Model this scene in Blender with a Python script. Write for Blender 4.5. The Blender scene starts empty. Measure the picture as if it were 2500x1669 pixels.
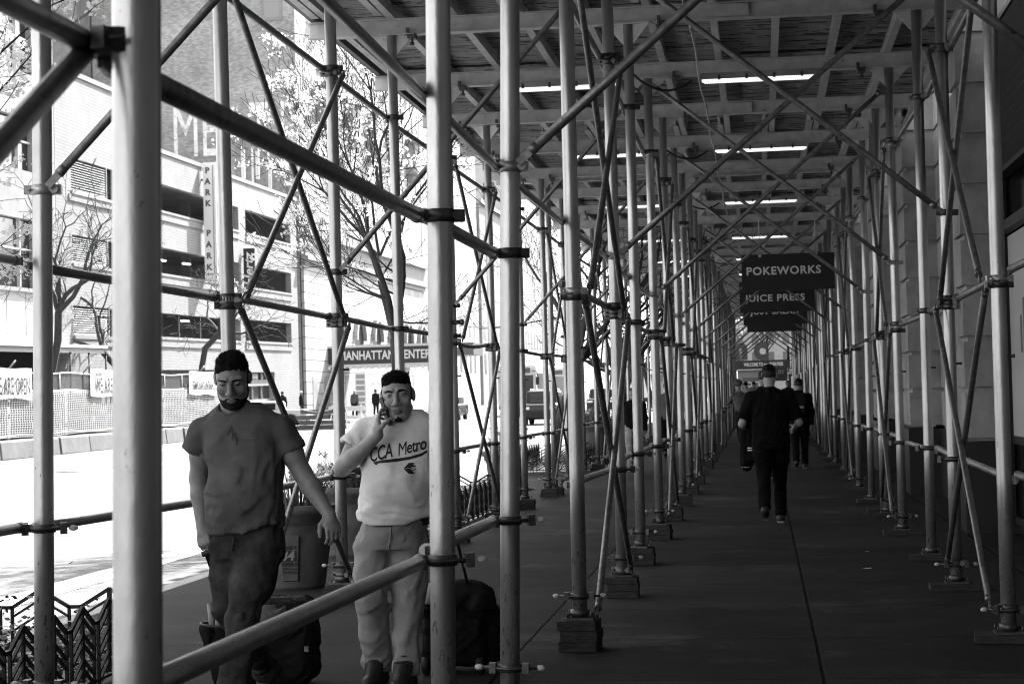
EXPOSURE = 2.5
import bpy, bmesh, math, random
import numpy as np
from mathutils import Vector, Matrix
from mathutils.bvhtree import BVHTree
rnd = random.Random(7)
SC = bpy.context.scene
COL = SC.collection
pi = math.pi

# ------------------------------------------------------------------ survey: camera and measuring helpers
FPX, PCX, PCY, W0, H0 = 4861.0, 1250.0, 834.5, 2500.0, 1669.0
EYE = Vector((0, 0, 1.5))
CR = Vector((0.99188262, 0.12447314, -0.02598655))
CU = Vector((0.02931665, -0.02499665, 0.99925758))
CF = Vector((-0.12373115, 0.99190806, 0.02844288))
def ray(px, py): return CF + CR*((px-PCX)/FPX) - CU*((py-PCY)/FPX)
def onx(px, py, X): d = ray(px, py); return EYE + d*((X-EYE.x)/d.x)
def ony(px, py, Y): d = ray(px, py); return EYE + d*((Y-EYE.y)/d.y)
def onz(px, py, Z): d = ray(px, py); return EYE + d*((Z-EYE.z)/d.z)
def ground(y):                       # the street climbs very slightly beyond the near blocks
    return 0.0 if y < 30 else min(0.005*(y-30), 0.9)

# ------------------------------------------------------------------ materials (grey scale: the photograph is black and white)
MATS = {}
def mat(name, v, rough=0.6, metal=0.0, var=0.0, scale=6.0, bump=0.0, bscale=40.0, spec=0.5, spots=None, stretch=(1,1,1), emit=0.0, streak=None):
    if name in MATS: return MATS[name]
    m = bpy.data.materials.new(name); m.use_nodes = True
    nt = m.node_tree; N = nt.nodes; L = nt.links
    b = N['Principled BSDF']
    b.inputs['Base Color'].default_value = (v, v, v, 1)
    b.inputs['Roughness'].default_value = rough
    b.inputs['Metallic'].default_value = metal
    b.inputs['Specular IOR Level'].default_value = spec
    tc = N.new('ShaderNodeTexCoord'); mp = N.new('ShaderNodeMapping')
    L.new(tc.outputs['Object'], mp.inputs['Vector']); mp.inputs['Scale'].default_value = stretch
    # per-instance offset so that copies do not repeat the same wear
    oi = N.new('ShaderNodeObjectInfo'); vm = N.new('ShaderNodeVectorMath'); vm.operation = 'SCALE'
    cx = N.new('ShaderNodeCombineXYZ'); 
    for k in range(3): L.new(oi.outputs['Random'], cx.inputs[k])
    L.new(cx.outputs[0], vm.inputs[0]); vm.inputs['Scale'].default_value = 37.0
    L.new(vm.outputs[0], mp.inputs['Location'])
    col = None
    if var > 0:
        n = N.new('ShaderNodeTexNoise'); n.inputs['Scale'].default_value = scale; n.inputs['Detail'].default_value = 6; n.inputs['Roughness'].default_value = 0.65
        L.new(mp.outputs[0], n.inputs['Vector'])
        r = N.new('ShaderNodeMapRange'); r.inputs['From Min'].default_value = 0.28; r.inputs['From Max'].default_value = 0.72
        r.inputs['To Min'].default_value = v*(1-var); r.inputs['To Max'].default_value = min(1.0, v*(1+var))
        L.new(n.outputs['Fac'], r.inputs['Value']); col = r.outputs[0]
    if spots:                        # (value, scale, threshold): chips, rust and dirt with a shape of their own
        for (sv, ss, th) in (spots if isinstance(spots, list) else [spots]):
            n2 = N.new('ShaderNodeTexNoise'); n2.inputs['Scale'].default_value = ss; n2.inputs['Detail'].default_value = 5; n2.inputs['Roughness'].default_value = 0.7
            L.new(mp.outputs[0], n2.inputs['Vector'])
            r2 = N.new('ShaderNodeMapRange'); r2.inputs['From Min'].default_value = th; r2.inputs['From Max'].default_value = th+0.03
            L.new(n2.outputs['Fac'], r2.inputs['Value'])
            mx = N.new('ShaderNodeMix'); mx.data_type = 'FLOAT'
            L.new(r2.outputs[0], mx.inputs[0])
            if col is not None: L.new(col, mx.inputs[2])
            else: mx.inputs[2].default_value = v
            mx.inputs[3].default_value = sv; col = mx.outputs[0]
    if col is not None: L.new(col, b.inputs['Base Color'])
    if bump > 0:
        n3 = N.new('ShaderNodeTexNoise'); n3.inputs['Scale'].default_value = bscale; n3.inputs['Detail'].default_value = 5
        L.new(mp.outputs[0], n3.inputs['Vector'])
        bp = N.new('ShaderNodeBump'); bp.inputs['Strength'].default_value = bump; bp.inputs['Distance'].default_value = 0.01
        L.new(n3.outputs['Fac'], bp.inputs['Height']); L.new(bp.outputs[0], b.inputs['Normal'])
    if emit > 0:
        b.inputs['Emission Color'].default_value = (1, 1, 1, 1); b.inputs['Emission Strength'].default_value = emit
    MATS[name] = m
    return m

def brickmat(name, v, mortar, bw, bh, mv=0.012, rough=0.85, var=0.25, axis='XZ', bias=0.0, big=0.0, wide_scale=0.4):
    """masonry: brick pattern laid in the wall's own plane (axis says which object axes), with weathering"""
    if name in MATS: return MATS[name]
    m = bpy.data.materials.new(name); m.use_nodes = True
    nt = m.node_tree; N = nt.nodes; L = nt.links; b = N['Principled BSDF']; b.inputs['Roughness'].default_value = rough
    tc = N.new('ShaderNodeTexCoord'); sp = N.new('ShaderNodeSeparateXYZ'); cb = N.new('ShaderNodeCombineXYZ')
    L.new(tc.outputs['Object'], sp.inputs[0])
    L.new(sp.outputs[axis[0]], cb.inputs[0]); L.new(sp.outputs[axis[1]], cb.inputs[1])
    br = N.new('ShaderNodeTexBrick')
    L.new(cb.outputs[0], br.inputs['Vector'])
    br.inputs['Scale'].default_value = 1.0
    br.inputs['Brick Width'].default_value = bw; br.inputs['Row Height'].default_value = bh
    br.inputs['Mortar Size'].default_value = mv; br.inputs['Mortar Smooth'].default_value = 0.2; br.inputs['Bias'].default_value = bias
    lo, hi = v*(1-var), v*(1+var)
    br.inputs['Color1'].default_value = (lo, lo, lo, 1); br.inputs['Color2'].default_value = (hi, hi, hi, 1)
    br.inputs['Mortar'].default_value = (mortar, mortar, mortar, 1)
    n = N.new('ShaderNodeTexNoise'); n.inputs['Scale'].default_value = wide_scale; n.inputs['Detail'].default_value = 7; n.inputs['Roughness'].default_value = 0.7
    L.new(tc.outputs['Object'], n.inputs['Vector'])
    r = N.new('ShaderNodeMapRange'); r.inputs['From Min'].default_value = .3; r.inputs['From Max'].default_value = .7
    r.inputs['To Min'].default_value = 1-big; r.inputs['To Max'].default_value = 1+big
    L.new(n.outputs['Fac'], r.inputs['Value'])
    mx = N.new('ShaderNodeMix'); mx.data_type = 'RGBA'; mx.blend_type = 'MULTIPLY'; mx.inputs[0].default_value = 1.0
    L.new(br.outputs['Color'], mx.inputs[6]); L.new(r.outputs[0], mx.inputs[7])
    L.new(mx.outputs[2], b.inputs['Base Color'])
    bp = N.new('ShaderNodeBump'); bp.inputs['Strength'].default_value = 0.5; bp.inputs['Distance'].default_value = 0.01; bp.invert = True
    L.new(br.outputs['Fac'], bp.inputs['Height']); L.new(bp.outputs[0], b.inputs['Normal'])
    MATS[name] = m
    return m

# ------------------------------------------------------------------ objects
def link(name, me, parent=None):
    o = bpy.data.objects.new(name, me); COL.objects.link(o)
    if parent is not None: o.parent = parent
    return o
def tag(o, label=None, cat=None, group=None, kind=None):
    if label: o['label'] = label
    if cat: o['category'] = cat
    if group: o['group'] = group
    if kind: o['kind'] = kind
    return o
def empty(name, loc=(0,0,0), rz=0.0, label=None, cat=None, group=None):
    o = bpy.data.objects.new(name, None); COL.objects.link(o); o.location = loc; o.rotation_euler = (0,0,rz)
    o.empty_display_size = 0.1
    return tag(o, label, cat, group)
def copy_tree(o, loc=None, rz=None, label=None, group=None):
    def cp(s, par):
        c = s.copy(); COL.objects.link(c)
        if par is not None: c.parent = par
        for ch in kids.get(s.name, []): cp(ch, c)
        return c
    kids = {}
    def walk(s):
        kids[s.name] = list(s.children)
        for ch in s.children: walk(ch)
    walk(o)
    c = cp(o, None)
    if loc is not None: c.location = loc
    if rz is not None: c.rotation_euler = (0,0,rz)
    if label: c['label'] = label
    if group: c['group'] = group
    return c

class MB:
    """collects shapes, then links them as one mesh object"""
    def __init__(s): s.v = []; s.f = []; s.sm = []
    def add(s, vs, fs, smooth=False):
        n = len(s.v); s.v += [tuple(v) for v in vs]; s.f += [tuple(i+n for i in f) for f in fs]; s.sm += [smooth]*len(fs); return s
    def box(s, x0, x1, y0, y1, z0, z1):
        v = [(x0,y0,z0),(x1,y0,z0),(x1,y1,z0),(x0,y1,z0),(x0,y0,z1),(x1,y0,z1),(x1,y1,z1),(x0,y1,z1)]
        return s.add(v, [(3,2,1,0),(4,5,6,7),(0,1,5,4),(1,2,6,5),(2,3,7,6),(3,0,4,7)])
    def cbox(s, c, size, R=None):
        hx, hy, hz = (q/2 for q in size); c = Vector(c)
        v = [Vector(p) for p in ((-hx,-hy,-hz),(hx,-hy,-hz),(hx,hy,-hz),(-hx,hy,-hz),(-hx,-hy,hz),(hx,-hy,hz),(hx,hy,hz),(-hx,hy,hz))]
        if R is not None: v = [R @ p for p in v]
        return s.add([c+p for p in v], [(3,2,1,0),(4,5,6,7),(0,1,5,4),(1,2,6,5),(2,3,7,6),(3,0,4,7)])
    def bar(s, a, b, w, h, up=(0,0,1)):
        """rectangular bar from a to b"""
        a = Vector(a); b = Vector(b); d = (b-a).normalized(); u = Vector(up)
        if abs(d.dot(u)) > .98: u = Vector((1,0,0))
        r = d.cross(u).normalized(); u = r.cross(d)
        vs = []
        for p in (a, b):
            for (i, j) in ((-1,-1),(1,-1),(1,1),(-1,1)): vs.append(p + r*(w/2*i) + u*(h/2*j))
        return s.add(vs, [(0,1,2,3),(7,6,5,4),(0,4,5,1),(1,5,6,2),(2,6,7,3),(3,7,4,0)])
    def tube(s, pts, rad, n=12, caps=True, smooth=True):
        pts = [Vector(p) for p in pts]; m = len(pts)
        rs = rad if isinstance(rad, (list, tuple)) else [rad]*m
        vs = []; prev = None
        for i, p in enumerate(pts):
            d = (pts[min(i+1, m-1)] - pts[max(i-1, 0)])
            d = d.normalized() if d.length > 1e-9 else Vector((0,0,1))
            if prev is None:
                u = Vector((0,0,1)) if abs(d.z) < .9 else Vector((1,0,0))
            else: u = prev
            r = d.cross(u)
            if r.length < 1e-6: r = d.cross(Vector((0,1,0)))
            r.normalize(); u = r.cross(d).normalized(); prev = u
            for k in range(n):
                t = 2*pi*k/n; vs.append(p + (r*math.cos(t) + u*math.sin(t))*rs[i])
        fs = []
        for i in range(m-1):
            for k in range(n):
                k2 = (k+1) % n; fs.append((i*n+k2, i*n+k, (i+1)*n+k, (i+1)*n+k2))
        s.add(vs, fs, smooth)
        if caps:
            s.f.append(tuple(len(s.v)-len(vs)+k for k in range(n))); s.sm.append(False)
            s.f.append(tuple(len(s.v)-1-k for k in range(n))); s.sm.append(False)
        return s
    def lathe(s, prof, n=24, c=(0,0,0), smooth=True, squash=None, ax=None):
        """profile of (radius, z) turned about a vertical axis; ax='Y' turns about Y"""
        c = Vector(c); vs = []
        for (r, z) in prof:
            for k in range(n):
                t = 2*pi*k/n; x, y = r*math.cos(t), r*math.sin(t)
                if squash: x *= squash[0]; y *= squash[1]
                p = Vector((x, y, z))
                if ax == 'Y': p = Vector((x, z, -y))
                if ax == 'X': p = Vector((z, x, y))
                vs.append(c+p)
        fs = []
        for i in range(len(prof)-1):
            for k in range(n):
                k2 = (k+1) % n; fs.append((i*n+k, i*n+k2, (i+1)*n+k2, (i+1)*n+k))
        n0 = len(s.v); s.add(vs, fs, smooth)
        if prof[0][0] > 1e-6: s.f.append(tuple(n0+n-1-k for k in range(n))); s.sm.append(False)
        if prof[-1][0] > 1e-6: s.f.append(tuple(n0+(len(prof)-1)*n+k for k in range(n))); s.sm.append(False)
        return s
    def prism(s, poly, a, b, plane='XZ'):
        """outline (2-D) in a plane, extruded from a to b along the remaining axis"""
        def P(u, v, w):
            return {'XZ': (u, w, v), 'YZ': (w, u, v), 'XY': (u, v, w)}[plane]
        n = len(poly); vs = [P(u, v, a) for u, v in poly] + [P(u, v, b) for u, v in poly]
        fs = [tuple(range(n)), tuple(range(2*n-1, n-1, -1))] + [(i, n+i, n+(i+1) % n, (i+1) % n) for i in range(n)]
        return s.add(vs, fs)
    def sphere(s, c, r, n=12, m=8, sc=(1,1,1)):
        prof = [(max(1e-7, r*math.sin(pi*i/m)), -r*math.cos(pi*i/m)) for i in range(m+1)]
        n0 = len(s.v); s.lathe(prof, n, (0,0,0)); c = Vector(c)
        for i in range(n0, len(s.v)):
            v = s.v[i]; s.v[i] = (c.x+v[0]*sc[0], c.y+v[1]*sc[1], c.z+v[2]*sc[2])
        return s
    def mesh(s, name, m=None, fixn=True, weld=False):
        me = bpy.data.meshes.new(name); me.from_pydata(s.v, [], s.f); me.update()
        for p, q in zip(me.polygons, s.sm): p.use_smooth = q
        if fixn or weld:
            bm = bmesh.new(); bm.from_mesh(me)
            if weld: bmesh.ops.remove_doubles(bm, verts=bm.verts, dist=1e-5)
            if fixn: bmesh.ops.recalc_face_normals(bm, faces=bm.faces)
            bm.to_mesh(me); bm.free()
        if m is not None: me.materials.append(m)
        return me
    def build(s, name, m=None, parent=None, fixn=True, bevel=0.0):
        o = link(name, s.mesh(name, m, fixn), parent)
        if bevel > 0:
            b = o.modifiers.new('edge', 'BEVEL'); b.width = bevel; b.segments = 2; b.limit_method = 'ANGLE'; b.angle_limit = 0.9
        return o

def text_mesh(txt, size, depth=0.004, bold=0.0, shear=0.0, align='CENTER', space=1.0, res=4, sx=1.0):
    cu = bpy.data.curves.new('lettering', 'FONT'); cu.body = txt; cu.size = size; cu.extrude = depth/2; cu.offset = bold
    cu.shear = shear; cu.align_x = align; cu.align_y = 'CENTER'; cu.space_character = space; cu.resolution_u = res
    o = bpy.data.objects.new('lettering', cu); COL.objects.link(o)
    dg = bpy.context.evaluated_depsgraph_get()
    me = bpy.data.meshes.new_from_object(o.evaluated_get(dg)); me.name = 'lettering'
    bpy.data.objects.remove(o); bpy.data.curves.remove(cu)
    if sx != 1.0:
        for v in me.vertices: v.co.x *= sx
    return me
def put_text(txt, size, loc, right, up, m, parent=None, name='lettering', fit=None, **kw):
    """flat letters in the plane spanned by right/up, centred at loc (given in the parent's space)"""
    me = text_mesh(txt, size, **kw)
    if fit:
        xs = [v.co.x for v in me.vertices]; a, b = min(xs), max(xs)
        for v in me.vertices: v.co.x = (v.co.x-(a+b)/2)*fit/(b-a)
    r = Vector(right).normalized(); u = Vector(up).normalized(); n = r.cross(u)
    M = Matrix((r, u, n)).transposed().to_4x4(); M.translation = Vector(loc)
    me.transform(M); me.materials.clear(); me.materials.append(m)
    return link(name, me, parent)

# ------------------------------------------------------------------ smooth solid modelling (bodies, clothes, bags) on a grid
def axis_grid(lo, hi, step, fine=()):
    """grid line positions from lo to hi; fine = [(a, b, step)] intervals with a smaller step"""
    out = [lo]; p = lo
    while p < hi:
        st = step
        for (a, b, fs) in fine:
            if a-step*0.5 <= p <= b: st = min(st, fs)
        p += st; out.append(p)
    return np.array(out)
class Solid:
    def __init__(s, lo, hi, step, fx=(), fy=(), fz=()):
        s.x = axis_grid(lo[0], hi[0], step, fx); s.y = axis_grid(lo[1], hi[1], step, fy); s.z = axis_grid(lo[2], hi[2], step, fz)
        s.D = np.full((len(s.x), len(s.y), len(s.z)), 0.5, np.float32)
    def reg(s, lo, hi):
        sl = []
        for ax, a, b in ((s.x, lo[0], hi[0]), (s.y, lo[1], hi[1]), (s.z, lo[2], hi[2])):
            i, j = np.searchsorted(ax, a), np.searchsorted(ax, b); sl.append(slice(max(0, i-1), min(len(ax), j+1)))
        X = s.x[sl[0]][:,None,None]; Y = s.y[sl[1]][None,:,None]; Z = s.z[sl[2]][None,None,:]
        return tuple(sl), X, Y, Z
    def put(s, sl, d, k, sub=False):
        if d.size == 0: return s
        a = s.D[sl]; d = np.broadcast_to(d, a.shape)
        if sub:
            d = -d
            if k > 0:
                h = np.clip(0.5 - 0.5*(d-a)/k, 0, 1)      # smooth max(a, d)
                s.D[sl] = d*(1-h) + a*h + k*h*(1-h) if False else np.maximum(a, d) + (np.maximum(k-np.abs(a-d), 0)**2)/(4*k)
            else: s.D[sl] = np.maximum(a, d)
        else:
            s.D[sl] = np.minimum(a, d) - (np.maximum(k-np.abs(a-d), 0)**2)/(4*k) if k > 0 else np.minimum(a, d)
        return s
    def cone(s, a, b, ra, rb, k=0.02, sub=False, flat=None):
        """tapered limb from a to b; flat=(axis vector, factor) squashes its section along that axis"""
        a = np.array(a, float); b = np.array(b, float); m = max(ra, rb)*1.35+k+0.03
        sl, X, Y, Z = s.reg(np.minimum(a, b)-m, np.maximum(a, b)+m)
        px, py, pz = X-a[0], Y-a[1], Z-a[2]; ab = b-a; L2 = max(ab@ab, 1e-9)
        t = np.clip((px*ab[0]+py*ab[1]+pz*ab[2])/L2, 0, 1)
        qx, qy, qz = px-ab[0]*t, py-ab[1]*t, pz-ab[2]*t
        if flat:
            n = np.array(flat[0], float); n /= np.linalg.norm(n); f = flat[1]
            w = (qx*n[0]+qy*n[1]+qz*n[2])*(f-1); qx, qy, qz = qx+w*n[0], qy+w*n[1], qz+w*n[2]
        return s.put(sl, np.sqrt(qx*qx+qy*qy+qz*qz) - (ra+(rb-ra)*t), k, sub)
    def chain(s, pts, rads, k=0.02, flat=None):
        for i in range(len(pts)-1): s.cone(pts[i], pts[i+1], rads[i], rads[i+1], k, flat=flat)
        return s
    def ell(s, c, r, k=0.02, R=None, sub=False):
        c = np.array(c, float); r = np.array(r, float); m = r.max()+k+0.03
        sl, X, Y, Z = s.reg(c-m, c+m)
        px, py, pz = X-c[0], Y-c[1], Z-c[2]
        if R is not None:
            R = np.array(R); q = [px*R[0,i]+py*R[1,i]+pz*R[2,i] for i in range(3)]
        else: q = [px, py, pz]
        k0 = np.sqrt((q[0]/r[0])**2+(q[1]/r[1])**2+(q[2]/r[2])**2); k1 = np.sqrt((q[0]/r[0]**2)**2+(q[1]/r[1]**2)**2+(q[2]/r[2]**2)**2)
        return s.put(sl, k0*(k0-1)/np.maximum(k1, 1e-6), k, sub)
    def rbox(s, c, h, rad, k=0.0, R=None, sub=False):
        c = np.array(c, float); h = np.array(h, float); m = np.linalg.norm(h)+k+0.03
        sl, X, Y, Z = s.reg(c-m, c+m)
        px, py, pz = X-c[0], Y-c[1], Z-c[2]
        if R is not None:
            R = np.array(R); q = [px*R[0,i]+py*R[1,i]+pz*R[2,i] for i in range(3)]
        else: q = [px, py, pz]
        q = [np.abs(v)-(h[i]-rad) for i, v in enumerate(q)]
        o = np.sqrt(sum(np.maximum(v, 0)**2 for v in q)) + np.minimum(np.maximum(np.maximum(q[0], q[1]), q[2]), 0) - rad
        return s.put(sl, o, k, sub)
    def loft(s, rows, k=0.02, p=2.0, sub=False):
        """rows of (z, cx, cy, rx, ry) from bottom to top: an upright body of oval sections"""
        rows = sorted(rows); zz = np.array([r[0] for r in rows]); A = np.array(rows, float)
        m = k+0.04
        lo = (min(A[:,1]-A[:,3])-m, min(A[:,2]-A[:,4])-m, zz[0]-m); hi = (max(A[:,1]+A[:,3])+m, max(A[:,2]+A[:,4])+m, zz[-1]+m)
        sl, X, Y, Z = s.reg(lo, hi)
        z = Z[0,0,:]
        # smooth interpolation between the rows
        def ip(col):
            i = np.clip(np.searchsorted(zz, z)-1, 0, len(zz)-2); t = np.clip((z-zz[i])/(zz[i+1]-zz[i]), 0, 1)
            c = A[:,col]; d = np.gradient(c, zz); h = zz[i+1]-zz[i]
            return (2*t**3-3*t**2+1)*c[i] + (t**3-2*t**2+t)*h*d[i] + (-2*t**3+3*t**2)*c[i+1] + (t**3-t**2)*h*d[i+1]
        cx, cy, rx, ry = (ip(j)[None,None,:] for j in (1,2,3,4))
        rx = np.maximum(rx, .003); ry = np.maximum(ry, .003)
        u, v = np.abs(X-cx)/rx, np.abs(Y-cy)/ry
        e = (u**p+v**p)**(1.0/p)
        d = (e-1)*np.minimum(rx, ry)
        cap = np.maximum(zz[0]-Z, Z-zz[-1])
        return s.put(sl, np.maximum(d, cap), k, sub)
    def hem(s, xs, zs):
        h = np.interp(s.x, xs, zs); s.D = np.maximum(s.D, (h[:,None,None]-s.z[None,None,:]).astype(np.float32)); return s
    def blank(s):
        q = Solid.__new__(Solid); q.x, q.y, q.z = s.x, s.y, s.z; q.D = np.full_like(s.D, .5); return q
    def merge(s, o, k=0.02):
        s.D = np.minimum(s.D, o.D) - (np.maximum(k-np.abs(s.D-o.D), 0)**2)/(4*k); return s
    def half(s, pt, n, k=0.0):
        """keep only what lies behind the plane through pt with outward normal n"""
        n = np.array(n, float); n /= np.linalg.norm(n)
        d = (s.x[:,None,None]-pt[0])*n[0]+(s.y[None,:,None]-pt[1])*n[1]+(s.z[None,None,:]-pt[2])*n[2]
        s.D = np.maximum(s.D, d.astype(np.float32)); return s
    def warp(s, fn, band=0.05):
        """add fn(x, y, z) to the field near the surface: folds and dents"""
        i, j, k = np.nonzero(np.abs(s.D) < band)
        s.D[i,j,k] += fn(s.x[i], s.y[j], s.z[k]).astype(np.float32); return s
    def mesh(s, name, m=None, smooth_iter=1):
        D = s.D; D[0,:,:] = D[-1,:,:] = 1; D[:,0,:] = D[:,-1,:] = 1; D[:,:,0] = D[:,:,-1] = 1
        I = (D < 0)
        cnt = np.zeros(tuple(n-1 for n in D.shape), np.int8)
        for a in (0,1):
            for b in (0,1):
                for c in (0,1): cnt += I[a:a+cnt.shape[0], b:b+cnt.shape[1], c:c+cnt.shape[2]]
        cells = np.argwhere((cnt > 0) & (cnt < 8))
        vid = np.full(cnt.shape, -1, np.int32); vid[tuple(cells.T)] = np.arange(len(cells))
        ax = (s.x, s.y, s.z); acc = np.zeros((len(cells), 3)); num = np.zeros(len(cells))
        cor = [(a,b,c) for a in (0,1) for b in (0,1) for c in (0,1)]
        for p in cor:
            for q in cor:
                if sum(abs(p[t]-q[t]) for t in range(3)) == 1 and p < q:
                    ip = cells+np.array(p); iq = cells+np.array(q)
                    dp, dq = D[tuple(ip.T)], D[tuple(iq.T)]
                    h = (dp < 0) != (dq < 0)
                    t = np.where(h, dp/np.where(h, dp-dq, 1), 0)
                    P = np.stack([ax[n][ip[:,n]] for n in range(3)], 1); Q = np.stack([ax[n][iq[:,n]] for n in range(3)], 1)
                    acc[h] += (P+(Q-P)*t[:,None])[h]; num[h] += 1
        V = acc/np.maximum(num, 1)[:,None]
        F = []
        for a in range(3):
            b, c = (a+1) % 3, (a+2) % 3
            sl0 = [slice(None)]*3; sl1 = [slice(None)]*3; sl0[a] = slice(0, -1); sl1[a] = slice(1, None)
            A = I[tuple(sl0)]; Bq = I[tuple(sl1)]
            e = np.argwhere(A != Bq); e = e[(e[:,b] > 0) & (e[:,c] > 0) & (e[:,b] < D.shape[b]-1) & (e[:,c] < D.shape[c]-1)]
            if not len(e): continue
            inside = A[tuple(e.T)]
            def cell(db, dc):
                q = e.copy(); q[:,b] += db; q[:,c] += dc; return vid[tuple(q.T)]
            quad = np.stack([cell(-1,-1), cell(0,-1), cell(0,0), cell(-1,0)], 1)
            quad[~inside] = quad[~inside][:, ::-1]
            F.append(quad)
        F = np.concatenate(F)
        # light Laplacian smoothing
        for _ in range(smooth_iter):
            S = np.zeros_like(V); C = np.zeros(len(V))
            for u in range(4):
                a_, b_ = F[:,u], F[:,(u+1) % 4]
                np.add.at(S, a_, V[b_]); np.add.at(C, a_, 1)
            V = V*0.5 + (S/np.maximum(C,1)[:,None])*0.5
        me = bpy.data.meshes.new(name); me.from_pydata(V.tolist(), [], F.tolist()); me.update()
        me.polygons.foreach_set('use_smooth', [True]*len(me.polygons))
        if m is not None: me.materials.append(m)
        return me
    def build(s, name, m=None, parent=None, smooth_iter=1):
        return link(name, s.mesh(name, m, smooth_iter), parent)
def rotm(rx=0, ry=0, rz=0):
    return (Matrix.Rotation(rz,3,'Z') @ Matrix.Rotation(ry,3,'Y') @ Matrix.Rotation(rx,3,'X'))
def rnp(*a): return np.array(rotm(*a))
class Noise:
    """cheap smooth 3-D noise from a few warped waves"""
    def __init__(s, seed, n=7):
        r = np.random.RandomState(seed); s.d = r.normal(size=(n,3)); s.d /= np.linalg.norm(s.d, axis=1)[:,None]; s.ph = r.uniform(0, 6.28, n); s.fr = r.uniform(.6, 1.7, n)
    def __call__(s, x, y, z):
        t = 0
        w = 0.8*np.sin(1.3*x+2.1*y-1.7*z)
        for d, p, f in zip(s.d, s.ph, s.fr): t = t + np.sin(f*(d[0]*x+d[1]*y+d[2]*z)+p+w)
        return t/len(s.ph)
ORD = ['first','second','third','fourth','fifth','sixth','seventh','eighth','ninth','tenth','eleventh','twelfth']
# ------------------------------------------------------------------ materials shared through the scene
M = {}
def silver_mat():
    """aluminium-painted pipe: scuffs and drips along the length, chips and rust specks thickening towards the foot"""
    m = mat('silver_paint', 0.50, 0.34, 0.82, var=0.20, scale=7, bump=0.12, bscale=70, stretch=(1,1,0.35)); nt = m.node_tree; N = nt.nodes; L = nt.links; b = N['Principled BSDF']
    src = b.inputs['Base Color'].links[0].from_socket; mp = [n for n in N if n.type == 'MAPPING'][0]; tc = [n for n in N if n.type == 'TEX_COORD'][0]
    sp = N.new('ShaderNodeSeparateXYZ'); L.new(tc.outputs['Object'], sp.inputs[0])
    th = N.new('ShaderNodeMapRange'); th.inputs['From Min'].default_value = 0; th.inputs['From Max'].default_value = 1.5; th.inputs['To Min'].default_value = .56; th.inputs['To Max'].default_value = .675; L.new(sp.outputs[2], th.inputs['Value'])
    def wear(scale, off, val, src, st=(1,1,1)):
        q = N.new('ShaderNodeMapping'); L.new(mp.outputs[0], q.inputs['Vector']); q.inputs['Scale'].default_value = st
        n = N.new('ShaderNodeTexNoise'); n.inputs['Scale'].default_value = scale; n.inputs['Detail'].default_value = 6; n.inputs['Roughness'].default_value = .72; L.new(q.outputs[0], n.inputs['Vector'])
        d = N.new('ShaderNodeMath'); d.operation = 'SUBTRACT'; L.new(n.outputs['Fac'], d.inputs[0]); L.new(th.outputs[0], d.inputs[1])
        r = N.new('ShaderNodeMapRange'); r.inputs['From Min'].default_value = off; r.inputs['From Max'].default_value = off+.025; L.new(d.outputs[0], r.inputs['Value'])
        mx = N.new('ShaderNodeMix'); mx.data_type = 'FLOAT'; L.new(r.outputs[0], mx.inputs[0]); L.new(src, mx.inputs[2]); mx.inputs[3].default_value = val
        return mx.outputs[0], r.outputs[0]
    c, f1 = wear(48, .0, .07, src); c, f2 = wear(9, .035, .16, c, (1,1,.5)); c, f3 = wear(16, .03, .35, c, (3,3,.25))
    L.new(c, b.inputs['Base Color'])
    mm = N.new('ShaderNodeMath'); mm.operation = 'MAXIMUM'; L.new(f1, mm.inputs[0]); L.new(f2, mm.inputs[1])
    me_ = N.new('ShaderNodeMapRange'); me_.inputs['To Min'].default_value = .82; me_.inputs['To Max'].default_value = .1; L.new(mm.outputs[0], me_.inputs['Value']); L.new(me_.outputs[0], b.inputs['Metallic'])
    ro = N.new('ShaderNodeTexNoise'); ro.inputs['Scale'].default_value = 5; ro.inputs['Detail'].default_value = 5; L.new(mp.outputs[0], ro.inputs['Vector'])
    rr = N.new('ShaderNodeMapRange'); rr.inputs['To Min'].default_value = .22; rr.inputs['To Max'].default_value = .50; L.new(ro.outputs['Fac'], rr.inputs['Value']); L.new(rr.outputs[0], b.inputs['Roughness'])
    return m
M['silver'] = silver_mat()
M['brace'] = mat('weathered_tube', 0.20, 0.42, 0.65, var=0.45, scale=22, bump=0.18, bscale=120, spots=[(0.05, 30, 0.62), (0.5, 40, 0.68)])
M['beam'] = mat('painted_beam', 0.58, 0.45, 0.25, var=0.22, scale=7, bump=0.22, bscale=60, spots=(0.14, 18, 0.66))
M['clamp'] = mat('clamp_iron', 0.10, 0.45, 0.8, var=0.4, scale=30, bump=0.2, bscale=150)
M['clampbright'] = mat('zinc_clamp', 0.5, 0.4, 0.7, var=0.3, scale=40, bump=0.15, bscale=150)
M['cap'] = mat('bolt_cap', 0.5, 0.6, var=.3, scale=60)
M['timber'] = mat('dark_timber', 0.05, 0.8, var=0.5, scale=12, bump=0.5, bscale=50, stretch=(1,6,6), spec=.1)
M['deck'] = mat('rusting_deck', 0.36, 0.5, 0.3, var=0.5, scale=5, bump=0.1, bscale=60, spots=[(0.06, 3.2, 0.53), (0.5, 9, 0.66)], stretch=(0.5,4,1))
M['black'] = mat('black_iron', 0.016, 0.5, 0.0, var=0.3, scale=20, bump=0.15, bscale=100, spec=.25)
M['rubber'] = mat('black_rubber', 0.02, 0.65)
M['white'] = mat('white_paint', 0.8, 0.5)
M['glassdark'] = mat('dark_glazing', 0.02, 0.08, 0.0, spec=0.7)
M['dark'] = mat('dark_recess', 0.015, 0.8)
M['print'] = mat('dark_print', 0.02, 0.7)
M['stone'] = mat('limestone', 0.34, 0.85, var=0.30, scale=2.5, bump=0.3, bscale=40, spec=.1)
M['granite'] = mat('dark_granite', 0.018, 0.35, var=0.4, scale=60)

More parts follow.
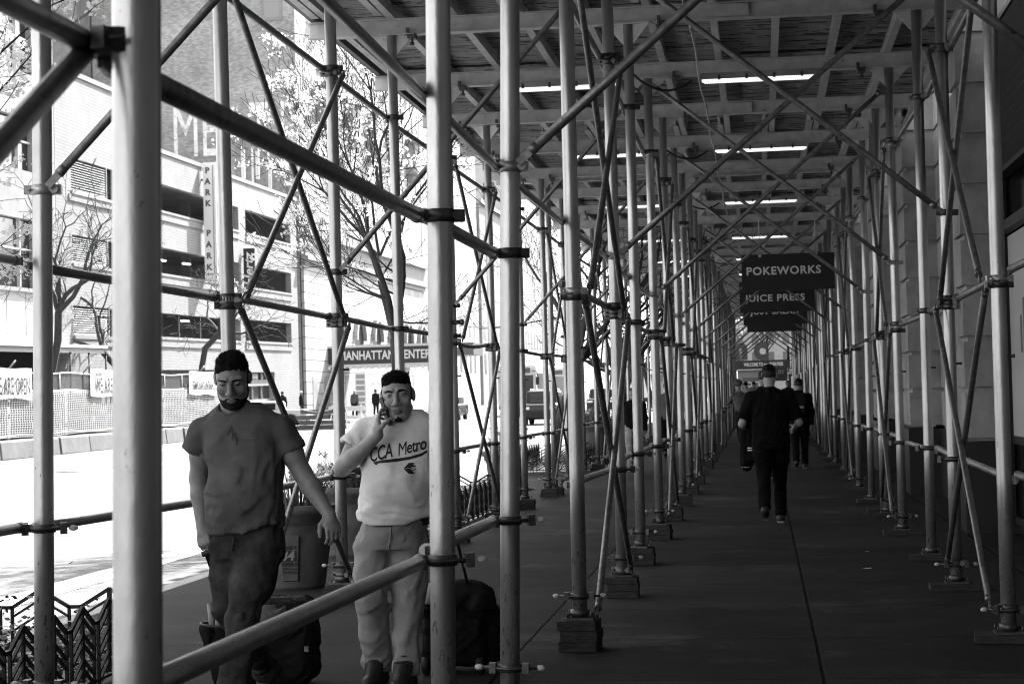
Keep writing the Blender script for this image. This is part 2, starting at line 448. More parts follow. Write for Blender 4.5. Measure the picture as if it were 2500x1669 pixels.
# ------------------------------------------------------------------ world, sun
SUN = Vector((1.0, 3.5, 3.45)).normalized()
wd = bpy.data.worlds.new('World'); SC.world = wd; wd.use_nodes = True
nt = wd.node_tree; bg = nt.nodes['Background']
sk = nt.nodes.new('ShaderNodeTexSky'); sk.sky_type = 'NISHITA'; sk.sun_disc = False
sk.sun_elevation = math.asin(SUN.z); sk.sun_rotation = math.atan2(SUN.x, SUN.y); sk.air_density = 1.6; sk.dust_density = 2.5
bw = nt.nodes.new('ShaderNodeRGBToBW')
nt.links.new(sk.outputs[0], bw.inputs[0]); nt.links.new(bw.outputs[0], bg.inputs['Color']); bg.inputs['Strength'].default_value = 0.11
sl = bpy.data.lights.new('sun', 'SUN'); sl.energy = 3.6; sl.angle = math.radians(0.5)
so = bpy.data.objects.new('sun', sl); COL.objects.link(so); so.location = (20, 60, 80)
so.rotation_euler = (-SUN).to_track_quat('-Z', 'Y').to_euler()

cam = bpy.data.cameras.new('camera'); co = bpy.data.objects.new('camera', cam); COL.objects.link(co)
cam.sensor_width = 36.0; cam.lens = FPX/W0*36.0; cam.clip_end = 1500; cam.clip_start = 0.05
Rm = Matrix((CR, CU, -CF)).transposed(); co.matrix_world = Matrix.Translation(EYE) @ Rm.to_4x4()
cam.dof.use_dof = True; cam.dof.focus_distance = 12.5; cam.dof.aperture_fstop = 9.0
SC.camera = co
SC.view_settings.view_transform = 'Standard'; SC.view_settings.look = 'None'; SC.view_settings.exposure = EXPOSURE; SC.view_settings.gamma = 1.0
SC.render.engine = 'CYCLES'; SC.cycles.use_denoising = True; SC.cycles.denoiser = 'OPENIMAGEDENOISE'; SC.cycles.denoising_input_passes = 'RGB_ALBEDO_NORMAL'; SC.cycles.denoising_prefilter = 'ACCURATE'; SC.cycles.use_adaptive_sampling = False; SC.cycles.max_bounces = 8; SC.cycles.diffuse_bounces = 5
SC.cycles.filter_width = 1.0; SC.cycles.sample_clamp_indirect = 8.0

# ------------------------------------------------------------------ ground sheets
def pave_mat():
    m = bpy.data.materials.new('sidewalk_concrete'); m.use_nodes = True
    nt = m.node_tree; N = nt.nodes; L = nt.links; b = N['Principled BSDF']; b.inputs['Roughness'].default_value = 0.72; b.inputs['Specular IOR Level'].default_value = 0.03
    tc = N.new('ShaderNodeTexCoord'); sp = N.new('ShaderNodeSeparateXYZ'); L.new(tc.outputs['Object'], sp.inputs[0])
    def math_(op, a, bb=None, c=None):
        n = N.new('ShaderNodeMath'); n.operation = op
        for i, q in enumerate((a, bb, c)):
            if q is None: continue
            if isinstance(q, (int, float)): n.inputs[i].default_value = q
            else: L.new(q, n.inputs[i])
        return n.outputs[0]
    wob = N.new('ShaderNodeTexNoise'); wob.inputs['Scale'].default_value = 3; L.new(tc.outputs['Object'], wob.inputs['Vector'])
    wv = math_('MULTIPLY', math_('SUBTRACT', wob.outputs['Fac'], .5), .012)
    def joint(co, off, per, half):
        t = math_('DIVIDE', math_('SUBTRACT', math_('ADD', co, wv), off), per)
        f = math_('ABSOLUTE', math_('SUBTRACT', math_('FRACT', math_('ADD', t, .5)), .5))
        return math_('MULTIPLY', f, per), half
    jx, _ = joint(sp.outputs[0], 0.28, 1.75, .01); jy, _ = joint(sp.outputs[1], 12.29, 1.75, .01)
    def line(d, w): 
        r = N.new('ShaderNodeMapRange'); r.inputs['From Min'].default_value = w*.5; r.inputs['From Max'].default_value = w; L.new(d, r.inputs['Value']); return r.outputs[0]
    lines = math_('MINIMUM', line(jx, .013), line(jy, .008))
    # flags differ a little in tone
    cx = N.new('ShaderNodeCombineXYZ')
    L.new(math_('FLOOR', math_('DIVIDE', math_('SUBTRACT', sp.outputs[0], .28), 1.75)), cx.inputs[0])
    L.new(math_('FLOOR', math_('DIVIDE', math_('SUBTRACT', sp.outputs[1], 12.29), 1.75)), cx.inputs[1])
    wn = N.new('ShaderNodeTexWhiteNoise'); wn.noise_dimensions = '3D'; L.new(cx.outputs[0], wn.inputs['Vector'])
    n1 = N.new('ShaderNodeTexNoise'); n1.inputs['Scale'].default_value = 1.3; n1.inputs['Detail'].default_value = 8; n1.inputs['Roughness'].default_value = .65
    L.new(tc.outputs['Object'], n1.inputs['Vector'])
    n2 = N.new('ShaderNodeTexNoise'); n2.inputs['Scale'].default_value = 70; n2.inputs['Detail'].default_value = 3; L.new(tc.outputs['Object'], n2.inputs['Vector'])
    n3 = N.new('ShaderNodeTexVoronoi'); n3.inputs['Scale'].default_value = 5.0; L.new(tc.outputs['Object'], n3.inputs['Vector'])
    gum = N.new('ShaderNodeMapRange'); gum.inputs['From Min'].default_value = .055; gum.inputs['From Max'].default_value = .075; gum.inputs['To Min'].default_value = .35; gum.inputs['To Max'].default_value = 1; L.new(n3.outputs['Distance'], gum.inputs['Value'])
    big = N.new('ShaderNodeTexNoise'); big.inputs['Scale'].default_value = .55; big.inputs['Detail'].default_value = 9; big.inputs['Roughness'].default_value = .72; L.new(tc.outputs['Object'], big.inputs['Vector'])
    smear = N.new('ShaderNodeMapRange'); smear.inputs['From Min'].default_value = .56; smear.inputs['From Max'].default_value = .70; smear.inputs['To Max'].default_value = .05; L.new(big.outputs['Fac'], smear.inputs['Value'])
    mpS = N.new('ShaderNodeMapping'); mpS.inputs['Scale'].default_value = (1.2, 5.0, 1); L.new(tc.outputs['Object'], mpS.inputs['Vector'])
    scr = N.new('ShaderNodeTexNoise'); scr.inputs['Scale'].default_value = 2.2; scr.inputs['Detail'].default_value = 8; scr.inputs['Roughness'].default_value = .8; L.new(mpS.outputs[0], scr.inputs['Vector'])
    scu = N.new('ShaderNodeMapRange'); scu.inputs['From Min'].default_value = .64; scu.inputs['From Max'].default_value = .72; scu.inputs['To Max'].default_value = .07; L.new(scr.outputs['Fac'], scu.inputs['Value'])
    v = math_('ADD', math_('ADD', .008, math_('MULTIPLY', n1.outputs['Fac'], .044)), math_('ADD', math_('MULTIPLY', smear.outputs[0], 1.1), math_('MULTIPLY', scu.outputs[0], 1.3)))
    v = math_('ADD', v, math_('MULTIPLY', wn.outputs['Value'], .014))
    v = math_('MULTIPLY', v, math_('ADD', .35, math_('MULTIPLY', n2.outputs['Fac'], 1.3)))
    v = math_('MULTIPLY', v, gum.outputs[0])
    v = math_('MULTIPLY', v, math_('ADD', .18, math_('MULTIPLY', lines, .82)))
    L.new(v, b.inputs['Base Color'])
    bp = N.new('ShaderNodeBump'); bp.inputs['Strength'].default_value = .6; bp.inputs['Distance'].default_value = .012
    L.new(math_('ADD', math_('MULTIPLY', lines, 1.6), math_('MULTIPLY', n2.outputs['Fac'], .18)), bp.inputs['Height']); L.new(bp.outputs[0], b.inputs['Normal'])
    return m
M['pave'] = pave_mat()
M['asphalt'] = mat('asphalt', 0.115, 0.85, var=0.30, scale=2.2, bump=0.7, bscale=160, spots=[(0.05, 55, 0.66), (.09, 1.4, .60)])
M['marking'] = mat('road_paint', 0.45, 0.7, var=0.2, scale=14, spots=(0.2, 20, 0.68))
M['kerbstone'] = mat('kerb_stone', 0.30, 0.75, var=0.2, scale=6, bump=.2, bscale=60)
M['gutter'] = mat('gutter_concrete', 0.20, 0.8, var=0.15, scale=3, bump=.3, bscale=100)
def strip(name, x0, x1, y0, y1, dz, m, kind='structure', step=10.0, parent=None):
    """a sheet that follows the ground's slight rise"""
    ys = [y0]
    while ys[-1] < y1: ys.append(min(y1, ys[-1]+step))
    mb = MB(); vs = []
    for y in ys: vs += [(x0, y, ground(y)+dz), (x1, y, ground(y)+dz)]
    mb.add(vs, [(2*i, 2*i+1, 2*i+3, 2*i+2) for i in range(len(ys)-1)])
    o = mb.build(name, m, parent); 
    if kind: o['kind'] = kind
    return o
RZ = -0.15
# far terrain so that the ground reaches the horizon
g = MB(); g.add([(-900,-200,-.6),(900,-200,-.6),(900,1400,-.6),(-900,1400,-.6)], [(0,1,2,3)]); o = g.build('ground', M['asphalt']); o['kind'] = 'structure'
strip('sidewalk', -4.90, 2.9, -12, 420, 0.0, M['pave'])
strip('road', -24.6, -5.04, -12, 420, RZ, M['asphalt'])
def kerb(name, x0, x1, m):
    mb = MB(); y = -12.0
    while y < 300:
        z = ground(y+1.5); mb.box(x0, x1, y+.004, y+3.0-.004, z-.5, z+.004); y += 3.0
    o = mb.build(name, m, bevel=.012); o['kind'] = 'structure'; return o
kerb('kerb', -5.06, -4.90, M['kerbstone'])
strip('gutter', -6.45, -5.06, -12, 300, RZ+.004, M['asphalt'])
strip('lane_line', -6.75, -6.30, -12, 300, RZ+.008, M['marking'])
for nm, xa in (('double_line', -16.15), ('double_line', -16.45), ('lane_marking', -11.4), ('lane_marking', -20.7)):
    if nm == 'double_line': strip(nm, xa-.06, xa+.06, -12, 300, RZ+.006, M['marking'])
    else:
        mb = MB(); y = 20.0
        while y < 260:
            mb.add([(xa-.06,y,ground(y)+RZ+.006),(xa+.06,y,ground(y)+RZ+.006),(xa+.06,y+3,ground(y+3)+RZ+.006),(xa-.06,y+3,ground(y+3)+RZ+.006)], [(0,1,2,3)]); y += 9
        mb.build(nm, M['marking'])['kind'] = 'structure'
strip('far_sidewalk', -29.5, -24.75, -12, 420, 0.0, M['gutter'])
kerb('far_kerb', -24.76, -24.6, M['kerbstone'])
# manhole cover in the carriageway
mh = empty('manhole_cover', onz(178, 1151, ground(47)+RZ+.006), label='round iron manhole cover sunk in the sunlit carriageway', cat='manhole cover')
mb = MB(); mb.lathe([(.02,.012),(.30,.012),(.33,.004)], 28); mb.build('cover_plate', M['clamp'], mh)
mb = MB(); mb.lathe([(.345,.0),(.345,.010),(.42,.010),(.43,.0)], 28); mb.build('frame_ring', M['black'], mh)
# ------------------------------------------------------------------ the sidewalk shed: posts, tubes, beams, deck
FY = [8.85, 11.8, 14.9, 17.75, 20.85, 23.85, 26.85, 29.95] + [29.95+3.05*k for k in range(1, 20)]
ROWX = {'A': -3.22, 'B': -1.10, 'C': 1.41}
ROWN = {'A': 'kerbside', 'B': 'middle', 'C': 'building-side'}
PR = 0.0445; BEAMZ = 4.82
def post_parts(h, gusset=True):
    """mesh data of one post, its foot at z=0"""
    mb = MB(); mb.tube([(0,0,.0),(0,0,.9),(0,0,1.9),(0,0,2.9),(0,0,h)], PR, 20)
    shaft = mb.mesh('post_shaft', M['silver'])
    mb = MB(); mb.box(-.085,.085,-.085,.085,-.004,.010); mb.lathe([(.058,.010),(.058,.05),(PR+.001,.058)], 18)
    for (x, y) in ((.07,.07),(-.07,.07),(.07,-.07),(-.07,-.07)): mb.tube([(x,y,.008),(x*1.02,y*1.05,.045)], .006, 6)
    plate = mb.mesh('base_plate', M['clamp'])
    mb = MB()
    for sx in (-1, 1): mb.prism([(sx*PR*.9, h-.19),(sx*.20, h-.006),(sx*PR*.9, h-.006)], -.005, .005, 'XZ')
    mb.box(-.22,.22,-.06,.06,h-.008,h-.001)
    head = mb.mesh('head_plate', M['beam'])
    mb = MB(); mb.lathe([(PR+.002,.115),(PR+.011,.118),(PR+.011,.150),(PR+.002,.153)], 16)
    mb.tube([(-.13,.0,.135),(.0,-.062,.135),(.13,-.0,.135)], .008, 6); mb.cbox((-.075,-.02,.135),(.03,.05,.045)); mb.cbox((.075,-.02,.135),(.03,.05,.045))
    coll = mb.mesh('foot_clamp', M['clamp'])
    mb = MB()
    caps = []
    for x in (-.14, .14): mb = MB(); mb.sphere((x,0,.135), .014, 10, 7, (1.5,1,1)); caps.append(mb.mesh('bolt_cap', M['cap']))
    mb = MB(); mb.tube([(PR*.8,0,1.62),(PR+.036,0,1.62)], .008, 8); mb.tube([(PR+.028,0,1.62),(PR+.038,0,1.62)], .013, 6)
    bolt = mb.mesh('locking_bolt', M['clamp'])
    return shaft, plate, head, coll, caps, bolt
BLK = {'A': .13, 'B': .15, 'C': .05}
PROTO = {k: post_parts(BEAMZ-BLK[k]-.002) for k in 'ABC'}
def block_mesh(h, w, d, layers):
    mb = MB()
    for i in range(layers):
        z0 = h*i/layers; z1 = h*(i+1)/layers; o = (0, .012, -.008)[i % 3]
        mb.box(-w/2+o, w/2+o*.4, -d/2-o*.6, d/2+o, z0+.001, z1-.002)
    me = mb.mesh('timber_block', M['timber']); return me
BM = {'A': block_mesh(.13,.25,.24,2), 'B': block_mesh(.15,.235,.24,3), 'B1': block_mesh(.18,.225,.24,3), 'C': block_mesh(.05,.40,.25,1)}
POSTS = {}; TILT = {}; ZB = {}
def post(row, n, x, y, tilt=(0.0, 0.0), h0=None, clamp=True, bigblock=False):
    far = y > 46
    bz = ground(y); bh = BLK[row] if not bigblock else .18
    sh, pl, hd, cl, cp, bt = PROTO[row]
    o = link('scaffold_post', sh); o.location = (x, y, bz+bh+.005); o.rotation_euler = (tilt[1], tilt[0], (n*1.7) % .5-.25 if n > 4 else 0)
    if y > 30 or bigblock: o.scale = (1, 1, (BEAMZ-.002-bz-bh-.005)/(BEAMZ-.002-BLK[row]))
    if n < 12: lab = f'silver steel pipe post, {ORD[n]} from the camera in the {ROWN[row]} row'
    else: lab = f'small distant silver pipe post far down the {ROWN[row]} row'
    tag(o, lab, 'scaffold post', f'pipe posts of the {ROWN[row]} row')
    if not far:
        link('base_plate', pl, o); link('head_plate', hd, o)
        if clamp: c = link('foot_clamp', cl, o); link('bolt_cap', cp[0], c); link('bolt_cap', cp[1], c)
        if (row, n) not in (('B',0),('A',0),('B',2)): link('locking_bolt', bt, o)
    else: link('head_plate', hd, o)
    b = link('timber_block', BM['B1' if bigblock else row]); b.location = (x, y, bz+.001); b.rotation_euler = (0,0,rnd.uniform(-.09,.09))
    if n < 12: lab = f'dark timber block under the {ORD[n]} post of the {ROWN[row]} row'
    else: lab = f'small distant timber block under a far post of the {ROWN[row]} row'
    tag(b, lab, 'timber block', f'timber blocks of the {ROWN[row]} row')
    POSTS[(row, n)] = Vector((x, y, 0)); TILT[(row, n)] = math.tan(tilt[0]); ZB[(row, n)] = bz+bh
def post_from_picture(row, n, y, top, bot, **kw):
    a = ony(*top, y); b = ony(*bot, y); dx = (a.x-b.x)/(a.z-b.z); bh = .18 if kw.get('bigblock') else BLK[row]
    post(row, n, b.x+dx*(bh-b.z), y, (math.atan(dx), 0), **kw)
post_from_picture('B', 0, 3.5, (333,0), (337,1669))
post_from_picture('B', 1, 6.93, (1069,0), (1083,1669))
post_from_picture('B', 2, 8.95, (1245,0), (1245,1600))
post_from_picture('A', 0, 8.68, (101,0), (109,1669))
post_from_picture('A', 1, 11.6, (536,0), (558,850))
post_from_picture('A', 2, 14.9, (805,0), (837,1421))
post_from_picture('B', 3, 11.85, (1382,0), (1416,1500), bigblock=True)
post_from_picture('B', 4, 14.95, (1482,0), (1520,1400))
post_from_picture('C', 0, 12.0, (2415,0), (2463,1524))
post_from_picture('C', 1, 15.1, (2295,0), (2336,1421))
for i, y in enumerate(FY):
    jit = lambda s: rnd.uniform(-s, s)
    if i >= 3: post('A', i, ROWX['A']+jit(.02), y+jit(.03), (jit(.003), jit(.002)), clamp=(i % 3 != 2))
    if i >= 3: post('B', i+2, ROWX['B']+jit(.012), y+jit(.03), (jit(.003), jit(.002)), clamp=(i % 3 != 2))
    if i >= 3: post('C', i-1, ROWX['C']+jit(.02), y+jit(.03), (jit(.003), jit(.002)), clamp=(i % 3 == 1))
# doubled posts where two sections of the shed meet
for k, (row, x, y) in enumerate((('A', -3.2, 30.55), ('B', -1.12, 30.6), ('C', 1.43, 24.6), ('C', 1.42, 30.6))):
    o = link('scaffold_post', PROTO[row][0]); o.location = (x, y, ground(y)+BLK[row]); tag(o, ['silver pipe post doubling the eighth frame on the kerbside row', 'silver pipe post doubling the eighth frame on the middle row', 'silver pipe post doubling the sixth frame on the building-side row', 'silver pipe post doubling the eighth frame on the building-side row'][k], 'scaffold post', f'pipe posts of the {ROWN[row]} row')
    link('head_plate', PROTO[row][2], o)
    b = link('timber_block', BM[row]); b.location = (x, y+.02, ground(y)+.001); tag(b, ['dark timber block under the doubled kerbside post', 'dark timber block under the doubled middle post', 'thin plank under the doubled sixth building-side post', 'thin plank under the doubled eighth building-side post'][k], 'timber block', f'timber blocks of the {ROWN[row]} row')

# ---- tubes with flattened ends and swivel clamps
def clamp_mesh(bright):
    """band clamp about a post standing at the origin, its bolt towards -Y"""
    mb = MB(); mb.lathe([(PR+.001,-.024),(PR+.010,-.022),(PR+.010,.022),(PR+.001,.024)], 18)
    mb.cbox((.065,-.012,0),(.042,.03,.044)); mb.cbox((-.062,-.012,0),(.034,.028,.040))
    mb.tube([(.055,-.035,0),(.055,.045,0)], .009, 8); mb.tube([(.055,-.034,0),(.055,-.048,0)], .021, 6)
    mb.tube([(-.058,.03,0),(-.058,-.055,0)], .007, 6)
    return mb.mesh('clamp', M['clampbright'] if bright else M['clamp'])
CLB, CLD = clamp_mesh(True), clamp_mesh(False)
mb = MB(); mb.tube([(-.10,-.052,0),(.10,-.052,0)], .009, 8); mb.cbox((-.085,-.048,0),(.03,.045,.05)); mb.cbox((.085,-.048,0),(.03,.045,.05)); mb.lathe([(PR+.001,-.02),(PR+.009,-.018),(PR+.009,.018),(PR+.001,.02)], 18)
CLR = mb.mesh('clamp', M['clamp'])
mb = MB(); mb.sphere((.128,-.052,0), .013, 10, 7, (1.6,1,1)); CAPR = mb.mesh('bolt_cap', M['cap'])
def tube_thing(name, a, b, label, cat, group, r=.0235, m=None, ends=True, clamps=(), n=12, sag=0.0):
    a = Vector(a); b = Vector(b); c = (a+b)/2; d = (b-a); L = d.length; d = d/L; mb = MB(); N = 6
    e = .07 if ends else 0.0
    pts = []
    for i in range(N+1):
        t = i/N; p = a+d*e + (b-a-2*d*e)*t; p = p + Vector((0,0,-sag*4*t*(1-t))); pts.append(p-c)
    mb.tube(pts, r, n)
    if ends:
        for (p, s) in ((a, 1), (b, -1)):
            q = p + d*s*.07; u = Vector((0,0,1)) if abs(d.z) < .8 else Vector((1,0,0))
            mb.bar(p-c-d*s*.015, q-c+d*s*.02, .011, r*1.55, up=u)
            mb.tube([q-c-d*s*.01, q-c+d*s*.035], [r*1.12, r*1.02], n)
    o = mb.build(name, m or M['brace']); o.location = c
    tag(o, label, cat, group)
    for (p, kind, rz) in clamps:
        k = link('clamp', {'b': CLB, 'd': CLD, 'r': CLR}[kind], o); k.location = Vector(p)-c; k.rotation_euler = (0,0,rz)
        if kind == 'r': link('bolt_cap', CAPR, k)
    return o
def pp(row, n, z=0.0):
    p = POSTS[(row, n)]; return Vector((p.x+TILT[(row, n)]*max(0, z-ZB[(row, n)]), p.y, z))
LEV = {'low': (.96, 'waist-high guard rail'), 'mid': (2.16, 'overhead rail tube'), 'top': (4.06, 'upper rail tube just below the deck')}
SIDE = {'A': -.068, 'B': -.068, 'C': .068}
SMOOTHRAIL = mat('galvanised_rail', 0.36, 0.36, 0.6, var=0.3, scale=12, bump=.12, bscale=100, spots=[(0.10, 12, 0.64)], stretch=(4,1,4))
def rails(row, n0, n1):
    for n in range(n0, n1):
        if (row, n) not in POSTS or (row, n+1) not in POSTS: continue
        if (row, n) == ('B', 2): continue
        for lv, (z, nm) in LEV.items():
            a, b = pp(row, n), pp(row, n+1); z0 = z+ground(a.y)*.6+rnd.uniform(-.02,.02); z1 = z+ground(b.y)*.6+rnd.uniform(-.02,.02)
            if lv == 'low' and ((n*7+ord(row)) % 5 == 0) and n > 6: continue
            a = pp(row, n, z0)+Vector((SIDE[row],.012,0)); b = pp(row, n+1, z1)+Vector((SIDE[row],-.012,0))
            if n < 9: lab = f'{nm} between {ORD[n]} and {ORD[n+1]} {ROWN[row]} posts'
            else: lab = f'small distant {nm} far down the {ROWN[row]} row'
            cl = []
            if b.y < 40: cl = [(pp(row, n+1, z1), 'r' if lv == 'low' else 'd', 0.4 if row != 'C' else -.4)] + ([(pp(row, n, z0), 'r', .4)] if lv == 'low' and n == 0 and row == 'A' else [])
            tube_thing('rail_tube', a, b, lab, 'rail tube', f'{nm}s of the {ROWN[row]} row', r=.026 if row == 'B' and n < 3 else .0235, m=SMOOTHRAIL if lv == 'low' else M['brace'], clamps=cl, sag=.05 if (row == 'A' and n == 4 and lv == 'mid') else 0, n=14 if a.y < 20 else 8)
rails('A', 0, 22); rails('B', 0, 24); rails('C', 0, 21)
# rails that run on past the camera
pB0 = pp('B', 0); pA0 = pp('A', 0); pC0 = pp('C', 0)
tube_thing('rail_tube', pB0+Vector((-.056,-.005,2.17)), pB0+Vector((-.056,-3.2,2.17)), 'dark blurred overhead rail tube leaving the first middle post at the top of the picture', 'rail tube', None, r=.022, ends=False)
tube_thing('diagonal_brace', pB0+Vector((-.056,.0,2.16)), pB0+Vector((-.070,-3.95,.02)), 'thick blurred dark diagonal brace coming down from the first middle post', 'diagonal brace', None, r=.022, ends=False, clamps=[(pB0+Vector((0,0,2.165)), 'd', 1.3)])
tube_thing('rail_tube', pB0+Vector((-.068,-.055,.96)), pB0+Vector((-.068,-3.2,.96)), 'waist-high guard rail running back from the first middle post', 'rail tube', None)
for z, nm in ((.98,'waist-high'), (2.18,'overhead')):
    tube_thing('rail_tube', pA0+Vector((-.068,-.012,z)), pA0+Vector((-.068,-3.0,z+.01)), f'{nm} dark rail tube coming in to the first kerbside post', 'rail tube', None, m=M['brace'])
    tube_thing('rail_tube', pC0+Vector((.068,-.055,z)), pC0+Vector((.068,-3.0,z)), f'{nm} rail tube running back from the first building-side post', 'rail tube', None)
# long pair of tubes at head height along the middle row
for q, dx in ((0, -.060), (1, -.097)):
    for n in range(0, 16):
        if ('B', n+1) not in POSTS: continue
        zc = lambda y_: 2.55+.03*q+.018*max(0, 9-y_); a, b = pp('B', n), pp('B', n+1); a = pp('B', n, zc(a.y)); b = pp('B', n+1, zc(b.y))
        nm = 'inner' if q == 0 else 'outer'
        lab = f'{nm} tube of the head-height pair between the {ORD[n]} and {ORD[n+1]} middle posts' if n < 9 else f'small distant {nm} tube of the head-height pair on the middle row'
        tube_thing('bracing_tube', a+Vector((dx,0,0)), b+Vector((dx,0,0)), lab, 'rail tube', 'head-height tubes of the middle row', r=.0165, ends=False, m=SMOOTHRAIL, n=10)
# crossed braces lengthwise in every third bay
def xbrace(row, n, tag_, far=False):
    a, b = pp(row, n), pp(row, n+1); s = SIDE[row]*-1.0
    for (z0, z1, pn) in ((2.13, 4.02, 'upper'), (.20, 2.10, 'lower')):
        for (u, v, dn, dx) in ((z1, z0, 'falling', s), (z0, z1, 'rising', s*1.5)):
            lab = f'{pn} {dn} cross brace in the {tag_} braced bay of the {ROWN[row]} row' if not far else f'small distant {pn} cross brace far down the {ROWN[row]} row'
            A_ = pp(row, n, u)+Vector((dx,.02,0)); B_ = pp(row, n+1, v)+Vector((dx,-.02,0))
            cl = [(pp(row, n, u), 'b' if pn == 'upper' else 'd', .3), (pp(row, n+1, v), 'd', -.3)] if a.y < 32 else []
            tube_thing('diagonal_brace', A_, B_, lab, 'diagonal brace', f'crossed braces of the {ROWN[row]} row', r=.021, clamps=cl, n=12 if a.y < 26 else 7)
for k, i in enumerate(range(1, 24, 3)):
    for row, off in (('A', 0), ('B', 2), ('C', -1)):
        if (row, i+off+1) in POSTS: xbrace(row, i+off, ORD[k], k > 5)
# braces across the shed in every second frame
for k, i in enumerate(range(0, 26, 2)):
    y = FY[i]; far = k > 7; nm = ORD[min(k, 11)]
    A_ = POSTS.get(('A', i)); B_ = POSTS.get(('B', i+2)); C_ = POSTS.get(('C', i-1)) or Vector((1.41, y, 0))
    g_ = ground(y)*.5
    at_ = lambda q, m_, z_: pp(q, m_, z_) if (q, m_) in POSTS else Vector((1.41, y, z_))
    PA = lambda z_: at_('A', i, z_); PB = lambda z_: at_('B', i+2, z_); PC = lambda z_: at_('C', i-1, z_)
    lab = lambda s: f'{s} in the {nm} braced frame across the shed' if not far else f'small distant {s} across the far end of the shed'
    if A_ and B_:
        tube_thing('cross_brace', PA(2.52+g_)+Vector((.055,-.055,0)), PB(4.74)+Vector((-.05,-.055,0)), lab('tube rising from kerbside to middle post'), 'cross brace', 'tubes across the kerbside aisle', r=.021, clamps=[(PA(2.50+g_), 'd' if k != 0 else 'b', .25)] if y < 34 else [], n=12 if y < 30 else 7)
    if B_:
        tube_thing('cross_brace', PB(2.57+g_)+Vector((.055,-.06,0)), PC(4.60)+Vector((-.05,-.06,0)), lab('tube rising from middle to building-side post'), 'cross brace', 'tubes across the walkway', r=.0225, clamps=[(PB(2.55+g_), 'b', .1)] if y < 34 else [], n=12 if y < 30 else 7)
        tube_thing('cross_brace', PB(4.74)+Vector((.05,-.115,0)), PC(2.80+g_)+Vector((-.04,-.115,0)), lab('tube falling from middle to building-side post'), 'cross brace', 'tubes across the walkway', r=.0225, clamps=[(PC(2.80+g_), 'd' if k == 1 else 'b', .1)] if 10 < y < 34 else [], n=12 if y < 30 else 7)

# ---- cross beams
def ibeam(mb, x0, x1, y, z0, h=.15, w=.105, t=.012):
    mb.box(x0, x1, y-w/2, y+w/2, z0, z0+t); mb.box(x0, x1, y-w/2, y+w/2, z0+h-t, z0+h); mb.box(x0, x1, y-.007, y+.007, z0+t, z0+h-t)
mb = MB(); ibeam(mb, -2.98, 2.98, 0, 0); BEAM = mb.mesh('cross_beam', M['beam'])
mb = MB()
mb.cbox((0,-.02,-.02),(.07,.13,.05)); mb.cbox((-.035,-.055,.02),(.03,.03,.07)); mb.tube([(.0,-.03,-.01),(.0,-.03,-.10)], .012, 8); mb.tube([(.0,-.03,-.075),(.0,-.03,-.10)], .022, 6)
CLIP = mb.mesh('beam_clip', M['clamp'])
mb = MB(); mb.box(-.16,.16,-.0605,-.0585,.02,.13); SPL = mb.mesh('splice_plate', M['beam'])
def beam(y, lab, g, near):
    o = link('cross_beam', BEAM); o.location = (-1.02, y, BEAMZ); tag(o, lab, 'steel beam', g)
    if near:
        for x in (-3.05+1.02, -.78+1.02, 1.12+1.02, -3.5+1.02):
            c = link('beam_clip', CLIP, o); c.location = (x, -.005, 0)
        s = link('splice_plate', SPL, o); s.location = (.84, 0, 0)
for i, y in enumerate(FY):
    near = y < 37
    beam(y-.0, f'painted steel beam across the {ORD[i]} frame of the shed' if i < 12 else 'small distant steel beam across a far frame of the shed', 'cross beams under the deck', near)
beam(30.6, 'second steel beam doubled against the eighth frame', 'cross beams under the deck', False)
# ---- joists along the shed, laid on the beams
mb = MB(); ibeam(mb, -5.05, 5.05, 0, 0, .11, .07, .01); JO = mb.mesh('joist', M['beam'])
JX = [-3.86+.578*k for k in range(11)]
for ix, x in enumerate(JX):
    for iy in range(9):
        o = link('joist', JO); o.rotation_euler = (0,0,pi/2); y0 = 12.5+9.2*iy
        o.location = (x+(.045 if iy % 2 else -.045), y0, BEAMZ+.152)
        lab = f'{ORD[ix]} joist from the kerb edge lying on the {ORD[iy]} run of beams' if iy < 4 else 'small distant joist under the far part of the deck'
        tag(o, lab, 'joist', 'joists under the deck')
# ---- corrugated decking in sheets
def deck_sheet(x0, x1, y0, y1, z, m):
    mb = MB(); p = .076; prof = [(0,0),(.022,0),(.030,.022),(.060,.022),(.068,0)]; pts = []; y = y0
    while y < y1:
        for (a, b) in prof:
            if y+a < y1: pts.append((y+a, b))
        y += p
    vs = []
    for (y, b) in pts: vs += [(x0, y, z+b), (x1, y, z+b)]
    return mb.add(vs, [(2*i, 2*i+2, 2*i+3, 2*i+1) for i in range(len(pts)-1)])
WIDE = [(-3.99,-2.02),(-2.03,-.12),(-.13,1.98)]
for iy in range(11):
    for ix, (xa, xb) in enumerate(WIDE):
        y0 = 6.0+7.6*iy
        mb = deck_sheet(xa, xb, y0, y0+7.62, BEAMZ+.262+.025*((ix+iy) % 2)+(.012 if ix == 1 else 0), M['deck'])
        o = mb.build('deck_sheet', M['deck'], fixn=False)
        nm = ('kerbside', 'middle', 'building-side')[ix]
        tag(o, f'corrugated deck sheet over the {nm} strip, {ORD[iy]} along the shed' if iy < 5 else f'small distant corrugated deck sheet over the {nm} strip', 'deck sheet', 'corrugated sheets of the deck')
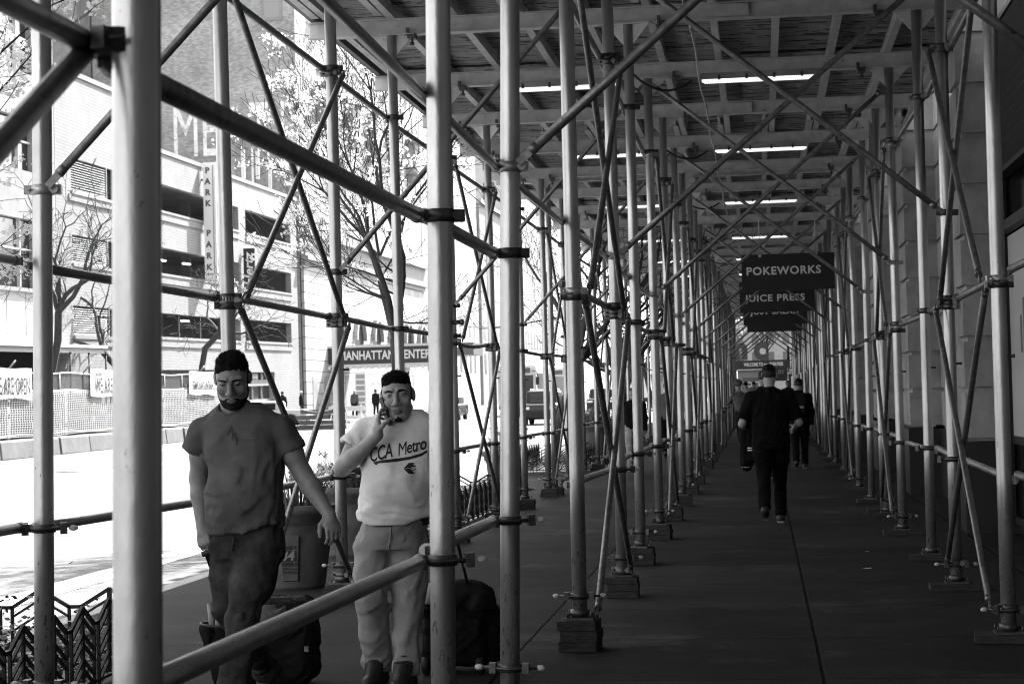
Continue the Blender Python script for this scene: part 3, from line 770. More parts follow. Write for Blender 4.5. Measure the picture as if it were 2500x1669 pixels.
# planks laid on the sheets keep daylight out; edge channels close both sides
for iy in range(11):
    mb = MB(); y0 = 6.0+7.6*iy
    for k in range(26):
        w = 7.6/26; mb.box(-4.02+rnd.uniform(-.12,.04), 2.0+rnd.uniform(-.02,.05), y0+k*w+.003, y0+(k+1)*w-.003, BEAMZ+.325, BEAMZ+.37)
    o = mb.build('deck_planking', M['timber']); tag(o, f'rough timber planking laid over the decking, {ORD[iy]} section along the shed' if iy < 5 else 'small distant timber planking over the far decking', 'planking', 'planking on the deck')
    for (x, s, nm) in ((-3.975, -1, 'kerb'), (1.99, 1, 'building')):
        mb = MB(); mb.box(x-.006, x+.006, y0+.01, y0+7.59, BEAMZ+.153, BEAMZ+.262); mb.box(x-.05 if s > 0 else x, x if s > 0 else x+.05, y0+.01, y0+7.59, BEAMZ+.153, BEAMZ+.163)
        o = mb.build('edge_channel', M['clamp']); tag(o, f'dark steel channel closing the {nm} edge of the deck, {ORD[iy]} length' if iy < 5 else f'small distant steel channel on the {nm} edge', 'edge channel', f'edge channels on the {nm} side')

# ---- strip lights
M['lens'] = mat('lit_lens', .8, .4, emit=.17)
mb = MB(); L_ = .60
mb.prism([(-L_,-.022),(L_,-.022),(L_+.02,.01),(L_,.04),(-L_,.04),(-L_-.02,.01)], -.045, .045, 'XZ'); LH = mb.mesh('housing', M['stone'])
mb = MB()
prof = []
mb.tube([(-L_+.0,0,-.03),(-L_+.03,0,-.03),(L_-.03,0,-.03),(L_,0,-.03)], [.016,.032,.032,.016], 14); 
for k in range(58): x = -L_+.04+k*(2*L_-.08)/57; mb.tube([(x-.004,0,-.031),(x+.004,0,-.031)], .0345, 12)
LL = mb.mesh('lens', M['lens'])
mb = MB(); mb.cbox((0,-.044,-.008),(.025,.012,.05)); LC = mb.mesh('clip', M['clamp'])
LY = [20.5, 26.5, 33.8, 41.5, 48.2, 54.4, 60.5, 66.6]
for k, y in enumerate(LY):
    for x, nm in ((.08, 'walkway'), (-1.95, 'kerbside aisle')):
        o = empty('strip_light', (x, y, BEAMZ-.075), 0.0, f'lit strip light under the beams over the {nm}, {ORD[k]} from the camera', 'strip light', f'strip lights over the {nm}')
        link('housing', LH, o); link('lens', LL, o)
        for cx in (-.42,-.14,.14,.42): c = link('clip', LC, o); c.location = (cx, 0, 0)
# conduit and cables
mb = MB(); pts = []
for k in range(0, 60): y = 13.0+k*1.2; pts.append((-.54+.012*math.sin(k*1.7), y, BEAMZ-.05-.025*abs(math.sin(k*pi/5))))
mb.tube(pts, .010, 7)
for k in range(0, 60, 4): p = Vector(pts[k]); mb.tube([p-Vector((0,.05,0)), p+Vector((0,.05,0))], .018, 8)
tag(mb.build('light_cable', SMOOTHRAIL), 'thin pale supply cable strung along under the beams above the walkway', 'cable')
for k, y in enumerate(LY[:5]):
    mb = MB(); a = Vector((-.62, y, BEAMZ-.10)); b = Vector((-1.2, y-.3, BEAMZ-.06))
    mb.tube([a.lerp(b, t/10)+Vector((0,0,-.13*4*t/10*(1-t/10))) for t in range(11)], .013, 7)
    tag(mb.build('drooping_cable', M['rubber']), f'black cable drooping from the {ORD[k]} walkway strip light to the middle row', 'cable', 'drooping cables by the strip lights')

# the shed also runs on behind the camera and keeps the sky out there
for k in range(3):
    y1 = 6.0-14*k; y0 = y1-14.0
    mb = deck_sheet(-3.99, 1.98, y0, y1-.02, BEAMZ+.27, M['deck']); o = mb.build('deck_sheet', M['deck'], fixn=False); tag(o, f'corrugated deck sheet behind the camera, {ORD[k]} section back', 'deck sheet', 'corrugated sheets of the deck')
    mb = MB(); mb.box(-4.02, 2.0, y0+.01, y1-.01, BEAMZ+.325, BEAMZ+.37); o = mb.build('deck_planking', M['timber']); tag(o, f'timber planking behind the camera, {ORD[k]} section back', 'planking', 'planking on the deck')
for k in range(7):
    beam(5.8-3.05*k, f'painted steel beam over and behind the camera, {ORD[k]} one back', 'cross beams under the deck', False)
# ------------------------------------------------------------------ building on the walkway side
bd = empty('stone_building', (2.06, 20, 0), label='dark stone clad building with projecting piers along the walkway', cat='building')
M['ashlar'] = brickmat('ashlar_blocks', .27, .10, 2.6, .52, mv=.02, rough=.8, var=.12, axis='YZ', big=.25, wide_scale=.9)
M['ashlarx'] = brickmat('ashlar_returns', .27, .10, 2.6, .52, mv=.02, rough=.8, var=.12, axis='XZ', big=.25, wide_scale=.9)
PY = [-26, -18.2, -10.4, -2.6, 5.2, 13.0, 20.75, 28.5, 36.3, 44.1, 51.9, 59.7, 67.5, 75.3, 83.1, 90.9, 98.7]
loc = bd.location
for y in PY:
    ln = .75 if y in (20.75,) else 1.42
    mb = MB()                       # a pier of separate courses with sunk joints
    z = .95; 
    while z < 6.4:
        mb.box(0, .50, y-20, y-20+ln, z+.03, z+.49); mb.box(.05, .50, y-20+.05, y-20+ln-.05, z+.49, z+.55); z += .52
    mb.build('pier', M['stone'], bd)
    mb = MB(); mb.box(-.03, .51, y-20-.03, y-20+ln+.03, 0, .93); mb.build('plinth', M['granite'], bd)
for i, y in enumerate(PY):
    ln = .75 if y in (20.75,) else 1.42
    y0 = y+ln; y1 = PY[i+1] if i+1 < len(PY) else 112
    if i < 6 or i % 2 == 0 and i > 7:      # glazed bays
        mb = MB()
        for a in (y0+.02, (y0+y1)/2-.03, y1-.10): mb.box(.42, .52, a-20, a-20+.08, .12, 4.9)
        for z in (.12, .92, 3.6, 4.82): mb.box(.425, .515, y0-20+.02, y1-20-.02, z, z+.08)
        w = mb.build('window', M['black'], bd)
        mb = MB(); mb.box(.47, .48, y0-20+.03, y1-20-.03, .15, 4.85); mb.build('pane', M['glassdark'], w)
        mb = MB(); mb.box(.50, .60, y0-20, y1-20, 4.91, 6.4); mb.build('spandrel', M['stone'], bd)
        mb = MB(); mb.box(.50, .60, y0-20, y1-20, 0, .115); mb.build('sill', M['granite'], bd)
    else:
        mb = MB(); z = .95
        while z < 6.4:
            yy = y0-20
            while yy < y1-20-.05:
                e = min(yy+2.1, y1-20); mb.box(.44, .60, yy+.008, e-.008, z+.025, z+.495); yy = e
            z += .52
        mb.box(.47, .62, y0-20, y1-20, .93, 6.4); mb.build('wall', M['stone'], bd)
        mb = MB(); mb.box(.40, .60, y0-20, y1-20, 0, .93); mb.build('plinth', M['granite'], bd)
mb = MB(); mb.box(.62, 14, -75, 92.0, 0, 6.41); mb.build('core', M['dark'], bd)
mb = MB(); mb.box(0, 14, -75, 92.0, 6.42, 24.5); mb.build('upper_wall', M['stone'], bd)
# pale shop poster behind the near glazing with bars of a printed mark
pst = empty('window_poster', (2.50, 19.0, 1.9), label='pale printed panel in the dark framed shop window by the first stone pier', cat='poster')
mb = MB(); mb.box(0, .012, -3.2, 1.60, -.95, 1.1); mb.build('panel', mat('poster_paper', .42, .7), pst)
mb = MB()
for k, (h, w) in enumerate(((.18,.05),(.34,.05),(.24,.05),(.40,.05),(.15,.05),(.30,.05))): mb.box(-.004, -.001, .6-k*.22, .6-k*.22+w*2, .1-h, .1+h)
mb.build('printed_bars', mat('poster_print', .12, .7), pst)
mb = MB()
mb.box(-.10, .0, 1.50, 1.60, -1.8, 3.0); mb.box(-.10, .0, -3.3, 1.60, 1.12, 1.22); mb.build('frame', M['black'], pst)
# ventilation louvre at the head of the near bay
lv = empty('wall_louvre', (2.40, 17.6, 4.3), label='dark slatted louvre high on the building beside the first post', cat='louvre')
mb = MB()
for k in range(14): mb.bar((0,-2.6,-.65+k*.1), (0,2.6,-.65+k*.1), .09, .012, up=(.6,0,.8))
mb.build('slats', M['clamp'], lv)
mb = MB(); mb.box(-.05,.06,-2.7,-2.6,-.75,.75); mb.box(-.05,.06,2.6,2.7,-.75,.75); mb.box(-.05,.06,-2.6,2.6,.70,.75); mb.box(-.05,.06,-2.6,2.6,-.75,-.70); mb.build('frame', M['black'], lv)

# ------------------------------------------------------------------ hanging shop signs under the deck
M['signwhite'] = mat('sign_letters', .70, .5)
M['signblack'] = mat('sign_face', .008, .45)
def hang_sign(y, xc, z0, z1, w, txt, size, label, tz=None):
    o = empty('hanging_sign', (xc, y, (z0+z1)/2), label=label, cat='sign', group='black shop signs hung across the walkway')
    h = (z1-z0)/2; mb = MB(); mb.box(-w/2, w/2, -.03, .03, -h, h); mb.build('board', M['signblack'], o)
    if txt: put_text(txt, size, (0 if tz is None else tz[0], -.0335, 0.01 if tz is None else tz[1]), (1,0,0), (0,0,1), M['signwhite'], o, bold=.005, space=1.14, depth=.004, fit=1.20 if 'P' in txt else 1.14)
    mb = MB()
    for x in (-w*.3, w*.3):
        mb.tube([(x,0,h-.04),(x,0,BEAMZ-(z0+z1)/2)], .006, 6); mb.cbox((x,0,h-.02),(.05,.07,.05))
    mb.build('hanger', M['silver'], o)
    return o
hang_sign(32.7, .48, 3.15, 3.74, 1.50, 'POKEWORKS', .178, 'black hanging sign lettered POKEWORKS, largest of the row of shop signs', (-.07,.02))
hang_sign(40.3, .36, 3.10, 3.72, 1.50, 'JUICE PRESS', .185, 'black hanging sign lettered JUICE PRESS just below and behind the largest', (-.05,-.03))
hang_sign(47.3, .37, 3.08, 3.70, 1.50, 'JUST SALAD', .185, 'black hanging sign lettered JUST SALAD, half covered by the signs before it', (-.02,.0))
hang_sign(55.3, .40, 3.16, 3.78, 1.50, None, .18, 'plain dark lower edge of the last hanging sign in the row')

# ------------------------------------------------------------------ planters
M['planter'] = mat('planter_stone', .11, .8, var=.35, scale=7, bump=.25, bscale=80, spec=.1)
M['leafdark'] = mat('shrub_leaf', .07, .5, var=.4, scale=30)
M['leafblade'] = mat('daffodil_blade', .09, .45, var=.3, scale=20)
M['petal'] = mat('petal', .70, .6)
M['soil'] = mat('soil', .03, .95, var=.5, scale=30, bump=.8, bscale=40)
def planter(x, y, label, r=.30, h=.68, logo=False, shrub=0.0, daff=30, rz=0.0, seed=1, low=False):
    R_ = random.Random(seed); gz = ground(y)
    o = empty('planter', (x, y, gz), rz, label, 'planter', 'stone planters along the kerb')
    k = r/.30
    mb = MB(); n = 28; prof = [(.195,0.0),(.204,.03),(.262,.50),(.268,.53),(.284,.535),(.290,.60),(.315,.605),(.322,.67),(.285,.675),(.262,.60)]
    vs = []
    for (rr, z) in prof:
        for q in range(n): t = 2*pi*(q+.5)/n; vs.append((rr*k*math.cos(t)*1.08, rr*k*math.sin(t)*1.08, z*h/.675))
    mb.add(vs, [(i*n+q, i*n+(q+1) % n, (i+1)*n+(q+1) % n, (i+1)*n+q) for i in range(len(prof)-1) for q in range(n)], True)
    for s in (0,): mb.f.append(tuple(range(n-1,-1,-1))); mb.sm.append(False)
    # raised panels on the faces
    for q in ([6] if logo else []):
        t = 2*pi*q/8; c, s_ = math.cos(t), math.sin(t)
        def P(u, z, d): rr = (.204+(z-.03)*(.262-.204)/.47)*k*1.08+d; return (c*rr-s_*u, s_*rr+c*u, z*h/.675)
        b0, b1 = P(-.060*k,.07,.004), P(.060*k,.07,.004); t0, t1 = P(-.082*k,.44,.004), P(.082*k,.44,.004)
        e = [P(-.054*k,.078,.016), P(.054*k,.078,.016), P(.076*k,.432,.016), P(-.076*k,.432,.016)]
        mb.add([b0,b1,t1,t0]+e, [(4,5,6,7),(0,1,5,4),(1,2,6,5),(2,3,7,6),(3,0,4,7)])
    pot = mb.build('pot', M['planter'], o)
    mb = MB(); mb.lathe([(.001,h*.90),(.262*k,h*.90)], 16); mb.build('soil', M['soil'], o)
    if logo:                         # the number emblem and the two lines below it, on the face towards the walkway
        th = -pi/2-rz; th = round(th/(pi/4))*pi/4; c, s_ = math.cos(th), math.sin(th); rr = .251*k
        fr = Vector((c,s_,0)); rt = Vector((-s_,c,0)); up = (Vector((0,0,1))*.47 + fr*.058).normalized()
        lg = empty('emblem'); lg.parent = o; lg.location = fr*(rr+.022)+Vector((0,0,.28))
        mb = MB(); nrm = rt.cross(up)
        def rect(x0, x1, z0, z1, d=.0015):
            mb.add([rt*x0+up*z0+nrm*d, rt*x1+up*z0+nrm*d, rt*x1+up*z1+nrm*d, rt*x0+up*z1+nrm*d], [(0,1,2,3)])
        rect(-.062,.035,.052,.082); rect(.046,.062,.058,.082); rect(-.062,-.002,-.045,.046); rect(.002,.03,-.045,.046); rect(.046,.062,-.045,.046); rect(-.062,.03,-.082,-.054); rect(.046,.062,-.082,-.054)
        mb.build('emblem_squares', M['print'], lg, fixn=False)
        put_text('34', .105, rt*-.014+up*.0+nrm*.004, rt, up, mat('emblem_pale', .24, .8), lg, bold=.004, name='emblem_number', depth=.001, shear=.2)
        put_text('34th Street', .026, up*-.105+nrm*.003, rt, up, M['print'], lg, name='emblem_lettering', depth=.001, bold=.0006)
        put_text('Partnership', .026, up*-.132+nrm*.003, rt, up, M['print'], lg, name='emblem_lettering', depth=.001, bold=.0006)
    if daff:
        mb = MB()
        for i in range(daff*4):
            a = R_.uniform(0,6.28); q = math.sqrt(R_.random())*.22*k; bx, by = q*math.cos(a), q*math.sin(a)
            L_ = R_.uniform(.20,.40)*(.7 if low else 1); dx, dy = bx*R_.uniform(.2,1.0)+R_.uniform(-.08,.08), by*R_.uniform(.2,1.0)+R_.uniform(-.08,.08)
            p = [Vector((bx,by,h*.9)), Vector((bx+dx*.4,by+dy*.4,h*.9+L_*.6)), Vector((bx+dx,by+dy,h*.9+L_))]; t = R_.uniform(0,6.28); w = Vector((math.cos(t),math.sin(t),0))*.007
            mb.add([p[0]-w,p[0]+w,p[1]+w,p[1]-w,p[2]], [(0,1,2,3),(3,2,4)])
            if i % 4 == 0:           # a flower head: six petals and a trumpet
                fl = MB()
                c = p[2]+Vector((0,0,.02)); f = Vector((R_.uniform(-1,1),R_.uniform(-1,.4),R_.uniform(-.2,.4))).normalized(); u = f.orthogonal().normalized(); v = f.cross(u)
                for m_ in range(6):
                    t = m_*pi/3; d = (u*math.cos(t)+v*math.sin(t)); e = f.cross(d)
                    fl.add([c, c+d*.024+e*.013+f*.004, c+d*.044-f*.004, c+d*.024-e*.013+f*.004], [(0,1,2,3)])
                ring = [c+f*.0]; 
                fl.tube([c, c+f*.028], [.009,.016], 7, caps=False); fl.build('flower', M['petal'], o, fixn=False)
        mb.build('blades', M['leafblade'], o, fixn=False)
    if shrub:
        mb = MB(); c = Vector((.02,.06,h*.9+shrub*.75))
        for i in range(2600):
            d = Vector((R_.gauss(0,1),R_.gauss(0,1),R_.gauss(0,1))).normalized(); rr = shrub*(.80+.25*R_.random()+.07*math.sin(9*d.x+3)*math.sin(8*d.z+5*d.y))
            p = c+Vector((d.x,d.y,d.z*1.25))*rr; u = Vector((R_.gauss(0,1),R_.gauss(0,1),R_.gauss(0,1))).normalized(); v = u.orthogonal().normalized(); s_ = R_.uniform(.010,.019)
            mb.add([p-u*s_, p+v*s_*.6, p+u*s_, p-v*s_*.6], [(0,1,2,3)])
        mb.sphere(c, shrub*.80, 14, 10, (1,1,1.25)); mb.build('clipped_shrub', M['leafdark'], o, fixn=False)
    return o
planter(-3.84, 16.05, 'stone planter with a 34 emblem and daffodils behind the man in the dark tee', .33, .68, True, 0, 34, 0.06, 2)
planter(-4.02, 19.3, 'stone planter holding a clipped round shrub and daffodils behind the pale tee', .34, .68, False, .22, 14, .1, 3)
planter(-3.93, 30.4, 'stone planter of white flowers beside the iron tree guard', .33, .70, False, 0, 26, .2, 4)
planter(-4.0, 47.5, 'distant stone planter overflowing with leafy flowers by the bare trees', .36, .75, False, .28, 12, .3, 5)

# ------------------------------------------------------------------ iron tree guards
def guard(x0, x1, y0, y1, gz, label, zp=.485, zv=.385):
    o = empty('tree_guard', ((x0+x1)/2, (y0+y1)/2, gz), label=label, cat='tree guard', group='iron guards round the street trees'); c = Vector(((x0+x1)/2, (y0+y1)/2, 0))
    def panel(a, b):
        a = Vector(a)-c; b = Vector(b)-c; d = b-a; L_ = d.length; d.normalize(); n = max(1, round(L_/.40)); p = L_/n; g = .035; mb = MB()
        drop = zp-zv
        for i in range(n):
            s = a+d*(i*p); pk = s+d*(p/2); va = s+d*g; vb = s+d*(p-g)
            mb.bar(pk+Vector((0,0,.10)), pk+Vector((0,0,zp)), .014, .026, up=d)
            mb.bar(va+Vector((0,0,.02)), va+Vector((0,0,zv+.006)), .016, .016); mb.bar(vb+Vector((0,0,.02)), vb+Vector((0,0,zv+.006)), .016, .016)
            for q, (o_, hh) in enumerate(((0,.020),(.055,.012),(.135,.012),(.185,.012),(.265,.012),(.315,.012))):
                mb.bar(va+Vector((0,0,zv-o_)), pk+Vector((0,0,zp-o_)), .016, hh); mb.bar(pk+Vector((0,0,zp-o_)), vb+Vector((0,0,zv-o_)), .016, hh)
            mb.bar(s-d*g+Vector((0,0,zv)), s+d*g+Vector((0,0,zv)), .016, .020)
        mb.bar(a+Vector((0,0,.085)), b+Vector((0,0,.085)), .014, .014)
        mb.build('chevron_panel', M['black'], o)
    panel((x1,y0,0),(x1,y1,0)); panel((x0,y1,0),(x1,y1,0)); panel((x0,y0,0),(x0,y1,0)); panel((x0,y0,0),(x1,y0,0))
    mb = MB(); w = .13
    for (a, b, c_, d_) in ((x0-w,x1+w,y0-w,y0+.02),(x0-w,x1+w,y1-.02,y1+w),(x0-w,x0+.02,y0+.02,y1-.02),(x1-.02,x1+w,y0+.02,y1-.02)): mb.box(a-c.x, b-c.x, c_-c.y, d_-c.y, -.02, .05)
    mb.build('stone_border', M['planter'], o)
    return o
def pit_plants(x0, x1, y0, y1, gz, seed, n=2600):
    R_ = random.Random(seed); mb = MB()
    mb.add([(x0,y0,gz+.035),(x1,y0,gz+.035),(x1,y1,gz+.035),(x0,y1,gz+.035)], [(0,1,2,3)])
    for i in range(n):
        h = abs(R_.gauss(0,.12))*(.6+.8*abs(math.sin(R_.random()*3)))
        p = Vector((R_.uniform(x0,x1), R_.uniform(y0,y1), gz+.05+h+ (.08 if R_.random() < .1 else 0))); u = Vector((R_.gauss(0,1),R_.gauss(0,1),R_.gauss(0,.5))).normalized(); v = u.cross(Vector((R_.gauss(0,.4),R_.gauss(0,.4),1))).normalized(); s_ = R_.uniform(.012,.028)
        mb.add([p-u*s_, p+v*s_*.7, p+u*s_, p-v*s_*.7], [(0,1,2,3)])
    o = mb.build('ground_cover', M['leafdark'], fixn=False); o['kind'] = 'stuff'; return o
GX0, GX1 = -4.72, -3.50
guard(GX0, GX1, 6.4, 10.95, 0.0, 'black iron chevron tree guard nearest the camera, around the leafy bed')
guard(GX0, GX1, 22.2, 26.7, 0.0, 'black iron chevron tree guard round the blossoming tree behind the pale tee')
guard(GX0, GX1, 37.6, 42.1, ground(40), 'black iron chevron tree guard round the bare tree past the white flower planter')
pit_plants(GX0+.04, GX1-.04, 6.5, 10.9, 0, 1, 9000); pit_plants(GX0+.04, GX1-.04, 22.3, 26.6, 0, 2, 2000); pit_plants(GX0+.04, GX1-.04, 37.7, 42, ground(40), 3, 1600)

# ------------------------------------------------------------------ trees
M['bark'] = mat('bark', .045, .9, var=.5, scale=14, bump=.9, bscale=30, stretch=(1,1,.25))
M['barkfar'] = mat('bark_pale', .06, .9, var=.5, scale=14, bump=.6, bscale=30)
M['blossom'] = mat('blossom', .80, .7, var=.10, scale=2)
nt_ = M['blossom'].node_tree; tl_ = nt_.nodes.new('ShaderNodeBsdfTranslucent'); tl_.inputs['Color'].default_value = (.8,.8,.8,1); mxs_ = nt_.nodes.new('ShaderNodeMixShader'); mxs_.inputs[0].default_value = .5
nt_.links.new(nt_.nodes['Principled BSDF'].outputs[0], mxs_.inputs[1]); nt_.links.new(tl_.outputs[0], mxs_.inputs[2]); nt_.links.new(mxs_.outputs[0], nt_.nodes['Material Output'].inputs['Surface'])
def tree(name, base, H, r0, seed, label, cat, group, fork=2.2, spread=.5, levels=5, bloom=0, bsize=.045, twig=.004, lean=(0,0), m=None, nfork=4, upbias=.35, blen=.8, sides=8, wild=.28):
    R_ = random.Random(seed); o = empty(name, base, label=label, cat=cat, group=group); tm = MB(); bm = MB(); tips = []
    def limb(mb, p, d, L_, r, lev):
        pts = [p.copy()]; rs = [r]; n = 5 if lev < 3 else 3; q = p.copy(); dd = d.copy()
        rend = max(twig, r*(.62 if lev else .8))
        for i in range(n):
            dd = (dd+Vector((R_.gauss(0,wild*.45),R_.gauss(0,wild*.45),R_.gauss(0,wild*.3)+upbias*.12))).normalized()
            q = q+dd*(L_/n); pts.append(q.copy()); rs.append(r+(rend-r)*(i+1)/n)
            if lev >= 2 and R_.random() < .75: tips.append((q.copy(), lev))
        mb.tube(pts, rs, max(4, sides-lev), caps=False)
        if lev >= levels: tips.append((q.copy(), lev)); return
        k = nfork if lev == 0 else (3 if R_.random() < .55 else 2)
        if lev >= 1 and lev < levels:      # side shoots along the limb
            for j in range(2 if lev < levels-1 else 1):
                w = pts[R_.randint(1, n-1)]; a = R_.uniform(0,6.28); s = dd.orthogonal().normalized(); s = Matrix.Rotation(a,3,dd) @ s
                limb(bm, w, (dd*.5+s*.9+Vector((0,0,upbias*.4))).normalized(), L_*R_.uniform(.35,.6), rend*.5, min(levels, lev+2))
        a0 = R_.uniform(0,6.28)
        for j in range(k):
            a = a0+2*pi*j/k+R_.uniform(-.5,.5); s = dd.orthogonal().normalized(); s = Matrix.Rotation(a,3,dd) @ s
            sp = spread*R_.uniform(.7,1.35)
            nd = (dd*(1-.25*sp)+s*sp+Vector((0,0,upbias*.5))).normalized()
            limb(bm, q, nd, L_*blen*R_.uniform(.75,1.1) if lev else (H-fork)*.34*R_.uniform(.8,1.2), rend*(.72 if k > 2 else .8), lev+1)
    limb(tm, Vector((0,0,-.1)), Vector((lean[0],lean[1],1)).normalized(), fork+.1, r0, 0)
    tm.build('trunk', m or M['bark'], o, fixn=False); bm.build('branches', m or M['bark'], o, fixn=False)
    if bloom:
        fl = MB(); big = [t for t in tips if t[1] >= levels-2] or tips
        cl = [big[R_.randrange(len(big))][0] for _ in range(max(30, bloom//22))]
        for i in range(bloom):
            p = cl[R_.randrange(len(cl))]; g_ = bsize*2.0
            c = p+Vector((R_.gauss(0,g_),R_.gauss(0,g_),R_.gauss(0,g_*.8))); f = Vector((R_.gauss(0,1),R_.gauss(0,1),R_.gauss(.3,1))).normalized(); u = f.orthogonal().normalized(); v = f.cross(u); s_ = bsize*R_.uniform(.6,1.2); a = R_.uniform(0,6.28)
            for q in range(5):
                t = a+q*2*pi/5; d = u*math.cos(t)+v*math.sin(t); e = f.cross(d)
                fl.add([c, c+d*s_*.55+e*s_*.34+f*s_*.12, c+d*s_+f*s_*.2, c+d*s_*.55-e*s_*.34+f*s_*.12], [(0,1,2,3)])
        fl.build('crown', M['blossom'], o, fixn=False)
    return o
tree('blossom_tree', (-4.15, 24.5, 0), 6.6, .085, 11, 'young blossoming tree with forked dark trunk behind the man on the phone', 'tree', 'blossoming street trees', fork=2.35, spread=.36, levels=6, bloom=10000, bsize=.023, nfork=5, blen=.78)
tree('blossom_tree', (-4.55, 10.5, 0), 4.9, .055, 29, 'nearest blossoming tree whose white sprays enter at the picture corner', 'tree', 'blossoming street trees', fork=2.0, spread=.55, levels=5, bloom=16000, bsize=.019, nfork=6, blen=.78, twig=.0025)
TREES = [(39.8, 7.5, 31), (54.0, 8.5, 32), (68.0, 9, 33), (83.0, 9.5, 34)]
for k, (y, H, sd) in enumerate(TREES):
    tree('bare_tree', (-4.2, y, ground(y)), H, .11, sd, ['bare dark tree inside the third iron guard at the kerb', 'second bare dark tree along the kerb beyond the third guard', 'third bare tree along the kerb far down the street', 'last bare tree along the kerb at the far end of the shed'][k], 'tree', 'bare trees along the kerb', fork=2.3, spread=.55, levels=5, nfork=5, twig=.007, blen=.84, wild=.34)
# litter on the flags
for k, (px, py, s) in enumerate(((2117, 1387, .045), (2116, 1346, .022), (1819, 1191, .03), (1816, 1197, .022))):
    p = onz(px, py, .003); R_ = random.Random(k); mb = MB()
    mb.add([p+Vector((-s,-s*.4,0)), p+Vector((s*.6,-s*.7,.004)), p+Vector((s,s*.5,.007)), p+Vector((-s*.3,s*.6,.002))], [(0,1,2,3)])
    o = mb.build('paper_scrap', M['white'], fixn=False); tag(o, ['torn white paper scrap lying on the dark flags at the right', 'tiny white paper fleck beyond the torn scrap', 'small white scrap by the feet of the man in black', 'tiny white fleck beside the scrap near the man in black'][k], 'litter', 'white litter on the flags')
# ------------------------------------------------------------------ the far side of the street (facade line X = FX, everything there climbs a little)
FX = -29.0; SL = .0125
def zr(y): return SL*(y-95)
M['whitebrick'] = brickmat('white_brick', .27, .19, .42, .14, mv=.012, rough=.85, var=.06, axis='YZ', big=.14, wide_scale=.5)
M['whitebrickx'] = brickmat('white_brick_side', .50, .40, .42, .14, mv=.012, rough=.85, var=.06, axis='XZ', big=.08)
M['oldbrick'] = brickmat('old_brick', .38, .31, .24, .085, mv=.014, rough=.9, var=.30, axis='XZ', big=.35, wide_scale=.25)
M['oldbrickf'] = brickmat('old_brick_front', .36, .3, .24, .085, mv=.014, rough=.9, var=.25, axis='YZ', big=.22, wide_scale=.3)
M['rustic'] = brickmat('rusticated_stone', .42, .08, 2.0, .72, mv=.03, rough=.85, var=.1, axis='YZ', big=.22, wide_scale=.35)
M['palestone'] = mat('pale_stone', .27, .8, var=.15, scale=1.2)
M['louvre'] = mat('louvre_slat', .6, .5)
M['shade'] = mat('deck_interior', .30, .9, var=.3, scale=.5)
class FMB(MB):
    """shapes in facade terms: y along the street, z lifted with the street"""
    def fbox(s, d0, d1, y0, y1, z0, z1):
        x0, x1 = FX-d1, FX-d0
        v = []
        for z in (z0, z1):
            for (x, y) in ((x0,y0),(x1,y0),(x1,y1),(x0,y1)): v.append((x, y, z+zr(y)))
        return s.add(v, [(3,2,1,0),(4,5,6,7),(0,1,5,4),(1,2,6,5),(2,3,7,6),(3,0,4,7)])
def holes(mb, y0, y1, z0, z1, hs, d0=0.0, d1=.35):
    """a wall slab with rectangular openings cut out"""
    ys = sorted({y0, y1, *[h[0] for h in hs], *[h[1] for h in hs]}); ys = [y for y in ys if y0 <= y <= y1]
    for a, b in zip(ys[:-1], ys[1:]):
        m = (a+b)/2; cut = sorted((h[2], h[3]) for h in hs if h[0] < m < h[1]); z = z0
        for (c0, c1) in cut:
            if c0 > z: mb.fbox(d0, d1, a, b, z, c0)
            z = max(z, c1)
        if z < z1: mb.fbox(d0, d1, a, b, z, z1)
# ---- the parking garage
gr = empty('parking_garage', label='white brick parking garage with long dark openings across the street', cat='building')
op = []
LEVS = [(4.98,6.14),(8.10,9.36),(11.2,12.5)]
for (a, b) in LEVS: op += [(88.4, 109.3, a, b)]
op += [(110.8,121.8,11.2,12.5),(110.8,121.7,8.1,9.36),(110.3,121.5,5.0,6.22)]
lo = [(81.75,87.6,4.86,6.12),(81.75,87.6,7.95,9.15),(81.75,87.6,11.05,12.45)]
op += lo + [(92.0,108.5,-.6,3.35),(110.6,116.9,-.6,3.2)]
fm = FMB(); holes(fm, 79.9, 123.4, -1.2, 14.0, op); fm.fbox(0,.35,79.9,88.0,14.0,16.0); fm.build('front_wall', M['whitebrick'], gr)
fm = FMB(); fm.fbox(-.06,.45,88.0,123.45,14.01,14.22); fm.fbox(-.06,.45,79.9,87.99,16.01,16.22); fm.build('coping', M['palestone'], gr)
fm = FMB()
for (a, b, c, d) in op[:6]: fm.fbox(-.10,.30,a+.03,b-.03,c-.10,c-.01) if False else fm.fbox(-.09,.0,a,b,c-.14,c-.02)
for (a, b, c, d) in lo: fm.fbox(-.09,.0,a,b,c-.16,c-.02)
fm.build('window_sills', M['palestone'], gr)
fm = FMB()
for (a, b, c, d) in op[:6]: fm.fbox(-.055,-.0,a,b-.1,c-.50,c-.15)
for (a, b, c, d) in lo: fm.fbox(-.055,-.0,a-.3,b,c-.45,c-.17)
fm.build('brick_aprons', M['whitebrick'], gr)
fm = FMB()
for lvz in (0.0, 4.1, 7.2, 10.3, 13.4): fm.fbox(.40,15,80.2,123.0,lvz-.15,lvz+.15)
fm.fbox(.4,15,80.0,80.3,-1,13.5); fm.fbox(.4,15,122.7,123.0,-1,13.5)
for y in range(86, 122, 9):
    fm.fbox(4,4.5,y,y+.5,-1,13.4); fm.fbox(9,9.5,y,y+.5,-1,13.4)
fm.build('parking_decks', M['shade'], gr)
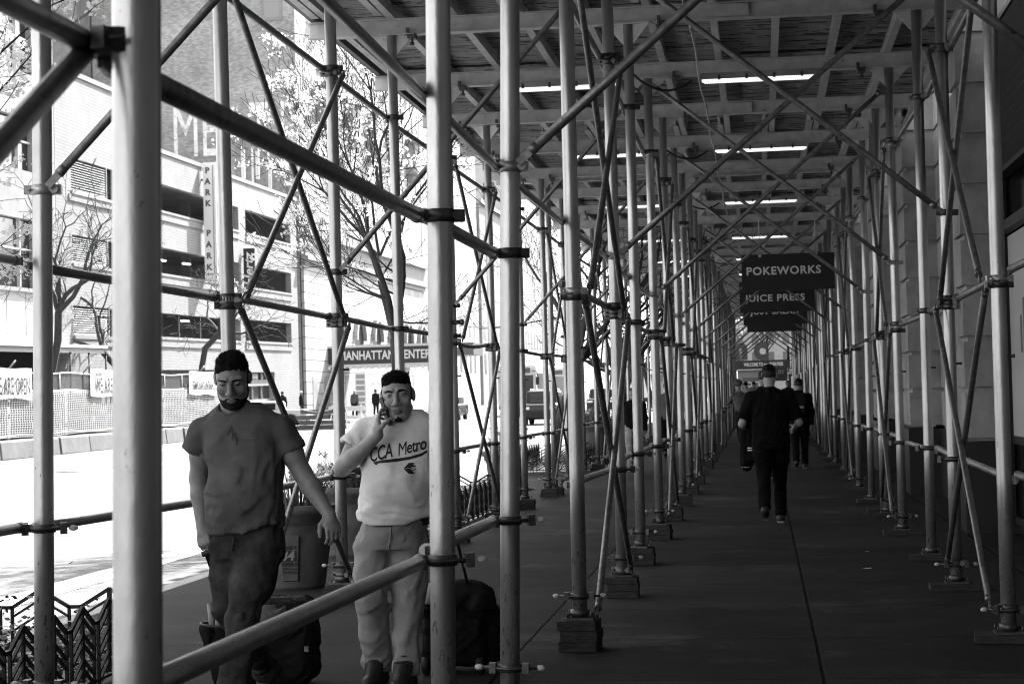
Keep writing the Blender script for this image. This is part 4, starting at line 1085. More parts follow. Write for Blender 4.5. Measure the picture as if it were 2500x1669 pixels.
for (y0, y1, z0, z1) in lo:             # white louvres with a dark end light
    fm = FMB(); n = 12
    for k in range(n):
        z = z0+.06+(z1-z0-.1)*k/n; fm.add([(FX-.02,y0+.05,z+zr(y0)),(FX-.02,y1-1.15,z+zr(y1)),(FX-.14,y1-1.15,z+.075+zr(y1)),(FX-.14,y0+.05,z+.075+zr(y0))], [(0,1,2,3)])
    lv_ = fm.build('louvre_panel', M['louvre'], gr, fixn=False)
    fm = FMB(); fm.fbox(.0,.06,y0,y0+.06,z0,z1); fm.fbox(.0,.06,y1-1.14,y1-1.05,z0,z1); fm.fbox(.0,.06,y0+.06,y1-1.14,z0,z0+.05); fm.build('louvre_frame', M['palestone'], lv_)
    fm = FMB(); fm.fbox(.20,.24,y0,y1,z0,z1); fm.build('dark_backing', M['dark'], lv_)
M['lit'] = mat('deck_lamp', .9, .4, emit=1.2)
for (y, z) in ((91.5,9.0),(99.5,9.05),(94.5,12.2),(104,9.1),(115.5,9.1),(97.5,6.0),(103.5,6.0)): fm = FMB(); fm.fbox(1.6,1.75,y,y+1.1,z-.02,z+.06); fm.build('deck_lamp', M['lit'], gr)
for y in (93.9, 97.6, 101.5, 105.4): fm = FMB(); fm.fbox(.1,.2,y,y+.12,4.98,6.14); fm.build('deck_post', M['clamp'], gr)
fm = FMB(); fm.fbox(.38,.42,92.05,108.45,-.6,2.2)
for k in range(16): fm.fbox(.33,.38,92.05,108.45,2.25+k*.07,2.25+k*.07+.045)
fm.build('roller_door', M['clamp'], gr)
fm = FMB(); fm.fbox(.36,.40,110.65,116.85,-.6,3.15); fm.build('shop_window', M['glassdark'], gr)
fm = FMB()
for y in (110.6, 112.6, 114.7, 116.8): fm.fbox(.26,.35,y,y+.1,-.6,3.2)
fm.fbox(.26,.35,110.7,116.8,1.5,1.62); fm.fbox(.2,.35,110.7,116.8,2.4,2.75); fm.build('shop_frame', M['palestone'], gr)
# blade signs on the garage
M['signpale'] = mat('sign_pale', .88, .6); M['signtext'] = mat('sign_dark_letters', .12, .6); M['signgrey'] = mat('sign_arrow_grey', .34, .6)
Ys = 101.9
o = empty('parking_sign', (FX, Ys, 11.1+zr(Ys)), label='tall narrow pale blade sign reading PARK PARK down the garage front', cat='sign')
mb = MB(); mb.box(.12,.80,-.09,.09,-3.12,3.16); mb.build('blade', M['signpale'], o)
for k, ch in enumerate('PARK'):
    put_text(ch, .42, (.36,-.094,2.72-.58*k), (1,0,0), (0,0,1), M['signtext'], o, bold=.022, depth=.006, sx=1.0)
    put_text(ch, .42, (.36,-.094,-.58-.60*k), (1,0,0), (0,0,1), M['signtext'], o, bold=.022, depth=.006)
mb = MB()
mb.box(.62,.68,-.0945,-.0925,-2.7,3.0); mb.box(.34,.62,-.0945,-.0925,-2.78,-2.70); mb.prism([(.20,-2.74),(.34,-2.62),(.34,-2.86)], -.0945,-.0925,'XZ')
mb.build('arrow', M['signgrey'], o)
mb = MB(); mb.box(0,.12,-.04,.04,2.2,2.3); mb.box(0,.12,-.04,.04,-2.3,-2.2); mb.build('bracket', M['clamp'], o)
Ys = 109.9
o = empty('hire_sign', (FX, Ys, 9.1+zr(Ys)), label='small dark blade sign with white slanted lettering Hertz on the garage front', cat='sign')
mb = MB(); mb.box(.10,.74,-.07,.07,-1.1,1.1); mb.build('blade', M['print'], o)
put_text('Hertz', .74, (.42,-.074,-.05), (0,0,1), (-1,0,0), M['signwhite'], o, bold=.016, shear=.25, depth=.006, fit=1.95)
mb = MB(); mb.box(0,.10,-.04,.04,.6,.7); mb.box(0,.10,-.04,.04,-.7,-.6); mb.build('bracket', M['clamp'], o)
# ---- office block left of the garage
ob = empty('office_block', label='pale office block with dark ribbon windows at the far left edge', cat='building')
oo = [(52,77.4,11.15,13.25),(52,77.4,6.45,9.2),(52,77.4,15.1,17.6),(52,79,-.8,4.1),(52,79.0,4.55,6.3)]
oo = [(a,b,c+.2,d+.2) for a,b,c,d in oo]
fm = FMB(); holes(fm, 50, 79.85, -1.2, 19.5, oo, 0, .3); fm.build('front_wall', M['palestone'], ob)
fm = FMB(); fm.fbox(.30,10,50.2,79.8,-1,19.4); fm.build('core', M['dark'], ob)
for (a, b, c, d) in oo[:3]:
    fm = FMB(); y = a
    while y < b: fm.fbox(.10,.26,y,y+.10,c,d); y += 2.4
    fm.fbox(.12,.25,a,b,c+(d-c)*.55,c+(d-c)*.55+.07); w = fm.build('ribbon_window', M['louvre'], ob)
    fm = FMB(); fm.fbox(.24,.27,a,b,c,d); fm.build('pane', M['glassdark'], w)
fm = FMB(); y = 52
while y < 78.9: fm.fbox(.12,.2,y+.03,min(y+2.0,79.0),4.75,6.5); y += 2.05
fm.build('shopfront_panels', mat('shop_panel', .38, .5), ob)
fm = FMB(); fm.fbox(-1.6,.0,50,81.5,4.24,4.36); fm.fbox(-1.5,-1.42,50,81.3,4.02,4.24); fm.build('canopy', M['louvre'], ob)
# ---- exhibition hall tower with its painted side wall and ornate base
tw = empty('brick_tower', label='old brick tower with faded white painted letters on its side wall', cat='building')
TY = 124.2
mb = MB(); mb.box(FX-13.2, FX-.02, TY, TY+46, -1, 46); mb.build('side_wall', M['oldbrick'], tw)
mb = MB(); mb.box(FX-.10, FX+.03, TY-.06, TY+.55, 11, 46); mb.box(FX-13.4, FX-12.6, TY-.08, TY+.1, 6, 46); mb.build('corner_pilaster', M['oldbrick'], tw)
mb = MB(); mb.box(FX-19, FX-13.5, TY-2.6, TY+20, -1, 38); mb.build('rear_wing', mat('rear_wing_brick', .22, .9, var=.3, scale=3), tw)
fm = FMB(); fm.fbox(-.05,.0,TY+.56,TY+46,11.3,45); fm.build('brick_front', M['oldbrickf'], tw)
M['fadedwhite'] = mat('faded_wall_letters', .82, .9, var=.2, scale=3, spots=[(.50, 1.3, .58)])
def wall_letters(txt, cx, cz, size, fit=None, bold=.0, name='painted_letters', m=None):
    return put_text(txt, size, (cx, TY-.012, cz), (1,0,0), (0,0,1), m or M['fadedwhite'], tw, name=name, bold=bold, depth=.012, fit=fit)
pA = ony(478, 325, TY); pB = ony(618, 318, TY); pC = ony(668, 400, TY)
wall_letters('ME', pA.x, pA.z, 5.0, fit=2.9)
wall_letters('T I', pB.x+.9, pB.z, 4.6, fit=2.3)
wall_letters('I T E', pC.x-.1, pC.z-.3, 3.8, fit=2.7)
M['patch'] = mat('patched_brick', .27, .9, var=.4, scale=5, bump=.3)
mb = MB()
for (xa, ya, xb, yb) in ((572,287,645,318),(572,322,650,455),(652,372,725,398),(437,372,545,425),(655,400,722,470)):
    a = ony(xa, ya, TY); b = ony(xb, yb, TY); mb.box(a.x, b.x, TY-.010, TY-.002, b.z, a.z)
mb.build('patched_areas', M['patch'], tw)
for (xa, xb, yb) in ((642,684,45),(505,520,42)):
    a = ony(xa, -60, TY); b = ony(xb, yb, TY); mb = MB(); mb.box(a.x-.12, b.x+.12, TY-.06, TY-.003, b.z-.12, a.z); w = mb.build('window', M['palestone'], tw)
    mb = MB(); mb.box(a.x+.02, b.x-.02, TY-.075, TY-.06, b.z+.05, (a.z+b.z)/2-.05); mb.box(a.x+.02, b.x-.02, TY-.075, TY-.06, (a.z+b.z)/2+.05, a.z); mb.build('pane', mat('pale_glass', .25, .2), w)
for k, px in enumerate((590, 625, 655, 688)):      # aerial masts on the garage roof against the wall
    p = onx(px, 455, FX-1.2); q = Vector((p.x, p.y, 14.3+zr(p.y))); o = empty('aerial_mast', q, label=f'slim roof aerial with white panel, {ORD[k]} along the garage parapet', cat='aerial', group='aerials on the garage roof')
    mb = MB(); mb.tube([(0,0,-.3),(0,0,2.3)], .05, 8); mb.build('mast', M['brace'], o); mb = MB(); mb.cbox((.15,-.12,1.2+.3*(k % 2)),(.22,.12,1.7)); mb.build('panel', M['louvre'], o)
# front: rusticated base, cornice, arches, bays
fm = FMB(); fm.fbox(-.25,-.06,TY+.02,TY+46,-1,10.0); fm.build('rusticated_base', M['rustic'], tw)
fm = FMB()
for (d, z0, z1) in ((.35,10.02,10.35),(.55,10.36,10.6),(.38,10.61,11.9),(.7,11.91,12.25),(.5,12.26,12.5)): fm.fbox(-d,-.06,TY+.01,TY+46,z0,z1)
fm.build('cornice', M['palestone'], tw)
for k in range(6):                      # arched openings above the marquee
    y = 134.6+k*6.65-6.65*0; fm = FMB(); n = 10; w = 1.5; z0, zs = 3.9, 5.4
    poly = [(-w,z0),(w,z0)] + [(w*math.cos(t*pi/n), zs+w*1.0*math.sin(t*pi/n)) for t in range(n+1)]
    vs = [(FX+.262, y+u, v+zr(y)) for u, v in poly]; n2 = len(poly)
    fm.add(vs, [tuple(range(n2))]); a = fm.build('arched_window', M['dark'], tw, fixn=False)
    fm = FMB()
    for t in range(n):
        u0, u1 = t*pi/n, (t+1)*pi/n
        p = [(w*math.cos(u0),zs+w*math.sin(u0)),(w*1.3*math.cos(u0),zs+w*1.3*math.sin(u0)),(w*1.3*math.cos(u1),zs+w*1.3*math.sin(u1)),(w*math.cos(u1),zs+w*math.sin(u1))]
        fm.add([(FX+.28,y+u,v+zr(y)) for u, v in p]+[(FX+.55,y+u,v+zr(y)) for u, v in p], [(4,5,6,7),(0,1,5,4),(1,2,6,5),(2,3,7,6),(3,0,4,7)])
    fm.build('arch_surround', M['palestone'], a)
for k in range(5):                      # projecting bays and windows on the brick front
    y = 131+k*8.5
    for z in (19.6, 27.5):
        fm = FMB(); fm.fbox(-1.0,-.06,y-1.5,y+1.5,z,z+.5); fm.fbox(-.8,-.06,y-1.2,y+1.2,z+.51,z+2.6); fm.fbox(-1.1,-.06,y-1.6,y+1.6,z+2.61,z+2.9)
        fm.fbox(-.6,-.06,y-1.0,y+1.0,z-.5,z-.01); fm.build('balcony', M['palestone'], tw)
    for z in (13.5, 16.6, 23.5):
        fm = FMB(); fm.fbox(-.075,-.052,y-.7,y+.7,z,z+2.0); w = fm.build('window', M['glassdark'], tw); fm = FMB(); fm.fbox(-.14,-.052,y-.8,y+.8,z-.15,z-.01); fm.fbox(-.10,-.052,y-.8,y+.8,z+2.01,z+2.2); fm.build('sill', M['palestone'], w)
for k in range(12):
    y = 126+k*3.4; fm = FMB(); fm.fbox(-.275,-.255,y,y+1.4,-.5,2.9); fm.build('entrance_door', M['shade'], tw)
# marquee
mq = empty('theatre_marquee', (FX, 131, 4.62), label='dark marquee lettered MANHATTAN CENTER reaching over the far pavement', cat='marquee')
mb = MB(); mb.box(.1,7.9,-.2,7,-.55,.55); mb.build('canopy_box', mat('marquee_face', .035, .5), mq)
mb = MB(); mb.box(.05,8.0,-.28,7.05,.56,.72); mb.box(.05,8.0,-.28,7.05,-.72,-.56); mb.build('trim', M['louvre'], mq)
put_text('MANHATTAN CENTER', .82, (4.12,-.21,.0), (1,0,0), (0,0,1), M['signwhite'], mq, bold=.02, depth=.01, fit=6.2)
mb = MB()
for k in range(16): mb.sphere((.3+k*.49,-.2,-.80), .11, 8, 6)
mb.build('bulbs', mat('marquee_bulb', .85, .4), mq)
m2 = empty('side_marquee', (FX, 158, 5.6), label='second smaller dark marquee with a narrow lettered panel further along', cat='marquee')
mb = MB(); mb.box(.1,6.2,-.2,5,-.5,.5); mb.build('canopy_box', mat('marquee_grey', .12, .5), m2)
mb = MB(); mb.box(.6,3.6,-.26,-.21,-.38,.38); mb.build('panel', M['signpale'], m2)
put_text('THE THEATRE', .62, (2.1,-.265,0), (1,0,0), (0,0,1), M['print'], m2, bold=.012, depth=.006, sx=.62)
# ---- further buildings down the street
M['farwall'] = mat('far_wall', .46, .85, var=.12, scale=.6); M['farwin'] = mat('far_window', .07, .3)
def block(x0, x1, y0, y1, h, label, m, side='+x', fl=3.6, bay=3.2, wy=True):
    o = empty('city_building', ((x0+x1)/2, (y0+y1)/2, 0), label=label, cat='building', group='buildings down the far street'); cx, cy = (x0+x1)/2, (y0+y1)/2
    mb = MB(); mb.box(x0-cx, x1-cx, y0-cy, y1-cy, -1, h); mb.box(x0-cx-.3, x1-cx+.3, y0-cy-.3, y1-cy+.3, h+.01, h+.5); mb.build('wall', m, o)
    mb = MB(); z = 4.2
    while z+2.2 < h:
        y = y0+1.2
        while y+1.5 < y1:
            xf = (x1 if side == '+x' else x0)-cx; e = .02 if side == '+x' else -.02
            mb.box(min(xf,xf+e), max(xf,xf+e), y-cy, y+1.4-cy, z, z+2.1); y += bay
        if wy:
            x = x0+1.0
            while x+1.5 < x1: mb.box(x-cx, x+1.4-cx, y0-cy-.02, y0-cy, z, z+2.1); x += bay
        z += fl
    w = mb.build('windows', M['farwin'], o); w['kind'] = 'stuff'
    return o
block(-52, FX, 171, 205, 34, 'pale tall building past the exhibition hall', M['farwall'])
block(-50, FX+.2, 206, 238, 22, 'lower pale building after the tall one down the street', M['palestone'])
block(-50, FX-.2, 240, 290, 40, 'tall hazy building near the end of the far side', M['farwall'])
block(-22, 8, 420, 440, 16, 'low pale building closing the end of the street', M['palestone'], side='-x')
block(3.4, 30, 168, 215, 15, 'pale building beyond the theatre on the walkway side', M['farwall'], side='-x')
block(6, 30, 230, 330, 26, 'taller pale building far along the walkway side', M['palestone'], side='-x')
# theatre front past the end of the shed
tb = empty('theatre_building', (2.3, 110, 0), label='ribbed pale theatre front just beyond the end of the shed', cat='building')
mb = MB(); mb.box(0,14,-17.9,34,0,18); mb.build('wall', M['stone'], tb)
mb = MB()
for k in range(26): mb.box(-.14,0,-16.5+k*1.9,-16.5+k*1.9+.55,.2,9)
mb.build('ribs', M['palestone'], tb)
tm_ = empty('theatre_sign', (-.9, 125, 3.22), label='long black theatre sign band reading WELCOME TO amc THEATRES across the walkway end', cat='sign')
mb = MB(); mb.box(-4.0,2.75,-.25,.25,-.27,.27); mb.build('band', M['signblack'], tm_)
put_text('WELCOME TO amc THEATRES', .30, (1.05,-.256,0), (1,0,0), (0,0,1), M['signwhite'], tm_, bold=.008, depth=.01, sx=.60)
put_text('WELCOME TO amc THEATRES', .30, (-2.0,-.256,0), (1,0,0), (0,0,1), M['signwhite'], tm_, bold=.008, depth=.01, sx=.60)
M['amcgrey'] = mat('sign_grey_letters', .055, .5)
for ch, x, s in (('a',-2.25,1.9),('m',-.60,1.9),('c',.90,2.0)): put_text(ch, s, (x,0,.98), (1,0,0), (0,0,1), M['amcgrey'], tm_, name='big_letters', bold=.10, depth=.3, sx=.95)
mb = MB(); mb.tube([(2.6,0,.2),(2.6,0,1.1)], .08, 8); mb.tube([(-3.9,0,-3.2),(-3.9,0,-.27)], .08, 8); mb.tube([(2.65,0,-3.2),(2.65,0,-.27)], .08, 8); mb.build('posts', M['black'], tm_)
ds = empty('cinema_sign', (.8, 129, 2.62), label='small dark sign lettered DOLBY CINEMA under the theatre band', cat='sign')
mb = MB(); mb.box(-.75,.85,-.08,.08,-.42,.42); mb.build('board', M['signblack'], ds); mb = MB(); mb.tube([(-.5,0,.42),(-.5,0,.9)], .02, 6); mb.tube([(.6,0,.42),(.6,0,.9)], .02, 6); mb.build('hanger', M['black'], ds)
put_text('DOLBY', .36, (.1,-.086,.14), (1,0,0), (0,0,1), mat('sign_dim', .16, .5), ds, bold=.012, depth=.006); put_text('CINEMA', .18, (-.1,-.086,-.2), (1,0,0), (0,0,1), mat('sign_dim', .16, .5), ds, depth=.006)
dd = empty('coffee_sign', (1.85, 112, 3.35), label='white vertical blade sign lettered DUNKIN DONUTS on the theatre front', cat='sign')
mb = MB(); mb.box(-.24,.22,-.05,.05,-.75,.72); mb.build('blade', M['white'], dd)
put_text('DUNKIN', .25, (-.11,-.055,0), (0,0,1), (-1,0,0), M['print'], dd, bold=.01, depth=.006); put_text('DONUTS', .25, (.10,-.055,0), (0,0,1), (-1,0,0), M['print'], dd, bold=.01, depth=.006)
gm = empty('oval_sign', (1.78, 110, 2.58), label='dark oval sign lettered GREEN MOUNTAIN below the white blade sign', cat='sign')
mb = MB(); mb.lathe([(.001,-.04),(.36,-.04),(.36,.04),(.001,.04)], 28, ax='Y', squash=(1,1)); 
mb.v = [(x*.98, y, z*.74) for (x, y, z) in mb.v]; mb.build('board', M['signblack'], gm)
put_text('GREEN', .17, (0,-.046,.08), (1,0,0), (0,0,1), M['signwhite'], gm, bold=.006, depth=.006); put_text('MOUNTAIN', .15, (0,-.046,-.08), (1,0,0), (0,0,1), M['signwhite'], gm, bold=.005, depth=.006, sx=.85)
# kiosk, tent and leafy trees beyond
ks = empty('newsstand', (-.55, 140, ground(140)), label='pale flat roofed newsstand kiosk with a lettered panel at the end of the walkway', cat='kiosk')
mb = MB(); mb.box(-1.1,1.3,0,2.4,0,2.5); mb.build('body', M['palestone'], ks); mb = MB(); mb.box(-1.4,1.6,-.4,2.7,2.51,2.7); mb.build('roof', M['louvre'], ks)
mb = MB(); mb.box(-.8,.9,-.05,0-.004,.6,2.0); mb.build('panel', M['signtext'], ks); put_text('LOTTO', .5, (.1,-.06,1.5), (1,0,0), (0,0,1), M['signwhite'], ks, depth=.01, bold=.01)
tt = empty('canopy_tent', (-1.65, 150, ground(150)), label='small white peaked canopy tent left of the newsstand', cat='tent')
mb = MB(); mb.add([(-1.3,-1.3,2.0),(1.3,-1.3,2.0),(1.3,1.3,2.0),(-1.3,1.3,2.0),(0,0,2.9)], [(0,1,4),(1,2,4),(2,3,4),(3,0,4)]); mb.box(-1.3,1.3,-1.31,-1.29,1.75,2.0); mb.build('roof', M['white'], tt, fixn=False)
mb = MB(); [MB().tube([(x,y,0),(x,y,2.0)], .03, 6).build('leg', M['silver'], tt) for x in (-1.28,1.28) for y in (-1.28,1.28)]
def leafy(x, y, H, r, seed, label, v):
    R_ = random.Random(seed); o = empty('leafy_tree', (x,y,ground(y)), label=label, cat='tree', group='leafy trees at the end of the street'); mb = MB(); mb.tube([(0,0,0),(.1,0,H*.4),(0,.1,H*.8)], [.18,.14,.05], 8)
    for k in range(6): a = k*1.05; mb.tube([(0,0,H*.4+k*.2),(math.cos(a)*r*.7,math.sin(a)*r*.7,H*.62+k*.25)], [.08,.03], 6)
    mb.build('trunk', M['bark'], o); mb = MB(); cl = [(R_.gauss(0,r*.45),R_.gauss(0,r*.45),H*.72+R_.gauss(0,r*.38)) for k in range(26)]
    for i in range(3200):
        c = Vector(cl[R_.randrange(26)]); p = c+Vector((R_.gauss(0,.42),R_.gauss(0,.42),R_.gauss(0,.36))); u = Vector((R_.gauss(0,1),R_.gauss(0,1),R_.gauss(0,1))).normalized(); w = u.orthogonal().normalized(); s = R_.uniform(.08,.17); mb.add([p-u*s,p+w*s*.6,p+u*s,p-w*s*.6], [(0,1,2,3)])
    mb.build('crown', mat('pale_leaf', v, .6, var=.4, scale=2), o, fixn=False)
leafy(-3.2, 190, 11, 3.2, 5, 'pale leafed tree behind the theatre sign at the street end', .30)
leafy(-6.0, 175, 9, 2.8, 6, 'pale leafed tree by the tent at the street end', .30)
leafy(.6, 215, 12, 3.0, 7, 'pale leafed tree right behind the newsstand', .30)

# ------------------------------------------------------------------ works along the far kerb
BX = -24.2
bar_ = mat('site_concrete', .15, .85, var=.25, scale=1.5, bump=.4, bscale=20, spots=(.15, 1.6, .62))
y = 52.0; k = 0
while y < 92:
    o_ = rnd.uniform(-.05,.05); mb = MB(); z = ground(y)
    L_ = rnd.choice((3.0, 3.0, 2.4)); mb.prism([(-.30,-.15),(.30,-.15),(.24,.42),(-.24,.45)], .03, L_-.03, 'XZ'); o = mb.build('concrete_barrier', bar_, bevel=.03); o.location = (BX+.5+o_, y, z); o.rotation_euler = (0,0,rnd.uniform(-.012,.012))
    tag(o, f'low stained concrete barrier block under the site fence, {ORD[k]} from the office end' if k < 12 else 'low stained concrete barrier block near the garage end of the site fence', 'barrier', 'barrier blocks under the site fence'); y += L_; k += 1
sf = empty('site_fence', (BX, 72, 0), label='chain link site fence hung with white netting along the far kerb', cat='fence')
mb = MB()
for k in range(17):
    y = 52+k*2.45-72; z = ground(72+y); mb = MB(); mb.tube([(0,y,z),(0,y,z+2.62)]+([(.25,y+.2,z+3.0)] if k % 3 == 1 else []), .035, 7)
    mb.build('post', mat('fence_post', .25, .4, .5), sf)
mb = MB()
for z in (.55, 2.0, 2.6): mb.tube([(0,-20+.2*i*5,ground(52+i)+z+.03*math.sin(i*1.3)) for i in range(0, 40)], .028, 6)
mb.build('rails', M['louvre'], sf)
mb = MB(); R_ = random.Random(4)
def netp(i, j): # net point
    y = -20+i*.215; z = .50+j*.078; return Vector((.07+.006*math.sin(i*.31+j*.7)+.004*R_.random(), y+.03*math.sin(j*1.1+i*.05), ground(72+y)+z*(.985+.02*math.sin(i*.09+1.2))+.025*math.sin(i*.17)))
NI, NJ = 184, 20
for i in range(NI):
    for j in range(NJ):
        p = netp(i, j)
        if i+1 < NI: q = netp(i+1, j); u = Vector((0,0,.0105)); mb.add([p-u,q-u,q+u,p+u], [(0,1,2,3)])
        if j+1 < NJ: q = netp(i, j+1); u = Vector((0,.026,0)); mb.add([p-u,p+u,q+u,q-u], [(0,1,2,3)])
mb.build('netting', mat('white_netting', .6, .8), sf, fixn=False)
mb = MB()
for i in range(0, 420):
    y = -20+i*.095; z = ground(72+y)
    for s in (1, -1):
        a = Vector((-.02,y,z+2.0+.02)); b = Vector((-.02,y+s*.55,z+2.58)); mb.bar(a, b, .012, .012)
mb.build('chain_link', mat('chain_wire', .22, .5, .4), sf)
def banner(y0, y1, txt, label, sub=None):
    yc = (y0+y1)/2; o = empty('site_banner', (BX+.14, yc, ground(yc)+2.25), label=label, cat='banner', group='white banners on the site fence'); h = .50; mb = MB(); n = 8
    vs = []; w = (y1-y0)/2
    for i in range(n+1): y = -w+2*w*i/n; d = .012*math.sin(i*1.4); vs += [(d,y,-h-.03*math.sin(i*.9)-.08*(i/n-.5)),(d,y,h+.015*math.sin(i*1.1)),(d-.012,y,h+.015*math.sin(i*1.1)),(d-.012,y,-h-.03*math.sin(i*.9)-.08*(i/n-.5))]
    fs = []
    for i in range(n): a, b = 4*i, 4*i+4; fs += [(a,b,b+1,a+1),(a+2,b+2,b+3,a+3),(a+1,b+1,b+2,a+2),(a+3,b+3,b,a)]
    mb.add(vs, fs); mb.build('sheet', mat('banner_white', .78, .7), o)
    put_text(txt, .80 if len(txt) < 12 else .5, (.045,0,-.12), (0,1,0), (0,0,1), mat('banner_text', .03, .7), o, bold=.004, depth=.006, fit=w*1.66)
    if sub: put_text(sub, .26, (.045,-w*.62,.34), (0,1,0), (0,0,1), mat('banner_text', .10, .7), o, depth=.006, shear=.3)
a = onx(-42, 938, BX).y; b = onx(69, 938, BX).y; banner(a, b, 'WE ARE OPEN', 'white banner lettered WE ARE OPEN at the picture edge on the site fence')
a = onx(212, 938, BX).y; b = onx(304, 938, BX).y; banner(a, b, 'WE ARE OPEN', 'white banner lettered WE ARE OPEN under a handwritten word, partly behind the big post', sub='Sorbillo')
a = onx(455, 960, BX).y; b = onx(522, 960, BX).y; banner(a, b, 'TEMPORARY ENTRANCE', 'grey white banner hanging low at the far end of the site fence')
# clutter inside the site
M['sitedark'] = mat('site_shade_dark', .012, .8, var=.6, scale=3)  # shade behind the netting, put into the colour of piles, ground and boards
strip('site_dark_ground', -28.9, -24.75, 48, 92, .012, M['sitedark'])  # ground strip darkened to stand for shade inside the site
R_ = random.Random(9)
for k in range(9):
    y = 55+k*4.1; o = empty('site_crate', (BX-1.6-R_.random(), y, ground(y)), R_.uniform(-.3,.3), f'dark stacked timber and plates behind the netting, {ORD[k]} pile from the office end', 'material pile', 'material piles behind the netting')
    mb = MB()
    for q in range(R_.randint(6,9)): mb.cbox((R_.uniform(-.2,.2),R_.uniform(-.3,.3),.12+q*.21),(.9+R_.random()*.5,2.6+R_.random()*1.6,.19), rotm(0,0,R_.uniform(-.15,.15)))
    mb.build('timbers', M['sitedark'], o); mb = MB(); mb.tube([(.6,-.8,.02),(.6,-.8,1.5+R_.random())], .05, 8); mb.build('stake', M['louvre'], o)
for k, px in enumerate((171, 217, 258)):   # thin stakes standing above the fence
    p = onx(px, 930, BX-1.5); mb = MB(); mb.tube([(0,0,0),(.03,0,2.2+1.25)], .035, 7); mb.tube([(0.03,0,3.4),(.03,0,3.47)], .05, 7); o = mb.build('steel_stake', M['black']); o.location = (p.x, p.y, ground(p.y)); tag(o, f'thin dark steel stake standing above the site fence, {ORD[k]} from the pale post', 'stake', 'stakes above the site fence')
ho = empty('site_backdrop', (BX-2.9, 72, 0), label='added dark boarded hoarding standing inside the site behind the netting', cat='backdrop')  # added as a continuous dark backdrop behind the netting
mb = MB()
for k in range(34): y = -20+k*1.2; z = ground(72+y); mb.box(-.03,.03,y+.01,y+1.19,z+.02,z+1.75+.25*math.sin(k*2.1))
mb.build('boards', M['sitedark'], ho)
# timber stack and white sawhorse in front of the far pavement
tk = empty('timber_stack', (-22.2, 99, ground(99)-.15), .1, 'pale stack of squared timbers lying by the far kerb', 'timber stack')
mb = MB()
for (x, z, w, l) in ((0,.12,2.6,.24),(.1,.36,2.4,.22),(-.4,.62,1.7,.24),(.9,.62,.6,.24),(-.2,.90,1.6,.28),(.95,.92,.7,.3)): mb.cbox((x,.05*z,z),(w,l*3,.21))
mb.build('timbers', bar_, tk); mb = MB(); mb.tube([(-1.1,-.4,1.1),(-.5,-.45,.92),(0,-.45,.88),(.6,-.45,1.0),(1.1,-.4,1.35)], .03, 6); mb.build('rope', M['louvre'], tk)
sh_ = empty('sawhorse_barricade', (-21.5, 102, ground(102)-.15), .05, 'white sawhorse barricade with a round lamp beside the timber stack', 'barricade')
mb = MB(); mb.cbox((0,0,1.0),(1.9,.05,.26)); mb.cbox((0,0,.55),(1.9,.05,.16)); mb.build('boards', M['white'], sh_)
[MB().bar((x,-.3*s,0),(x,0,1.2), .08,.05).build('leg', M['white'], sh_) for x in (-.75,.75) for s in (-1,1)]; mb = MB(); mb.lathe([(.001,-.06),(.24,-.05),(.24,.05),(.001,.06)], 16, c=(-.45,-.06,1.32), ax='Y'); mb.build('lamp', M['white'], sh_)
# display totem and litter bins by the marquee
to = empty('poster_totem', (-25.6, 126, ground(126)), 0, 'slim white totem with a column of small picture panels by the marquee', 'totem'); mb = MB(); mb.box(-.36,.36,-.1,.1,0,3.0); mb.build('column', M['white'], to); mb = MB()
for k in range(7): mb.box(-.28,.28,-.108,-.101,.35+k*.37,.35+k*.37+.26)
mb.build('picture_panels', M['signgrey'], to)
# far bare trees
for k, (px, X, H, sd, fk) in enumerate(((25, -25.6, 10.5, 51, 5.0), (322, -25.8, 10.5, 58, 4.4), (470, -25.8, 9.5, 54, 5.2))):
    y = X*FPX/(px-PCX-610); tree('bare_tree', (X, y, ground(y)), H, .17, sd, ['bare tree with forked dark trunk at the left edge before the office block', 'bare tree whose trunk hides behind the big post by the garage louvres', 'bare tree spreading twigs over the garage openings by the parking sign'][k], 'tree', 'bare trees on the far pavement', fork=fk, spread=.75, levels=5, nfork=4, twig=.011, upbias=.12, blen=.82, m=M['barkfar'], sides=7, wild=.4)

